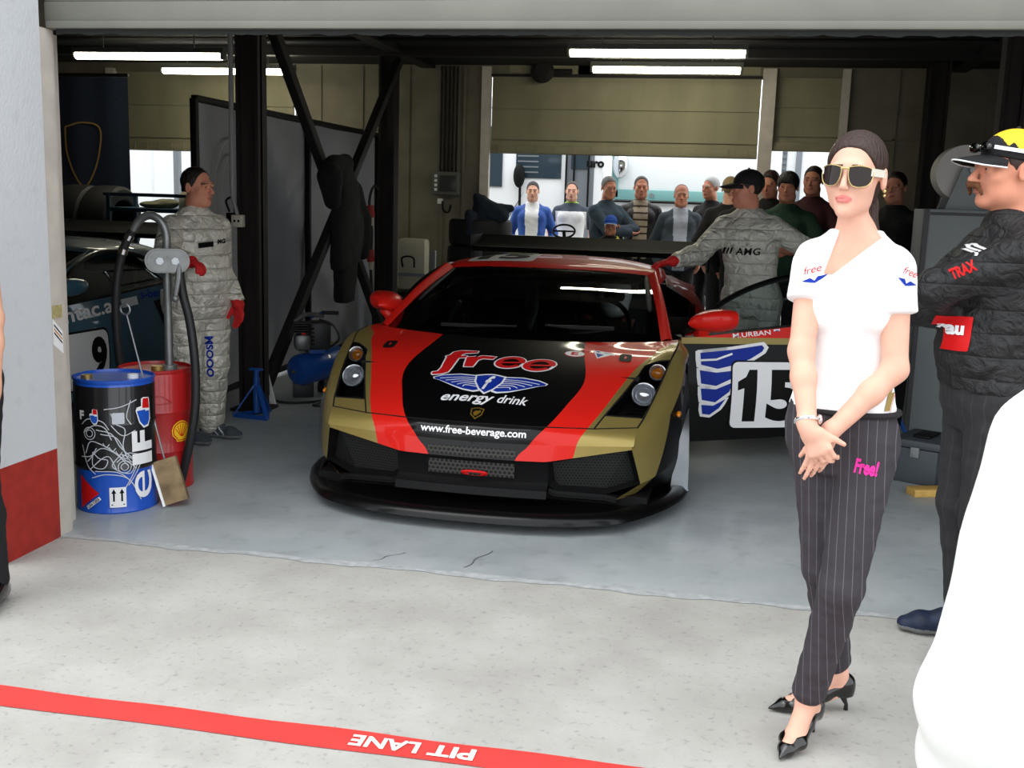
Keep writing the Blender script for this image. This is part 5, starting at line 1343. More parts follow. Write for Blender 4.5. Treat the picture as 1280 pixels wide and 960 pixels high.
# trousers
def trb(d):
    f.torso(d, .006)
    for n, ge in (('L', .016), ('R', .014)): f.leg(d, n, .006, .02, .93, ge, rs=(.081, .057, .050, .036))
    d.fn(lambda P: 1.03-P[..., 2], A((0, 2.8, 1.03)), A((.8, 3.6, 1.7)), .004, True)
v, F = (lambda d: (trb(d), d.grow(.0045, wrinkle(.0035, 30, 8, (1, 1, 1.6))))[1])(Sdf()); trou = to_obj(v, F, 'trousers', M_pin, girl)
MB().tube([tuple(A((.384, 3.125, 1.012))+f.X*.139*math.cos(a)-f.Fw*.104*math.sin(a)) for a in np.linspace(0, 2*PI, 41)[:-1]], .009, 6, closed=True).build('waistband', cm('waistband', S(28, 26, 30), .8), girl)
# court shoes
for n, toe, heel, htip in (('L', A((.258, 2.955, .012)), A((.362, 3.155, .070)), A((.366, 3.165, 0))), ('R', A((.242, 3.268, .012)), A((.470, 3.337, .070)), A((.482, 3.340, 0)))):
    dv = toe-heel; L = np.linalg.norm(dv[:2]); u = A((dv[0], dv[1], 0))/L; sdv = np.cross(u, (0, 0, 1)); d = Sdf()
    P = lambda t, z: A((heel[0]+u[0]*L*t, heel[1]+u[1]*L*t, z))
    d.ec(P(.0, .085), P(.3, .062), (.029, .034), (.029, .030), sdv, .015); d.ec(P(.3, .058), P(.62, .032), (.030, .028), (.040, .025), sdv, .015); d.ec(P(.62, .030), P(.82, .022), (.040, .024), (.026, .018), sdv, .012); d.rc(P(.82, .020), P(1.0, .012), .022, .005, .012)
    d.rc(P(-.02, .06), P(-.02, .095), .026, .028, .02)
    d.ec(P(.12, .125), P(.60, .080), (.027, .052), (.030, .036), sdv, .006, sub=True)
    d.fn(lambda Q: Q[..., 2]-np.interp((Q-heel) @ u, [-.05*L, .1*L, .5*L, .62*L, L], [.052, .050, .016, .003, .003]), P(.5, 0)-.2, P(.5, 0)+A((.2, .2, .06)), .003, True)
    v, F = d.grow(.0035); so_ = to_obj(v, F, 'court_shoe', M_blackshoe, girl)
    MB().tube([tuple(P(.01, .060)), tuple(P(-.02, .035)), tuple(htip+A((0, 0, .02))), tuple(htip+A((0, 0, .001)))], [.016, .009, .006, .0075], 12).build('stiletto_heel', M_blackshoe, so_)
# watch
w = J['wrR']; ax = J['elR']-w; ax /= np.linalg.norm(ax); xx = np.cross(ax, (0, 1, 0)); xx /= np.linalg.norm(xx); yy = np.cross(ax, xx); c = w+ax*.022
wt = MB().tube([tuple(c+xx*.032*math.cos(a)+yy*.028*math.sin(a)) for a in np.linspace(0, 2*PI, 41)[:-1]], .0058, 8, closed=True).build('wristwatch', M_chrome, girl)
MB().ell(tuple(c-xx*.032), (.008, .014, .014)).build('watch_case', M_chrome, wt)
# prints on shirt and trousers
sR, sL = J['shR'], J['shL']
M_pink = cm('pink_print', S(226, 40, 150), .7)
tw = (-f.Fw[0], -f.Fw[1], 0)
for o, uu in ((A((.235, 2.99, 1.405)), A((.93, .1, .30))), (A((.492, 2.99, 1.41)), A((.75, .5, -.28)))):
    uu = uu/np.linalg.norm(uu); vv = A((0, 0, 1))-uu*uu[2]; vv /= np.linalg.norm(vv)
    project(shirt, girl, lambda fn: letters('free', fn, .048, .020, shear=.3, bold=.0, cut=.01), 'shirt_print', M_redv, o, uu, vv, tw, par=shirt)
    project(shirt, girl, lambda fn: shape2d([[(-.035, .0), (-.01, .004), (0, -.006), (.01, .004), (.035, 0), (.012, -.008), (0, -.012), (-.012, -.008)]], fn, .01), 'shirt_wing', M_blue, o-vv*.026, uu, vv, tw, par=shirt)
project(shirt, girl, lambda fn: shape2d([rrect(.026, .10, .004)], fn, .012), 'hem_stripe', M_redv, A((.487, 2.99, 1.065)), (1, 0, 0), (.1, 0, 1), tw, par=shirt)
project(shirt, girl, lambda fn: shape2d([rrect(.012, .07, .002)], fn, .012), 'hem_emblem', cm('gold_print', S(150, 126, 66), .6), A((.466, 2.99, 1.06)), (1, 0, 0), (.1, 0, 1), tw, par=shirt)
project(trou, girl, lambda fn: letters('Free!', fn, .062, .042, bold=.04, cut=.01), 'thigh_print', M_pink, A((.405, 2.9, .872)), (.98, 0, -.10), (.10, 0, 1), tw, par=trou)

# ---- 2 man in silver overalls by the drums ----------------------------------------------------------
f = Fig((-3.17, 6.16), R(62), 1.69, 'm', girth=1.2, head=(R(16), 0, 0)); J = f.J
f.arm('R', (-2.955, 5.66, 1.165), hint=(-1, -.25, -.5)); f.arm('L', (-2.93, 6.22, .885), hint=(-.6, .5, -.2))
J['toeL'] = J['anL']+A((.17, .0, 0)); J['toeR'] = J['anR']+A((.17, -.03, 0)); J['toeL'][2] = J['toeR'][2] = .02
hsR = dict(dirv=(.85, -.45, -.15), palm=(-.1, -.2, -1), curl=(18, 30, 25)); hsL = dict(dirv=(.15, -.05, -1), palm=(-.3, -.8, 0), curl=(14, 18, 14))
man = person(f, 'man in silver overalls and red gloves leaning on the drum pump, looking right', M_skin2, .005, hair='receding', hairm=M_hairb, hand_spec=dict(R=hsR, L=hsL))
top(f, man, 'jacket', M_silver, .028, 1.93, .0075, hem=.93, amp=.007, freq=36, seed=3)
def waist(d): d.lf([(f.t(0, .01, .955), .20*f.k, .155*f.k), (f.t(0, .01, .985), .20*f.k, .155*f.k)], f.X, .0, cap=.01)
garment(f, man, 'belt', waist, M_silverg, .008)
bottoms(f, man, 'overalls_legs', M_silver, .042, .0075, waist=.99, amp=.009, freq=34, end=.95, seed=6)
gloves(f, man, 'R', **hsR); gloves(f, man, 'L', **hsL)
shoes(f, man, M_sneak, M_sole, .006, stripe=M_sneakw)
jk = [o for o in man.children if o.name.startswith('jacket')][0]; lg = [o for o in man.children if o.name.startswith('overalls_legs')][0]
cam_dir = lambda p: tuple((A(p)-A((0, 0, CAMH)))/np.linalg.norm(A(p)-A((0, 0, CAMH))))
project(jk, man, lambda fn: shape2d([rrect(.085, .032, .002)], fn, .02), 'chest_badge', M_blkv, A((-3.03, 5.98, 1.24)), (.8, .55, .1), (0, 0, 1), (-.3, .9, 0), par=jk)
project(jk, man, lambda fn: letters('MG', fn, .05, .028, bold=.05, cut=.02), 'chest_letters', M_blkv, A((-2.945, 6.06, 1.26)), (.7, .7, .1), (0, 0, 1), (-.5, .86, 0), par=jk)
project(lg, man, lambda fn: letters('MSOOO', fn, .26, .05, bold=.04, cut=.02), 'leg_letters', M_blue, A((-3.045, 5.96, .545)), (0, 0, -1), (.8, .5, 0), (-.2, 1, 0), par=lg)

# ---- 3 man in black suit and cap at the right ------------------------------------------------------
f = Fig((.965, 3.95), R(-80), 1.83, 'm', girth=1.08, head=(R(4), R(-2), 0)); J = f.J
f.arm('L', (.89, 4.06, 1.25), hint=(-1, -.3, -.15)); f.arm('R', (.84, 3.90, 1.25), hint=(-.7, .8, -.4))
man = person(f, 'moustached man in a black racing suit and flamed cap, arms folded, at the right edge', M_skin2, .0055, hair='short', hairm=M_hairbr, hand_spec=dict(L=dict(dirv=(.3, .6, .1), palm=(.8, 0, 0)), R=dict(dirv=(.55, -.12, .2), palm=(1, 0, 0))))
jk = top(f, man, 'jacket', M_black_suit, .024, 1.97, .007, hem=.93, amp=.006, freq=34, seed=9)
bottoms(f, man, 'overalls_legs', pinstripe('charcoal_suit', S(40, 40, 43), S(50, 50, 53), (0, 1, .1), 30, .12), .026, .008, waist=.985, amp=.006, freq=30, end=.97)
shoes(f, man, cm('navy_shoe', S(20, 34, 60), .6, var=.4, vscale=40), M_sole, .007)
d = Sdf(); d.rc(f.hl((-.028, -.110, -.050)), f.hl((0, -.122, -.046)), .009, .012, .006); d.rc(f.hl((0, -.122, -.046)), f.hl((.028, -.110, -.050)), .012, .009, .006)
for s in (1, -1): d.rc(f.hl((s*.028, -.110, -.050)), f.hl((s*.040, -.098, -.075)), .009, .006, .006)
v, F = d.grow(.0035, wrinkle(.002, 200, 4)); to_obj(v, F, 'moustache', cm('moustache_brown', S(104, 62, 34), .8, bump=.6, bscale=150), man)
def cap_of(fig, body, mcap, trim=None, flame=None, vox=.005, bill=.105, matfn=None):
    d = Sdf(); E = lambda c, r, k=.01, sub=False: d.el(fig.hl(c), A(r)*fig.k, fig.HM, k, sub)
    E((0, .014, .045), (.087, .107, .094), 0)
    def cutf(P):
        p = ((P-fig.J['head']) @ fig.HM)/fig.k; return (p[..., 2]-np.interp(p[..., 1], [-.2, -.1, 0, .12], [.055, .048, .035, .0]))*fig.k
    d.fn(cutf, fig.J['head']-.3, fig.J['head']+.3, .004, True)
    v, F = d.grow(vox); c = to_obj(v, F, 'cap', [mcap, flame or mcap], body, matfn)
    nb = 17; g = []; g2 = []
    for i in range(nb):
        a = -1+2*i/(nb-1); x = .084*a; yb = -.092*math.sqrt(max(0, 1-.62*a*a)); yo = yb-bill*math.sqrt(max(0, 1-a*a))**.7
        g.append([fig.hl((x*(1-.05*t), yb+(yo-yb)*t+.01, .052-.018*a*a-.012*t-.010*t*t)) for t in np.linspace(0, 1, 9)])
    mb = MB().grid(g).grid([[p-A((0, 0, .004)) for p in r] for r in g]).grid([[r[-1], r[-1]-A((0, 0, .004))] for r in g]); mb.build('cap_bill', mcap, body, 60)
    if trim is not None: MB().tube([tuple(r[-1]-A((0, 0, .002))) for r in g], .0028, 6).build('bill_edge', trim, body)
    MB().ell(fig.hl((0, .014, .139)), .008*fig.k).build('cap_button', mcap, body)
    return c
M_cap = cm('black_cap', S(16, 16, 18), .8, bump=.1, bscale=80); M_flame = cm('yellow_flame', S(236, 190, 40), .7)
def flame(c):
    p = (c-f.J['head']) @ f.HM/f.k; w = .012*np.sin(p[:, 1]*170)+.010*np.sin(p[:, 1]*75); return ((p[:, 2] > .082+w-.30*(p[:, 1]+.02)*(p[:, 1] < .3)) & (p[:, 1] > -.062)).astype(int)
cap_of(f, man, M_cap, M_white, M_flame, .0035, matfn=flame)
sgx = MB()
for s in (1, -1): sgx.ell(f.hl((s*.036, -.104, .072)), A((.034, .012, .017))*f.k, Matrix(f.HM.tolist()))
sgx.build('sunglasses', cm('black_lens', S(8, 8, 9), .08, coat=1.), man, 60)
for s in (1, -1): MB().bar(f.hl((s*.068, -.092, .072)), f.hl((s*.091, -.0, .062)), .005, .012).build('sunglasses_arm', M_chrome, man)
tw = (.35, .93, 0)
up = A((.20, 0, .98))
for s_, o, W, H, m_, sh_ in (('TRAX', (.79, 3.66, 1.385), .085, .036, M_redv, .1), ('jn', (.838, 3.66, 1.452), .05, .030, M_white, .2)):
    project(jk, man, lambda fn: letters(s_, fn, W, H, bold=.04, cut=.015, shear=sh_), 'sleeve_badge', m_, o, (.82, -.1, .45), (-.45, 0, .85), (0, 1, 0), par=jk)
project(jk, man, lambda fn: shape2d([rrect(.10, .115, .004)], fn, .02), 'chest_panel', M_redv, (.795, 3.66, 1.165), (.93, 0, .1), (.12, 0, .99), (0, 1, 0), par=jk)
project(jk, man, lambda fn: letters('rau', fn, .065, .032, bold=.05, cut=.02), 'chest_letters', M_white, (.795, 3.66, 1.175), (.93, 0, .1), (.12, 0, .99), (0, 1, 0), eps=.006, par=jk)

# ---- 4 crewman in a grey suit with his hand on the roof -------------------------------------------
f = Fig((.24, 7.78), R(-14), 1.80, 'm', lean=(-.07, .04), head=(R(-62), R(4), 0)); J = f.J
f.arm('R', (-.30, 7.42, 1.19), hint=(-.1, .3, -1)); f.arm('L', (.56, 7.56, 1.10), hint=(.8, .5, 0))
hsR = dict(dirv=(-.9, -.25, -.18), palm=(-.05, 0, -1), curl=[(10, 25, 20)]*4, sc=1.05)
man = person(f, 'crewman in a pale grey suit and black cap with one red glove on the roof', M_skin2, .0075, hair='short', hand_spec=dict(R=hsR, L=dict(dirv=(.1, -.5, -.8), palm=(-1, 0, 0))))
jk = top(f, man, 'jacket', M_silverg, .028, 1.9, .008, hem=.95, amp=.007, freq=34, seed=13)
bottoms(f, man, 'overalls_legs', M_silverg, .032, .009, waist=1.0, amp=.008, freq=32, seed=14)
gloves(f, man, 'R', **hsR, vox=.005); cap_of(f, man, M_cap, None, None, .006); shoes(f, man, M_blackshoe, M_sole, .009)
project(jk, man, lambda fn: letters('AMG', fn, .17, .050, bold=.02, cut=.03, shear=.1, spacing=1.1), 'chest_letters', M_blkv, (.17, 7.45, 1.262), (1, 0, .03), (0, 0, 1), (.1, 1, 0), par=jk)
project(jk, man, lambda fn: shape2d([[(-.02, -.022), (-.008, -.022), (.008, .022), (-.004, .022)], [(.004, -.022), (.016, -.022), (.032, .022), (.02, .022)], [(-.05, -.022), (-.032, -.022), (-.016, .022), (-.034, .022)]], fn, .02), 'chest_slashes', M_blkv, (.035, 7.45, 1.262), (1, 0, .03), (0, 0, 1), (.1, 1, 0), par=jk)

# ---- 5 driver in the car ---------------------------------------------------------------------------
cw = lambda p: A(tuple(wm(car) @ V(p)))
f = Fig(tuple(cw((.42, 2.36, -.68))), R(0), 1.72, 'm', head=(0, R(4), 0)); J = f.J
sx = {'L': 1, 'R': -1}
for n in 'LR':
    J['hip'+n] = cw((.42+sx[n]*.09, 2.22, .36)); J['kn'+n] = cw((.42+sx[n]*.12, 1.78, .50)); J['an'+n] = cw((.42+sx[n]*.10, 1.40, .30)); J['toe'+n] = J['an'+n]+A((0, -.15, .05))
    f.arm(n, cw((.42+sx[n]*.15, 1.76, .80)), hint=(sx[n]*.7, 0, -1))
def dtorso(z): return z
drv = person(f, 'driver in a pale helmet and dark suit sitting at the wheel inside the car', M_skin2, .010, hair=None, eyes=True, hand_spec={n: dict(dirv=(-sx[n]*.3, -.6, .6), palm=(0, -.6, -.8), curl=(30, 45, 35)) for n in 'LR'})
def suit(d):
    f.torso(d, .016)
    for n in 'LR': f.sleeve(d, n, .014, 1.95); f.leg(d, n, .014)
garment(f, drv, 'race_suit', suit, cloth('driver_suit', 30, 32, 36), .010, wrinkle(.004, 40))
d = Sdf(); d.el(f.hl((0, .005, .022)), A((.118, .145, .140))*f.k, f.HM, 0); d.el(f.hl((0, -.06, -.075)), A((.098, .095, .065))*f.k, f.HM, .04); d.el(f.hl((0, -.13, .020)), A((.088, .07, .042))*f.k, f.HM, .008, sub=True)
v, F = d.grow(.006); hm = to_obj(v, F, 'helmet', cm('helmet_pale', S(205, 210, 212), .25, coat=.8), drv)
d = Sdf(); d.el(f.hl((0, .002, .022)), A((.114, .141, .136))*f.k, f.HM, 0); d.fn(lambda P: np.maximum(np.abs(((P-f.J['head']) @ f.HM)[..., 2]-.024)-.036, ((P-f.J['head']) @ f.HM)[..., 1]+.055), f.hl((0, -.1, 0))-.4, f.hl((0, -.1, 0))+.4, 0, False)
MB().grid([[tuple(f.hl((.104*math.sin(a), .0-.143*math.cos(a), .024+dz))) for dz in (-.034, 0, .034)] for a in np.linspace(-1.15, 1.15, 20)]).build('visor', cm('visor_dark', S(18, 20, 22), .08, coat=1), drv, 60)

# ---- 6 onlookers ---------------------------------------------------------------------------------
def jacket_open(half, z0):
    return lambda fig: (lambda c: ((np.abs((c-fig.loc) @ fig.X) < half+.03*np.clip((c[:, 2]-z0), 0, 1)) & (((c-fig.loc) @ fig.Fw) > .02)).astype(int))
def onlooker(loc, rz, H, label, skinm, hairm, hair='short', sex='m', girth=1., topm=None, sl=2., hem=.86, legm=None, head=(0, 0, 0), arms=None, inner=None, half=.05, amp=.004, lean=(0, 0), group='onlookers', pattern=None, vox=.010, hands=('L', 'R'), hs=None):
    g = Fig(loc, rz, H, sex, girth=girth, head=head, lean=lean)
    if arms:
        for n, (w, h) in arms.items(): g.arm(n, g.t(*w), hint=g.X*h[0]+g.Fw*h[1]+g.Z*h[2])
    b = person(g, label, skinm, vox, group, hair, hairm, hands=hands, hand_spec=hs)
    mf = None; ms = topm
    if inner is not None: ms = [topm, inner]; mf = jacket_open(half, g.loc[2]+1.0)(g)
    if pattern is not None: ms, mf = pattern(g)
    top(g, b, 'top', ms, .018, sl, vox, collar=False, hem=hem, amp=amp, freq=36, seed=int(abs(loc[0])*50), matfn=mf)
    bottoms(g, b, 'trousers', legm or M_dark, .018, vox+.001, waist=.99); shoes(g, b, M_blackshoe, M_sole, .011)
    return g, b
GD = -.01
M_bluej = cloth('blue_jacket', 32, 78, 160, .6); M_navy = cloth('slate_sweater', 46, 62, 74); M_brownj = cloth('brown_leather', 30, 26, 24, .5); M_suit = cloth('grey_blazer', 62, 72, 82); M_shirt = cloth('pale_shirt', 176, 182, 200, .8, .15); M_green = cloth('green_tee', 30, 62, 44); M_rb = cloth('black_fleece', 22, 20, 22); M_lime = cloth('lime_trim', 150, 190, 60); M_slate = cloth('slate_yoke', 66, 74, 86); M_stripeA = cloth('cream_knit', 176, 160, 140); M_stripeB = cloth('brown_stripe', 66, 48, 42)
onlooker((-2.43, 13.9, GD), R(8), 1.80, 'young man in a blue tracksuit top over a white T-shirt by the white camper', M_skin, M_hairb, topm=M_bluej, inner=M_whitecloth, half=.075, hem=.84)
def pat_white(g):
    def mf(c):
        z = (c[:, 2]-g.loc[2])/g.k; x = np.abs((c-g.loc) @ g.X)/g.k; m = np.zeros(len(c), int); m[z > 1.385] = 1; m[(x > .20) & (z > 1.13)] = 1; m[(z > 1.49)] = 2; m[(x > .20) & (z < 1.145)] = 2; return m
    return [M_whitecloth, M_slate, M_lime], mf
onlooker((-1.98, 14.35, GD), R(4), 1.82, 'man in a white T-shirt with grey shoulders and lime trim by the camper', M_skin, M_hairbr, hair='receding', topm=M_whitecloth, sl=.62, pattern=pat_white)
onlooker((-1.33, 12.62, GD), R(48), 1.86, 'grey-haired man in a slate sweater with folded arms, beside the striped shirt', M_skin2, M_hairg, girth=1.12, topm=M_navy, head=(R(-22), R(6), 0), arms=dict(L=((-.02, .24, 1.20), (1, .4, -.5)), R=((.10, .27, 1.16), (-1, .4, -.5))))
g, b = onlooker((-.97, 13.0, GD), R(8), 1.88, 'man in an open dark leather jacket over a striped polo shirt', M_skin2, M_hairbr, hair='receding', topm=M_brownj, inner=M_stripeA, half=.085, hem=.86, pattern=lambda g: ([M_brownj, M_stripeA, M_stripeB], lambda c: np.where((np.abs((c-g.loc) @ g.X) < .085) & ((c-g.loc) @ g.Fw > .03), 1+(np.mod(c[:, 2]*12.5, 1) < .28), 0)))
onlooker((-.48, 12.65, GD), R(6), 1.79, 'bald man in a grey blazer and pale open shirt', M_skin2, M_hairg, hair='bald', girth=1.2, topm=M_suit, inner=M_shirt, half=.07, hem=.80, hands=('L', 'R'))
g, b = onlooker((-1.14, 11.3), R(5), 1.42, 'child in a blue cap between the adults, just over the rear wing', M_skin2, M_hairb, topm=M_rb, vox=.009)
cap_of(g, b, cloth('blue_cap', 40, 84, 180), M_white, None, .007, bill=.08)
MB().tube(cr([g.t(-.06, .09, 1.40), g.t(0, .12, 1.33), g.t(.10, .10, 1.40), g.t(.07, -.02, 1.47)], 16), .035, 10).build('yellow_scarf', cloth('yellow_scarf', 190, 180, 40), b)
onlooker((-.14, 13.15, GD), R(-40), 1.90, 'white-haired man in a dark jacket half hidden behind the black cap', M_skin2, M_hairw, topm=M_rb)
onlooker((.06, 11.72), R(170), 1.86, 'fair-haired onlooker seen from behind between two heads at the doorway', M_skin, cm('hair_fair', S(150, 128, 92), .6), topm=M_rb)
onlooker((.20, 10.8), R(160), 1.84, 'dark-haired person seen from behind, right behind the grey-suited crewman', M_skin2, M_hairb, hair='fringe', topm=M_dark)
def pat_rb(g): return [M_rb, cloth('red_panel', 170, 34, 26)], (lambda c: ((np.abs(np.abs((c-g.loc) @ g.X)-.14) < .035) & (c[:, 2] > 1.2)).astype(int))
onlooker((.46, 11.35), R(-10), 1.92, 'ruddy man looking down in a black and red jacket beside the rear post', M_skin2, M_hairbr, topm=M_rb, head=(R(-15), R(14), 0), pattern=pat_rb)
onlooker((.55, 9.8), R(-12), 1.86, 'dark-haired youth in a dark green T-shirt behind the crewman', M_skin2, M_hairb, hair='fringe', topm=M_green, sl=.6, arms=dict(R=((.0, .22, 1.12), (-1, .2, -.5)), L=((.1, .24, 1.15), (1, 0, -.6))))
onlooker((.83, 10.7), R(-18), 1.95, 'tall dark-haired man in a dark red top behind the woman in sunglasses', M_skin2, M_hairb, topm=cloth('maroon_fleece', 58, 18, 26), arms=dict(L=((.05, .26, 1.15), (1, .2, -.5)), R=((-.05, .26, 1.2), (-1, .2, -.5))))
onlooker((1.42, 9.6), R(-25), 1.88, 'dim figure in black standing between the woman and the grey machine', M_skin2, M_hairb, topm=M_dark)

# ---- 7 people cut by the frame ----------------------------------------------------------------------
f = Fig((.545, 1.20), R(172), 1.67, 'm', girth=1.1); J = f.J
f.arm('R', f.t(-.20, .02, .86)); f.arm('L', f.t(.215, .03, .86), hint=f.X*.4-f.Fw*.9)
man = person(f, 'person in a white jacket standing closest to the lens, cropped by the right edge', M_skin, .009, hair='short', hairm=M_hairbr)
def dkp(c):
    l = (c-f.loc) @ f.X/f.k; z = (c[:, 2]-f.loc[2])/f.k; return ((z > 1.36) & (np.abs(l) > .05) & (np.abs(l) < .19)).astype(int)
top(f, man, 'jacket', [cm('white_nylon', S(226, 227, 224), .5, bump=.25, bscale=9), cm('navy_yoke', S(24, 30, 48), .7)], .030, 1.95, .008, hem=.62, amp=.006, freq=26, matfn=dkp)
bottoms(f, man, 'trousers', M_whitecloth, .03, .010); shoes(f, man, M_sneak, M_sole, .009)
f = Fig((-2.715, 3.40), R(0), 1.70, 'f'); J = f.J
f.arm('L', f.t(.215, .06, .84), hint=f.X*.8-f.Fw*.6)
wmn = person(f, 'bare-armed person in dark clothes cut off by the left edge', M_skin, .008, hair='fringe', hairm=M_hairb)
top(f, wmn, 'vest', M_dark, .01, 0, .008, hem=.93, amp=.002, collar=False); bottoms(f, wmn, 'trousers', M_dark, .014, .009); shoes(f, wmn, M_blackshoe, M_sole, .009)
# ================================================================ floor markings
mb = MB(); xs = np.linspace(-14, 6, 200)
mb.grid([[np.array((x, 2.71+.004*math.sin(x*7), .003)), np.array((x, 2.825+.004*math.sin(x*11), .003))] for x in xs])
line = struct(mb.build('road_marking', mat('red_line', S(214, 58, 54), .7, var=.10, vscale=9)))
letters('LANE', lambda u, v: (-.865-u, 2.766-v, .006), .205, .062, bold=.03, mb=letters('PIT', lambda u, v: (-.665-u, 2.766-v, .006), .135, .062, bold=.03)).build('lettering', mat('white_line_paint', S(240, 240, 236), .7), line)
for x0, y0, x1, y1, w_ in ((-1.0, 4.3, -.93, 4.55, .005), (-1.40, 4.28, -1.30, 4.42, .004)):
    MB().grid([[np.array((x0+(x1-x0)*t+.01*math.sin(t*9)-w_/2, y0+(y1-y0)*t, .0025)), np.array((x0+(x1-x0)*t+.01*math.sin(t*9)+w_/2, y0+(y1-y0)*t, .0025))] for t in np.linspace(0, 1, 12)]).build('floor_crack', cm('crack_grey', S(84, 88, 90), .9), bpy.data.objects['floor'])
# stickers on the jamb
t = tag(MB().box((-2.8525, 4.245, 1.02), (.002, .07, .055)).build('sticker', mat('faded_yellow', S(172, 160, 110), .7, var=.3, vscale=60)), 'small faded yellow sticker on the cream door jamb', 'sticker')
t = thing('sticker', 'torn white printed sticker on the cream door jamb under the yellow one', 'sticker', (-2.852, 4.245, .90))
pf = lambda a, b: (-2.8525, 4.245+a, .905+b-.9*a)
shape2d([[(-.036, -.06), (.036, -.045), (.036, .055), (-.036, .055)]], pf).build('paper', M_white, t, 180)
for b in (.03, .012, -.005): shape2d([[(-.028, b), (.030, b), (.030, b+.008), (-.028, b+.008)]], lambda a, c: (-2.8515, 4.245+a, .905+c-.9*a)).build('print_line', M_blkv if b != .012 else cm('orange_print', S(210, 140, 40), .6), t, 180)

# ================================================================ drums, pump, chock
def drum(x, y, r, h, mt, ml, ribs, band=None, mband=None):
    prof = [(r*.90, .0), (r, .0), (r*1.02, .008), (r, .02)]
    for z in ribs: prof += [(r, z-.012), (r*1.025, z), (r, z+.012)]
    prof += [(r, h-.03), (r*.985, h-.02), (r*1.02, h-.008), (r*1.02, h), (r*.985, h+.002), (r*.97, h-.012), (0, h-.012)]
    mb = MB().lathe(prof, 56, Matrix.Translation((x, y, 0)))
    me = mb.mesh('drum', 30); o = bpy.data.objects.new('oil_drum', me); COL.objects.link(o)
    for m in (mt, ml): me.materials.append(m)
    for p in me.polygons:
        z = p.center.z; p.material_index = 1 if (z > h-.032 or (band and z < band)) else 0
    me.transform(Matrix.Translation((-x, -y, 0))); o.location = (x, y, 0)
    return o
M_elfblk = mat('drum_black', S(24, 24, 27), .35, coat=.4); M_elfblu = mat('drum_blue', S(28, 84, 190), .35, coat=.4); M_drumred = mat('drum_red', S(178, 26, 28), .38, coat=.4, var=.10, vscale=10)
M_lineart = cm('line_print', S(192, 196, 204), .5); M_yel = cm('yellow_print', S(238, 190, 30), .5); M_brass = cm('brass', S(190, 160, 90), .35, .8)
ex, ey, er, eh = -2.895, 4.75, .19, .655
elf = tag(drum(ex, ey, er, eh, M_elfblk, M_elfblu, (.225, .44), band=.20), 'black oil drum with blue lid and base, beside the door jamb', 'drum')
a0 = math.atan2(2.9, 4.75)
def wrap(x, y, r, eps):                                             # u = arc length from the lens-facing line, v = height
    return lambda u, v: (x+(r+eps)*math.sin(a0+u/r), y-(r+eps)*math.cos(a0+u/r), v)
w1, w2, w3 = wrap(ex, ey, er, .0055), wrap(ex, ey, er, .0065), wrap(ex, ey, er, .0075)
def wl(pts, w_, mb): ribbon([tuple(p[:2]) for p in cr([(a, b, 0) for a, b in pts], 26)], w_, w1, mb)
mb = MB()
LA = [[(-.16, .40), (-.10, .44), (-.05, .43), (-.02, .37)], [(-.15, .30), (-.12, .36), (-.05, .34), (.0, .30), (.05, .24)], [(-.14, .26), (-.06, .33), (.06, .25), (.09, .22)], [(-.13, .22), (-.04, .29), (.0, .22)],
      [(-.02, .50), (.0, .45), (.04, .42), (.03, .34), (.05, .27)], [(-.05, .52), (.02, .53), (.10, .56)], [(-.09, .42), (-.02, .40), (.02, .33), (.10, .25)], [(-.07, .40), (.0, .38), (.04, .30)], [(.02, .30), (.08, .26), (.06, .20), (-.02, .24), (.02, .30)],
      [(-.12, .18), (-.05, .20), (.04, .18), (.10, .10)], [(.05, .14), (.09, .20), (.12, .26)], [(.03, .12), (.07, .19), (.10, .25)], [(-.17, .34), (-.14, .24), (-.10, .20)], [(.07, .56), (.05, .48), (.07, .44)], [(-.17, .44), (-.13, .47), (-.06, .46), (-.03, .42)], [(-.11, .31), (-.08, .28), (-.04, .27), (-.06, .23), (-.11, .24), (-.11, .31)], [(.0, .26), (.05, .30), (.10, .29)], [(-.02, .44), (.03, .39), (.09, .41)], [(-.10, .215), (.0, .21), (.06, .16), (.11, .06)], [(-.18, .28), (-.12, .29), (-.09, .33)]]
for p in LA: wl(p, .0045, mb)
for c, q in ((-.125, .40), (.035, .235)):
    for r_ in (.030, .017): wl([(c+r_*math.cos(a), q+r_*math.sin(a)) for a in np.linspace(0, 2*PI, 13)], .004, mb)
for k in range(5): wl([(-.06+k*.028, .355-k*.02), (-.045+k*.028, .335-k*.02), (-.03+k*.028, .35-k*.02)], .004, mb)
mb.build('engine_drawing', M_lineart, elf, 180)
shape2d([rrect(.055, .055, .006)], lambda u, v: w2(u+.012, v+.475), .02).build('drawing_block', M_lineart, elf, 180)
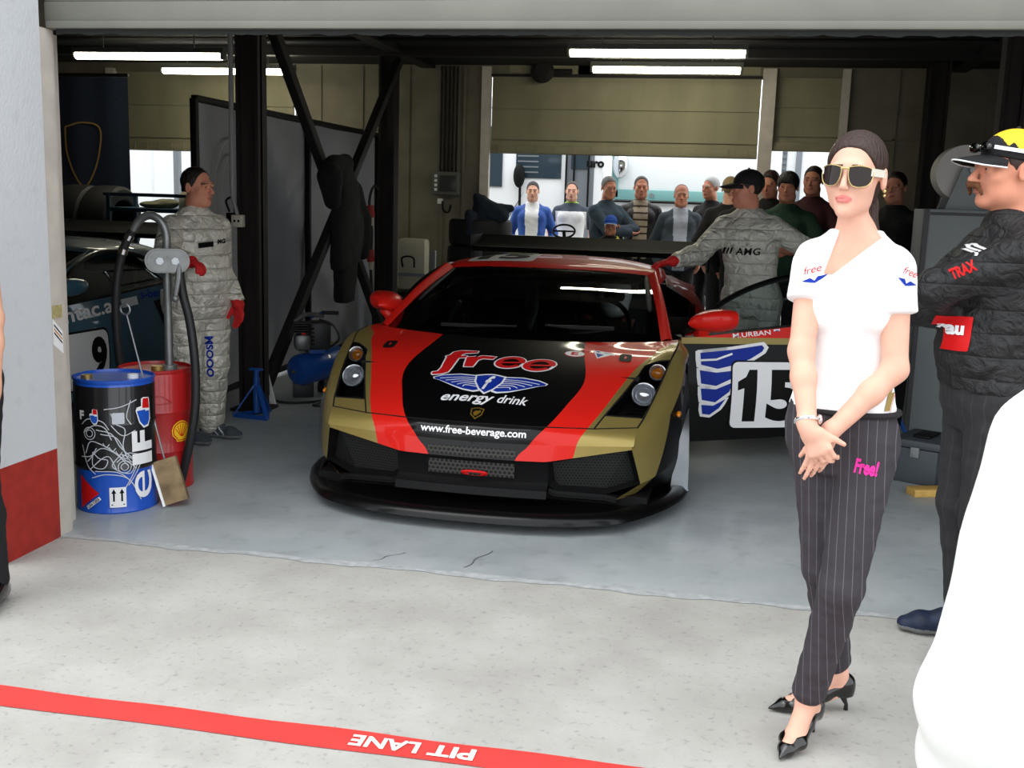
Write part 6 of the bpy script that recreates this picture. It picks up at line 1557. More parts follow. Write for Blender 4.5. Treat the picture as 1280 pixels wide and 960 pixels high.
# vertical name and emblem
rotl = lambda cu, cv: (lambda u, v: w3(cu-v, cv+u))
for ch, cv, W_, H_ in (('e', .135, .135, .10), ('l', .265, .055, .115), ('F', .355, .10, .115)):
    letters(ch, rotl(.128, cv), W_, H_, bold=(.0 if ch == 'e' else .045), cut=.02).build('name_letter', M_white, elf, 180)
def badge(cu, cv, k, nm):
    o = [(-.042, .03), (-.036, .045), (-.012, .05), (-.012, .085), (.0, .092), (.035, .088), (.04, .08), (.045, -.02), (.03, -.055), (.0, -.06), (-.025, -.03)]
    b = [(-.036, .028), (.010, .030), (.012, .022), (.038, .022), (.038, -.018), (.026, -.045), (.002, -.05), (-.020, -.026)]
    r_ = [(-.006, .036), (.038, .030), (.034, .080), (-.002, .082)]
    sc = lambda P: [(x*k, y*k) for x, y in P]
    shape2d([sc(o)], lambda u, v: w2(cu+u, cv+v), .02).build(nm+'_outline', M_white, elf, 180)
    shape2d([sc(b)], lambda u, v: w3(cu+u, cv+v), .02).build(nm+'_field', M_elfblu, elf, 180)
    shape2d([sc(r_)], lambda u, v: w3(cu+u, cv+v+.004), .02).build(nm+'_flash', M_redv, elf, 180)
badge(.135, .475, 1.0, 'emblem'); badge(-.10, .475, .5, 'emblem')
letters('F', lambda u, v: w3(-.165+u, .487+v), .028, .045, bold=.05, cut=.02).build('name_letter', M_white, elf, 180)
shape2d([rrect(.075, .10, .003)], lambda u, v: w2(.0+u, .085+v), .02).build('handling_label', M_white, elf, 180)
for dx in (-.018, .018):
    shape2d([[(dx-.004, -.025), (dx+.004, -.025), (dx+.004, .015), (dx+.011, .015), (dx, .038), (dx-.011, .015), (dx-.004, .015)]], lambda u, v: w3(u, .09+v), .02).build('label_arrow', M_blkv, elf, 180)
shape2d([[(-.03, -.034), (.03, -.034), (.03, -.039), (-.03, -.039)]], lambda u, v: w3(u, .085+v)).build('label_rule', M_blkv, elf, 180)
shape2d([[(-.19, .19), (-.085, .105), (-.19, .02)]], w2, .02).build('hazard_diamond', M_redv, elf, 180)
shape2d([[(-.155, .035), (-.085, .09), (-.075, .075), (-.145, .02)]], w3, .02).build('hazard_strip', M_white, elf, 180)
letters('UN-1203', lambda u, v: wrap(ex, ey, er, .009)(-.115+u*.78-v*.62, .055+u*.62+v*.78), .075, .014, bold=.03).build('hazard_number', M_blkv, elf, 180)
MB().cyl((ex-.11, ey-.06, eh-.012), (ex-.11, ey-.06, eh+.006), .028).build('bung', M_brass, elf); MB().cyl((ex+.09, ey+.02, eh-.012), (ex+.09, ey+.02, eh+.008), .026).build('bung_cap', M_white, elf)
rx, ry, rr_, rh = -2.90, 5.15, .185, .640
red = tag(drum(rx, ry, rr_, rh, M_drumred, M_drumred, (.21, .42)), 'red oil drum holding the hand pump, behind the black drum', 'drum')
v1, v2, v3 = wrap(rx, ry, rr_, .0055), wrap(rx, ry, rr_, .0065), wrap(rx, ry, rr_, .0075)
SHL = [(0, -.052), (-.028, -.050), (-.030, -.038), (-.050, -.018), (-.054, .010), (-.044, .034), (-.022, .050), (0, .055), (.022, .050), (.044, .034), (.054, .010), (.050, -.018), (.030, -.038), (.028, -.050)]
cu, cv = .125, .315
shape2d([[(x*1.05, y*1.05) for x, y in SHL]], lambda u, v: v1(cu+u, cv+v), .02).build('shell_border', M_yel, red, 180)
shape2d([[(x*.94, y*.94) for x, y in SHL]], lambda u, v: v2(cu+u, cv+v), .02).build('shell_ground', M_redv, red, 180)
shape2d([[(x*.84, y*.84) for x, y in SHL]], lambda u, v: v3(cu+u, cv+v), .02).build('shell', M_yel, red, 180)
mb = MB()
for a in (-58, -35, -12, 12, 35, 58): ribbon([(cu+.006*math.sin(R(a)), cv-.026), (cu+.044*math.sin(R(a)), cv+.044*math.cos(R(a))-.004)], .0035, wrap(rx, ry, rr_, .009), mb)
mb.build('shell_rib', M_redv, red, 180)
MB().cyl((rx+.06, ry-.08, rh-.012), (rx+.06, ry-.08, rh+.018), .03).build('bung', M_brass, red)
mb = MB(); wl_ = lambda pts: ribbon([tuple(p[:2]) for p in cr([(a, b, 0) for a, b in pts], 20)], .006, v1, mb)
wl_([(-.06, .475), (-.04, .50), (.02, .51), (.06, .485), (.08, .475)]); wl_([(-.06, .475), (.0, .468), (.08, .475)]); mb.build('embossed_handle', M_drumred, red, 180)
# pump
M_cast = mat('cast_metal', S(128, 130, 130), .42, .7, var=.15, vscale=18); M_hosek = mat('black_hose', S(30, 31, 33), .5)
px_, py_ = -2.80, 5.12
pump = thing('drum_pump', 'grey hand pump with a curved pipe and black hoses, standing in the red drum', 'pump', (px_, py_, rh-.01))
MB().cyl((px_, py_, rh-.02), (px_, py_, 1.16), .021, n=20).cyl((px_, py_, rh-.01), (px_, py_, rh+.02), .04).build('riser_pipe', M_cast, pump)
arc = cr([(px_, py_, 1.24), (px_, py_, 1.34), (px_-.025, py_, 1.40), (px_-.085, py_, 1.430), (px_-.145, py_, 1.405), (px_-.19, py_, 1.345)], 30)
MB().tube(arc, .021, 14).build('bent_pipe', M_cast, pump)
hz = cr([(px_-.185, py_, 1.352), (px_-.22, py_, 1.30), (px_-.26, py_, 1.20), (px_-.29, py_, 1.05), (px_-.31, py_+.02, .85), (px_-.315, py_+.06, .6), (px_-.30, py_+.12, .3)], 40)
MB().tube(hz, .022, 14).build('delivery_hose', M_hosek, pump)
for k in (1, 4): MB().tube([hz[k], hz[k+1]], .0255, 16).build('hose_clip', M_chrome, pump)
rotc = Matrix.Rotation(R(31), 3, 'Z')
M = Matrix.Translation((px_, py_-.0, 1.205)) @ rotc.to_4x4() @ Matrix.Rotation(PI/2, 4, 'X')
oval = [(.045+.055*math.cos(R(a)), .055*math.sin(R(a))) for a in range(-90, 91, 12)]+[(-.045+.055*math.cos(R(a)), .055*math.sin(R(a))) for a in range(90, 271, 12)]
mb = MB(); mb.prism(oval, .09, M @ Matrix.Translation((0, 0, -.02))); mb.prism([(x*1.1, y*1.12) for x, y in oval], .018, M @ Matrix.Translation((0, 0, .052)))
pb = mb.build('pump_body', M_cast, pump)
MB().prism([(x*.98, y*.98) for x, y in oval], .014, M @ Matrix.Translation((0, 0, .068))).build('cover_plate', M_cast, pump)
for sx_ in (-.038, .038):
    MB().join(MB().cyl((sx_, 0, .07), (sx_, 0, .092), .020, n=6), M).build('cover_nut', M_alu, pump)
    for k in range(3): MB().join(MB().bar((sx_+.02*math.cos(k*1.05+.5), .02*math.sin(k*1.05+.5), .084), (sx_+.048*math.cos(k*1.05+.5), .048*math.sin(k*1.05+.5), .084), .006, .006), M).build('cover_web', M_cast, pump)
for k in range(10):
    a = 2*PI*k/10; MB().join(MB().cyl((.094*math.cos(a), .052*math.sin(a), .07), (.094*math.cos(a), .052*math.sin(a), .076), .005, n=6), M).build('bolt', M_alu, pump)
MB().tube([(px_+.085, py_-.03, 1.19), (px_+.09, py_-.05, 1.12), (px_+.075, py_-.06, 1.02)], [.012, .016, .013], 10).ell((px_+.075, py_-.06, 1.015), .02).build('crank_handle', M_cast, pump)
h2 = cr([(px_+.07, py_, 1.16), (px_+.085, py_, 1.04), (px_+.12, py_, .90), (px_+.15, py_-.01, .69), (px_+.155, py_-.02, .48), (px_+.135, py_-.03, .31), (px_+.10, py_-.03, .16), (px_+.06, py_-.02, .025)], 44)
MB().tube(h2, .023, 14).build('suction_hose', M_hosek, pump)
# chock on a rod
ch = thing('wheel_chock', 'wooden wheel chock on a thin ringed rod leaning against the red drum', 'chock', (-2.635, 4.79, 0))
rt = Matrix.Rotation(R(22), 3, 'Z') @ Matrix.Rotation(R(-17), 3, 'Y') @ Matrix.Rotation(R(-12), 3, 'X')
c_ = V((-2.63, 4.80, .128)); ux_ = rt @ V((1, 0, 0)); uy_ = rt @ V((0, 1, 0)); uz_ = rt @ V((0, 0, 1))
MB().box(c_, (.115, .055, .225), rt, bev=.004).build('wood_block', mat('dirty_wood', S(140, 118, 88), .85, var=.45, vscale=14), ch)
MB().box(c_-ux_*.062, (.012, .075, .230), rt).build('white_side', M_white, ch)
top_ = c_+uz_*.112; MB().tube([tuple(top_), (-2.845, 4.80, .95)], .0045, 8).build('rod', M_alu, ch)
MB().tube([(-2.853+.026*math.cos(a), 4.80, .978+.026*math.sin(a)) for a in np.linspace(0, 2*PI, 25)[:-1]], .005, 8, closed=True).build('ring_grip', M_alu, ch)

# ================================================================ compressor, jack stands
M_cblue = mat('compressor_blue', S(24, 78, 160), .35, coat=.5); M_castd = mat('dark_casting', S(58, 58, 60), .5, .4)
co = thing('air_compressor', 'small air compressor with a blue tank and grey motor beside the steel column', 'compressor', (-3.05, 7.85, 0))
ax_ = V((.42, .86, .10)).normalized(); ca = V((-3.14, 7.70, .215)); L_ = .44
Mq = Matrix.Translation(ca) @ ax_.to_track_quat('Z', 'Y').to_matrix().to_4x4()
MB().lathe([(0, -.035), (.06, -.03), (.105, -.012), (.122, .02), (.122, L_-.02), (.105, L_+.012), (.06, L_+.03), (0, L_+.035)], 40, Mq).build('tank', M_cblue, co)
MB().join(MB().cyl((0, 0, -.045), (0, 0, -.03), .012), Mq).build('drain_plug', M_brass, co)
cm_ = V((-3.06, 7.80, .50)); rc_ = Matrix.Rotation(R(25), 3, 'Z')
MB().box(cm_+rc_ @ V((.06, .05, -.02)), (.17, .20, .22), rc_, bev=.03).build('motor', M_castd, co)
mb = MB().box(cm_+rc_ @ V((-.075, -.04, -.06)), (.13, .15, .13), rc_, bev=.035); mb.build('crankcase', M_cast, co)
for k in range(5): MB().box(cm_+rc_ @ V((-.075, -.03, .015+.018*k)), (.13, .14, .008), rc_, bev=.003).build('cooling_fin', M_castd, co)
MB().tube(cr([tuple(cm_+rc_ @ V((-.13, -.02, .09))), tuple(cm_+rc_ @ V((-.05, -.02, .145))), tuple(cm_+rc_ @ V((.09, .0, .135)))], 14), .018, 8).build('cylinder_head', M_cast, co)
for k in range(5): MB().box(cm_+rc_ @ V((.0, -.052, -.08+.03*k)), (.03, .004, .012), rc_).build('vent_slot', M_gap, co)
MB().box(cm_+rc_ @ V((-.07, -.115, .01)), (.03, .01, .015), rc_).build('warning_label', M_redv, co)
hb = cm_+V((.03, .02, .15)); MB().tube([tuple(hb+V((-.05, 0, -.03))), tuple(hb+V((.04, .01, .01)))], .011, 8).build('handle', M_cblue, co); MB().tube([tuple(hb+V((.04, .01, .01))), tuple(hb+V((.17, .02, .012)))], .015, 10).build('handle_grip', M_hosek, co)
MB().tube(cr([tuple(cm_+V((.06, 0, .11))), tuple(cm_+V((.17, .0, .07))), tuple(cm_+V((.22, .0, -.03))), tuple(cm_+V((.15, .0, -.10)))], 20), .009, 8).build('pressure_hose', M_hosek, co)
MB().box(ca+ax_*.2+V((0, 0, .125)), (.12, .22, .03), rc_).build('saddle', M_cblue, co)
MB().cyl(ca+ax_*.36+V((0, 0, .11)), ca+ax_*.36+V((0, 0, .16)), .012).build('valve', M_brass, co)
for d_ in (.06, .38):
    p_ = ca+ax_*d_; MB().box((p_.x, p_.y, .065), (.16, .03, .13), rc_, bev=.008).build('foot', M_castd, co)
for sx_ in (-.09, .09):
    p_ = ca+ax_*.38+rc_ @ V((sx_, 0, 0)); MB().cyl((p_.x-.02, p_.y, .05), (p_.x+.02, p_.y, .05), .05).build('wheel', M_rubber, co)
mb = MB()
tag(MB().tube(cr([(-3.30, 7.55, .012), (-3.15, 7.45, .012), (-2.95, 7.55, .012), (-2.85, 7.75, .012), (-2.9, 7.42, .012), (-2.62, 7.55, .012), (-2.4, 7.9, .012)], 60), .010, 8).build('power_cable', M_hosek), 'black power cable lying on the floor in front of the compressor', 'cable')
def jackstand(x, y, lb, h=.34):
    t = thing('jack_stand', lb, 'jack stand', (x, y, 0), .2, 'blue jack stands')
    MB().cyl((x, y, .03), (x, y, h-.06), .024, n=16).build('post', M_cblue, t); MB().cyl((x, y, h-.06), (x, y, h), .018).box((x, y, h), (.10, .035, .02), bev=.006).build('saddle', M_cblue, t)
    P = [(x+.16*math.cos(R(a)), y+.16*math.sin(R(a)), .012) for a in (200, 320, 80)]
    for p in P: MB().bar(p, (x, y, h-.09), .034, .012, up=(0, 0, 1)).build('leg', M_cblue, t)
    for a, b in ((0, 1), (1, 2), (2, 0)): MB().bar(P[a], P[b], .012, .036, up=(0, 0, 1)).build('base_rail', M_cblue, t)
    return t
jackstand(-3.14, 6.95, 'blue jack stand in front of the socket column, between man and compressor')
jackstand(1.21, 7.40, 'blue jack stand behind the grey toolbox, half hidden by the woman', .36)
t = tag(MB().bar((-3.21, 7.40, .15), (-3.27, 7.38, .42), .05, .012, up=(0, 1, 0)).build('white_board', M_white), 'narrow white board propped by the foot of the socket column', 'board')
t.data.transform(Matrix.Translation((0, 0, -.155)))

# ================================================================ screen, coat, cables in the left bay
M_tarp = mat('grey_tarp', S(158, 160, 168), .6, var=.06, vscale=2, bump=.6, bscale=2.2)
sc_ = thing('fabric_screen', 'tall grey fabric screen on a black frame behind the steel columns', 'screen', (-3.70, 9.2, 0))
g = []
for i in range(60):
    row = []
    for j in range(36):
        u, v_ = i/59, j/35; y = 7.24+4.05*u; z = .06+2.12*v_
        row.append(np.array((-3.70+.018*math.sin(u*9+v_*3)*math.sin(PI*v_)+.012*math.sin(u*23-v_*5), y, z)))
    g.append(row)
MB().grid(g).grid([[p-np.array((.006, 0, 0)) for p in r] for r in g]).build('cloth', M_tarp, sc_, 180)
MB().bar((-3.70, 7.2, 2.2), (-3.70, 11.3, 2.2), .05, .05, bev=.008).build('top_bar', M_satin, sc_); MB().bar((-3.70, 7.2, .05), (-3.70, 11.3, .05), .05, .05, bev=.008).build('bottom_bar', M_satin, sc_)
for y in (7.2, 9.25, 11.3): MB().bar((-3.665 if y == 9.25 else -3.70, y, 0), (-3.665 if y == 9.25 else -3.70, y, 2.2), .05, .05, up=(0, 1, 0), bev=.008).build('post', M_satin, sc_)
mb = MB(); pts = [(9.0+.45*math.cos(a)*.8-1.2, 1.55+.42*math.sin(a)) for a in np.linspace(0, 2*PI, 40)]
vs = lambda u, v_: (-3.672, u, v_)
ribbon(pts, .012, vs, mb); ribbon([(7.8+.30*math.cos(a)*.8, 1.55+.30*math.sin(a)) for a in np.linspace(0, 2*PI, 40)], .012, vs, mb)
mb.build('faint_emblem', cm('faint_print', S(172, 174, 180), .6), sc_, 180)
d = Sdf(); X_ = -3.19
d.lf([((X_, 8.93, .98), .075, .29), ((X_, 8.96, 1.25), .085, .30), ((X_, 8.92, 1.55), .08, .24), ((X_+.01, 8.80, 1.80), .07, .15)], (1, 0, 0), .04, 2.6)
d.chain([(X_, 8.55, 1.78), (X_+.03, 8.45, 1.70), (X_+.03, 8.50, 1.50)], [.07, .10, .07], .04); d.rc((X_, 8.9, 1.85), (X_, 8.62, 1.80), .06, .08, .05)
d.chain([(X_, 9.12, 1.60), (X_+.02, 9.30, 1.35), (X_+.02, 9.32, 1.05)], [.08, .075, .065], .03); d.lf([((X_, 8.90, .66), .07, .17), ((X_, 8.90, 1.0), .08, .19)], (1, 0, 0), .03, 2.6)
v, F = d.grow(.012, wrinkle(.018, 15, 21, (1, 1, .5))); tag(to_obj(v, F, 'black_coat', M_darkfab, None), 'black coat and trousers hung over the crossed steel braces', 'coat')
kb = thing('hanging_power_lead', 'hanging power lead with two red plugs on the far steel column', 'power lead', (-3.50, 10.60, .3))
MB().tube(cr([(-3.46, 10.66, 1.62), (-3.50, 10.62, 1.66), (-3.54, 10.60, 1.50), (-3.51, 10.6, 1.2), (-3.52, 10.6, .85), (-3.49, 10.6, .3), (-3.48, 10.6, .02)], 30), .014, 8).build('cable', M_hosek, kb)
for z in (1.40, .95):
    MB().cyl((-3.53, 10.58, z+.06), (-3.51, 10.58, z-.06), .045, .038).build('plug', mat('plug_red', S(150, 36, 34), .5), kb); MB().cyl((-3.51, 10.58, z-.06), (-3.51, 10.58, z-.14), .030, .022).build('plug_sleeve', cm('plug_cream', S(190, 184, 168), .5), kb)

# ================================================================ against the rear wall
M_creamc = mat('cream_case', S(196, 190, 164), .5, var=.1, vscale=6)
cs_ = thing('hard_case', 'cream hard case with a handle stood on end against the rear wall', 'case', (-3.31, 11.45, .52))
MB().box((-3.31, 11.45, .83), (.32, .20, .56), bev=.04).build('shell', M_creamc, cs_); MB().box((-3.31, 11.345, .72), (.325, .02, .035)).build('strap', M_alu, cs_)
MB().tube(cr([(-3.40, 11.34, .80), (-3.40, 11.31, .90), (-3.33, 11.31, .92), (-3.27, 11.31, .90), (-3.27, 11.34, .80)], 18), .010, 8).build('handle', M_satin, cs_)
tb = thing('work_bench', 'low dark bench under the cream case by the rear wall', 'bench', (-3.2, 11.5, 0))
MB().box((-3.2, 11.5, .50), (.75, .45, .04), bev=.006).build('bench_top', M_satin, tb)
for sx_ in (-.34, .34):
    for sy_ in (-.19, .19): MB().box((-3.2+sx_, 11.5+sy_, .24), (.04, .04, .48)).build('leg', M_satin, tb)
tag(MB().box((-3.02, 11.20, .50), (.06, .05, 1.0), bev=.008).build('grey_post', M_cond), 'short grey upright post beside the dark bench', 'post')
eb = thing('fuse_box', 'grey fuse box with cables on the rear wall left of the doorway', 'fuse box', (-3.08, 11.95, 1.6))
MB().box((-3.08, 11.94, 1.72), (.32, .10, .26), bev=.02).build('box', cm('box_grey', S(96, 98, 92), .6), eb); MB().box((-3.05, 11.885, 1.72), (.2, .01, .18), bev=.004).build('cover', cm('box_cover', S(60, 62, 60), .3), eb)
for k in range(4): MB().box((-3.19, 11.885, 1.80-.05*k), (.03, .01, .03)).build('fuse', M_white, eb)
for k in range(5): MB().tube([(-3.16+.045*k, 11.96, 1.85), (-3.16+.045*k, 11.96, 3.0)], .012, 8).build('wall_conduit', M_satin, eb)
MB().box((-3.15, 11.95, 1.52), (.06, .05, .06), bev=.006).build('switch', M_white, eb)
MB().tube(cr([(-3.12, 11.93, 1.52), (-3.10, 11.90, 1.42), (-3.04, 11.90, 1.40), (-3.02, 11.92, 1.48)], 14), .012, 8).build('hook', M_satin, eb)
M_tyre = mat('slick_rubber', S(15, 15, 16), .6)
def tyre(x, y, z, r=.33, w=.27, M=None):
    M = M or Matrix.Translation((x, y, z)); h = w/2
    return MB().lathe([(r*.62, -h*.9), (r*.66, -h), (r*.9, -h), (r*.98, -h*.85), (r, -h*.5), (r, h*.5), (r*.98, h*.85), (r*.9, h), (r*.66, h), (r*.62, h*.9), (r*.62, -h*.9)], 44, M)
nms = ('bottom', 'second from the bottom', 'middle', 'second from the top', 'topmost')
for k in range(5):
    o = tyre(0, 0, .135, .325, .268).build('racing_tyre', M_tyre); o.location = (-2.43+.012*((k*7) % 3-1), 10.85, .272*k)
    tag(o, nms[k]+' tyre of the black stack by the rear doorway', 'tyre', 'stacked racing tyres')
d = Sdf(); d.lf([((-2.33, 10.78, 1.34), .20, .16), ((-2.36, 10.78, 1.42), .17, .15), ((-2.42, 10.78, 1.56), .07, .08)], (1, 0, 0), .03, 2.3); d.rc((-2.44, 10.72, 1.57), (-2.20, 10.70, 1.40), .05, .09, .04); d.rc((-2.2, 10.75, 1.46), (-2.10, 10.75, 1.47), .06, .04, .03); d.rc((-2.48, 10.6, 1.40), (-2.46, 10.56, 1.22), .06, .05, .03)
v, F = d.grow(.011, wrinkle(.02, 17, 31)); tag(to_obj(v, F, 'folded_jacket', cloth('navy_jacket', 26, 36, 50), None), 'dark navy jacket heaped on top of the tyre stack', 'jacket')
# second car, blue, in the neighbouring bay
BLUE = S(58, 96, 116)
def bpaint(nm, c): return mat(nm, c, .4, coat=.8, spec=.2)
pb_ = bpaint('paint_ice_blue', BLUE)
car2 = thing('race_car', 'ice blue racing coupe in the neighbouring bay, behind the man in silver', 'car', (-5.12, 4.92, 0), R(-1))
K2 = make_car(car2, dict(hood=pb_, fender=pb_, roof=pb_, door=pb_, rear=pb_), open_left=False, nosedetail=False)
def side(eps):
    Bs = bvh_of([K2['skin']]+[o for o in car2.children if o.name.startswith(('rear_fender', 'front_fender'))])
    def f(y, z):
        p, n, i, d_ = Bs.ray_cast(V((2.5, y, z)), V((-1, 0, 0)))
        if p is None: return (1.0, y, z)
        n = n if n.x > 0 else -n; return tuple(p+n*eps)
    return f
s1, s2, s3 = side(.003), side(.005), side(.007)
def sdec(mb, nm, m): return mb.build(nm, m, car2, 180, world=False, weld=False)
sdec(shape2d([[(1.55+x, .42+y) for x, y in rrect(.46, .40, .05)]], s1, .06), 'plate_edge', M_blkv); sdec(shape2d([[(1.55+x, .42+y) for x, y in rrect(.43, .37, .045)]], s2, .06), 'number_plate', M_white)
sdec(letters('9', lambda u, v_: s3(1.66+u, .42+v_), .16, .29, bold=.05, cut=.05), 'number', M_blkv)
sdec(letters('antac.at', lambda u, v_: s1(1.62+u, .735+v_+u*.06), .70, .085, bold=.02, cut=.06), 'side_lettering', M_white)
sdec(shape2d([[(2.00, .725), (2.20, .735), (2.20, .795), (2.00, .785)]], s1, .06), 'side_bar', M_white)
sdec(letters('s-berg', lambda u, v_: s1(2.42+u, .79+v_), .34, .085, bold=.02, cut=.06), 'side_lettering', M_blue)
sdec(letters('FUCHS', lambda u, v_: s1(2.90+u, .47+v_), .26, .065, bold=.05, cut=.06), 'side_lettering', M_blkv)
for sg_ in (1, -1): sdec(shape2d([[(2.84, .47+sg_*.055), (2.90, .47+sg_*.09), (2.96, .47+sg_*.055), (2.90, .47+sg_*.07)]], s1, .06), 'emblem_mark', M_blkv)
sdec(shape2d([[(2.40, .74), (2.72, .76), (2.60, .40)]], s2, .06), 'side_scoop', M_gap)
# tyres and trolley behind it
tr_ = thing('tyre_trolley', 'blue steel trolley behind the ice blue car, loaded with oddments', 'trolley', (-5.35, 9.6, 0))
M_trb = mat('trolley_blue', S(44, 74, 96), .5)
for z in (.5, 1.36): MB().box((-5.28, 9.6, z), (.86, .5, .04), bev=.006).build('shelf', M_trb, tr_)
for sx_ in (-.40, .44):
    for sy_ in (-.24, .24): MB().box((-5.3+sx_, 9.6+sy_, .76), (.035, .035, 1.50)).build('upright', M_trb, tr_)
for sy_ in (-.24, .24): MB().box((-5.3, 9.6+sy_, 1.50), (.9, .025, .03)).build('rail', M_trb, tr_)
for k, x in enumerate((-6.23, -5.92)):
    Mx = Matrix.Rotation(PI/2, 4, 'Y'); o = tyre(0, 0, 0, .36, .30, Mx).build('racing_tyre', M_tyre); o.location = (x, 9.75, 1.22); tag(o, ('left' if k == 0 else 'right')+' one of two big tyres on the rack behind the ice blue car', 'tyre', 'rack tyres')
rk = thing('tyre_rack', 'black rack carrying two big tyres behind the ice blue car', 'rack', (-5.9, 9.75, 0))
for y in (9.5, 10.0): MB().box((-6.08, y, .84), (.64, .04, .04)).build('rail', M_satin, rk)
for sx_ in (-.30, .30):
    for y in (9.5, 10.0): MB().box((-6.08+sx_, y, .42), (.04, .04, .84)).build('leg', M_satin, rk)
cn = thing('fluid_can', 'cream fluid can with a black cap on the blue trolley', 'can', (-5.02, 9.6, 1.38))
MB().lathe([(.075, 0), (.08, .01), (.08, .12), (.055, .16), (.05, .17)], 24, Matrix.Translation((-5.02, 9.6, 1.38))).build('can_body', M_creamc, cn); MB().cyl((-5.02, 9.6, 1.545), (-5.02, 9.6, 1.60), .055).build('can_cap', M_satin, cn)
d = Sdf(); d.el((-5.32, 9.55, 1.41), (.17, .12, .035), None, .02); d.el((-5.22, 9.58, 1.425), (.12, .10, .045), None, .03); v, F = d.grow(.01, wrinkle(.015, 30, 4)); tag(to_obj(v, F, 'rag', cloth('olive_rag', 110, 108, 84), None), 'crumpled olive rag on the blue trolley', 'rag')
bn = thing('wall_banner', 'dark blue banner with a gold crest hanging at the far left', 'banner', (-6.75, 10.6, 1.2))
MB().grid([[np.array((-7.1+.9*u, 10.6+.015*math.sin(u*14), 1.2+1.5*t_)) for t_ in np.linspace(0, 1, 8)] for u in np.linspace(0, 1, 24)]).build('banner_cloth', cloth('banner_navy', 24, 34, 52), bn, 180)
MB().tube([(-7.12, 10.6, 2.72), (-6.18, 10.6, 2.72)], .018, 8).build('banner_pole', M_satin, bn)
mb = MB(); bf = lambda u, v_: (-6.72+u, 10.575, 1.92+v_)
ribbon([tuple(p[:2]) for p in cr([(-.20, .26, 0), (0, .31, 0), (.20, .26, 0), (.19, .0, 0), (.10, -.25, 0), (0, -.36, 0), (-.10, -.25, 0), (-.19, .0, 0), (-.20, .26, 0)], 60)], .018, bf, mb)
mb.build('crest_outline', cm('dull_gold', S(150, 120, 70), .5), bn, 180)

# ================================================================ right-hand side of the garage
M_gcab = mat('grey_cabinet', S(124, 130, 132), .55, var=.06, vscale=5)
gc = thing('grey_machine', 'tall grey metal cabinet topped by a pale reel, behind the folded-arm man', 'machine', (1.80, 8.1, 0))
MB().box((1.83, 8.1, .80), (.90, .60, 1.58), bev=.008).build('body', M_gcab, gc); MB().box((1.365, 7.81, .80), (.03, .05, 1.58)).build('edge_strip', M_castd, gc)
for z in (.04, 1.56): MB().box((1.83, 7.795, z), (.88, .01, .02)).build('seam', M_castd, gc)
for y in (7.93, 8.22): MB().prism([(-.16, 0), (.16, 0), (.075, .27), (.04, .315), (-.04, .315), (-.075, .27)], .02, Matrix.Translation((1.66, y, 1.59)) @ Matrix.Rotation(PI/2, 4, 'X')).build('reel_bracket', M_gcab, gc)
MB().cyl((1.62, 7.97, 1.84), (1.62, 8.18, 1.84), .19, n=44).build('reel', cm('pale_reel', S(176, 172, 168), .6), gc); MB().cyl((1.66, 7.88, 1.86), (1.66, 8.26, 1.86), .03).build('reel_axle', M_cast, gc)
lc = thing('low_cabinet', 'low pale cabinet with dark stripes beside the grey machine', 'cabinet', (1.36, 8.55, 0))
MB().box((1.30, 8.65, .42), (.36, .4, .84), bev=.008).build('body', cm('pale_cabinet', S(150, 158, 162), .5), lc)
for z in (.50, .43): MB().box((1.30, 8.445, z), (.34, .01, .03)).build('stripe', M_castd, lc)
tag(MB().cyl((1.28, 8.30, .06), (1.32, 8.30, .06), .06).box((1.30, 8.30, .14), (.05, .05, .10), bev=.01).build('castor', M_castd), 'dark castor wheel on the floor in front of the low cabinet', 'castor')
bxr = Matrix.Rotation(R(-28), 3, 'Z'); bc = V((1.27, 6.58, 0))
tbx = thing('toolbox', 'dark grey plastic toolbox on the floor behind the woman', 'toolbox', (1.27, 6.58, 0))
M_tool = mat('toolbox_grey', S(66, 72, 78), .55)
MB().box(bc+V((0, 0, .105)), (.26, .36, .21), bxr, bev=.015).build('box', M_tool, tbx); MB().box(bc+V((0, 0, .235)), (.28, .38, .05), bxr, bev=.015).build('lid', M_tool, tbx)
MB().box(bc+bxr @ V((.0, -.188, .19)), (.05, .02, .06), bxr, bev=.004).build('latch', cm('latch_grey', S(120, 124, 126), .5), tbx); MB().box(bc+V((0, 0, .268)), (.10, .2, .016), bxr, bev=.006).build('handle', M_satin, tbx)
tag(MB().bar((1.13, 6.15, .022), (1.65, 6.34, .022), .10, .042, bev=.003).build('plank', mat('pine', S(196, 158, 84), .7, var=.2, vscale=8, stretch=(1, 8, 8))), 'short pine plank on the floor in front of the toolbox', 'plank')

# ================================================================ paddock behind the garage
M_wv = mat('vehicle_white', S(240, 242, 244), .4, coat=.4); M_teal = mat('vehicle_teal', S(120, 170, 168), .4); M_vg = mat('vehicle_glass', S(52, 66, 76), .12); M_vgrey = mat('vehicle_grey', S(120, 126, 132), .5); M_pale = mat('glare_and_white', S(244, 248, 250), .3)
cv_ = thing('camper', 'white camper with a blue-tinted side window behind the two young men', 'camper', (-2.9, 17.2, 0))
MB().box((-3.2, 17.2, 1.75), (2.56, 1.6, 2.7), bev=.06).build('body', M_wv, cv_); MB().box((-2.79, 16.39, 2.25), (.70, .03, .72), bev=.01).build('window', M_vg, cv_)
for k in range(7): MB().box((-2.95, 16.37, 1.98+.08*k), (.32, .008, .02)).build('blind_slat', M_vgrey, cv_)
MB().box((-3.46, 16.39, 2.2), (.22, .03, .9)).build('cab_window', M_vg, cv_); MB().ell((-3.07, 16.30, 1.92), (.09, .06, .18)).build('mirror', M_satin, cv_); MB().cyl((-3.06, 16.35, 1.2), (-3.06, 16.35, 1.9), .02).build('mirror_stay', M_satin, cv_)
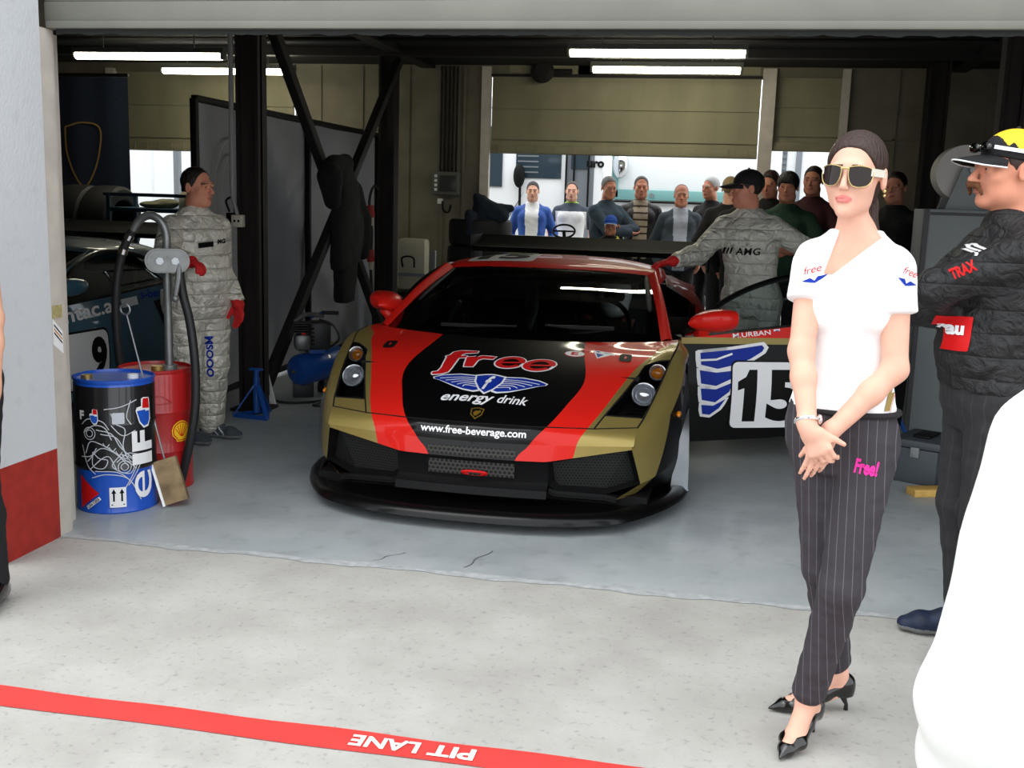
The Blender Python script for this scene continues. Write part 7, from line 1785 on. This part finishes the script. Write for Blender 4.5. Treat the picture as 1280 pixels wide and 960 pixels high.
MB().grid([[np.array((-3.9+.9*u, 16.39, .75+.95*u*u+.25*v_*(1-u))) for v_ in np.linspace(0, 1, 4)] for u in np.linspace(0, 1, 14)]).build('swoosh', M_vgrey, cv_, 180)
MB().box((-2.15, 16.42, 1.9), (.42, .06, 1.9)).build('door_recess', M_vgrey, cv_); MB().box((-2.17, 16.38, 2.35), (.24, .03, .6)).build('door_window', M_vg, cv_)
for x in (-2.36, -2.24, -2.02): MB().box((x, 16.36, 2.0), (.025, .03, 1.6)).build('grab_rail', M_satin, cv_)
letters('uro', lambda u, v_: (-1.92+u, 16.38, 2.12+v_), .26, .10, bold=.05).build('side_lettering', M_satin, cv_, 180); MB().box((-1.92, 16.5, 1.6), (.20, .2, 2.6)).build('corner_post', M_wv, cv_)
for x in (-4.0, -2.4):
    MB().cyl((x, 16.55, .34), (x, 16.30, .34), .34).build('wheel', M_rubber, cv_)
tk = thing('truck', 'white truck with a teal dash line filling the doorway behind the onlookers', 'truck', (-.46, 18.2, 0))
MB().box((-.46, 18.2, 1.45), (2.6, 2.2, 2.5), bev=.08).build('body', M_wv, tk); MB().box((-.48, 17.07, 2.12), (2.36, .05, .72), bev=.02).build('windscreen', M_pale, tk)  # windscreen glare is painted in as a near-white colour
MB().box((-.46, 17.05, 1.69), (2.5, .06, .16), bev=.01).build('cowl', M_teal, tk); MB().box((-1.68, 17.05, 2.1), (.10, .06, .9)).build('side_pillar', M_teal, tk); MB().box((-.46, 17.04, 1.585), (2.5, .05, .03)).build('dark_strip', M_gap, tk)  # thin black strip runs below the teal cowl
for x in (-1.1, -.2): MB().cyl((x, 17.03, 1.69), (x, 17.0, 1.69), .035).build('wiper_boss', M_vgrey, tk)
MB().box((-.46, 17.05, .7), (2.3, .06, .5), bev=.02).build('grille_panel', M_vgrey, tk); MB().ell((-1.60, 16.95, 2.15), (.12, .08, .22)).build('mirror', M_chrome, tk)
for x in (-1.5, .55): MB().cyl((x-.15, 17.6, .45), (x+.15, 17.6, .45), .45).build('wheel', M_rubber, tk)
sh_ = thing('site_building', 'grey louvred building seen through the right rear doorway', 'building', (1.2, 19.5, 0))
MB().box((2.2, 20.2, 1.8), (3.2, 1.2, 3.6)).build('wall', M_wv, sh_); MB().box((.86, 19.58, 2.1), (.36, .04, 1.3)).build('louvre_panel', M_vgrey, sh_)
for k in range(12): MB().box((.86, 19.55, 1.5+.1*k), (.34, .03, .03)).build('louvre', cm('louvre_dark', S(84, 90, 98), .6), sh_)
MB().box((1.24, 19.56, 1.6), (.10, .06, 3.2)).build('post', M_vgrey, sh_)
ls_ = thing('paddock_shelter', 'white shelter with grey posts seen through the left rear doorway', 'shelter', (-9, 16.6, 0))
MB().box((-9.3, 17.2, 1.7), (5, .2, 3.4)).build('panel', M_wv, ls_)
for x, w_ in ((-9.35, .34), (-8.74, .09)): MB().box((x, 16.4, 1.6), (w_, .1, 3.2)).build('post', M_vgrey if w_ < .2 else M_pale, ls_)
ct = thing('utility_cart', 'low cart with a black steering wheel between the two young men and the car', 'cart', (-1.88, 12.75, 0))
MB().box((-2.06, 12.72, .86), (1.02, .5, .56), bev=.05).build('cart_body', cm('cart_olive', S(120, 120, 96), .6), ct); MB().box((-2.06, 12.72, .48), (.9, .42, .24)).build('cart_chassis', M_satin, ct)
sw_ = MB().tube([(-1.82+.13*math.cos(a), 12.62+.05*math.sin(a), 1.215+.075*math.sin(a)) for a in np.linspace(0, 2*PI, 33)[:-1]], .012, 8, closed=True).build('steering_wheel', M_satin, ct); MB().cyl((-1.82, 12.62, 1.215), (-1.82, 12.72, 1.08), .02).bar((-1.94, 12.62, 1.215), (-1.70, 12.62, 1.215), .03, .02).build('steering_column', M_satin, ct)
for sx_ in (-.42, .42): MB().cyl((-2.06+sx_-.07, 12.56, .25), (-2.06+sx_+.07, 12.56, .25), .25).build('wheel', M_rubber, ct)
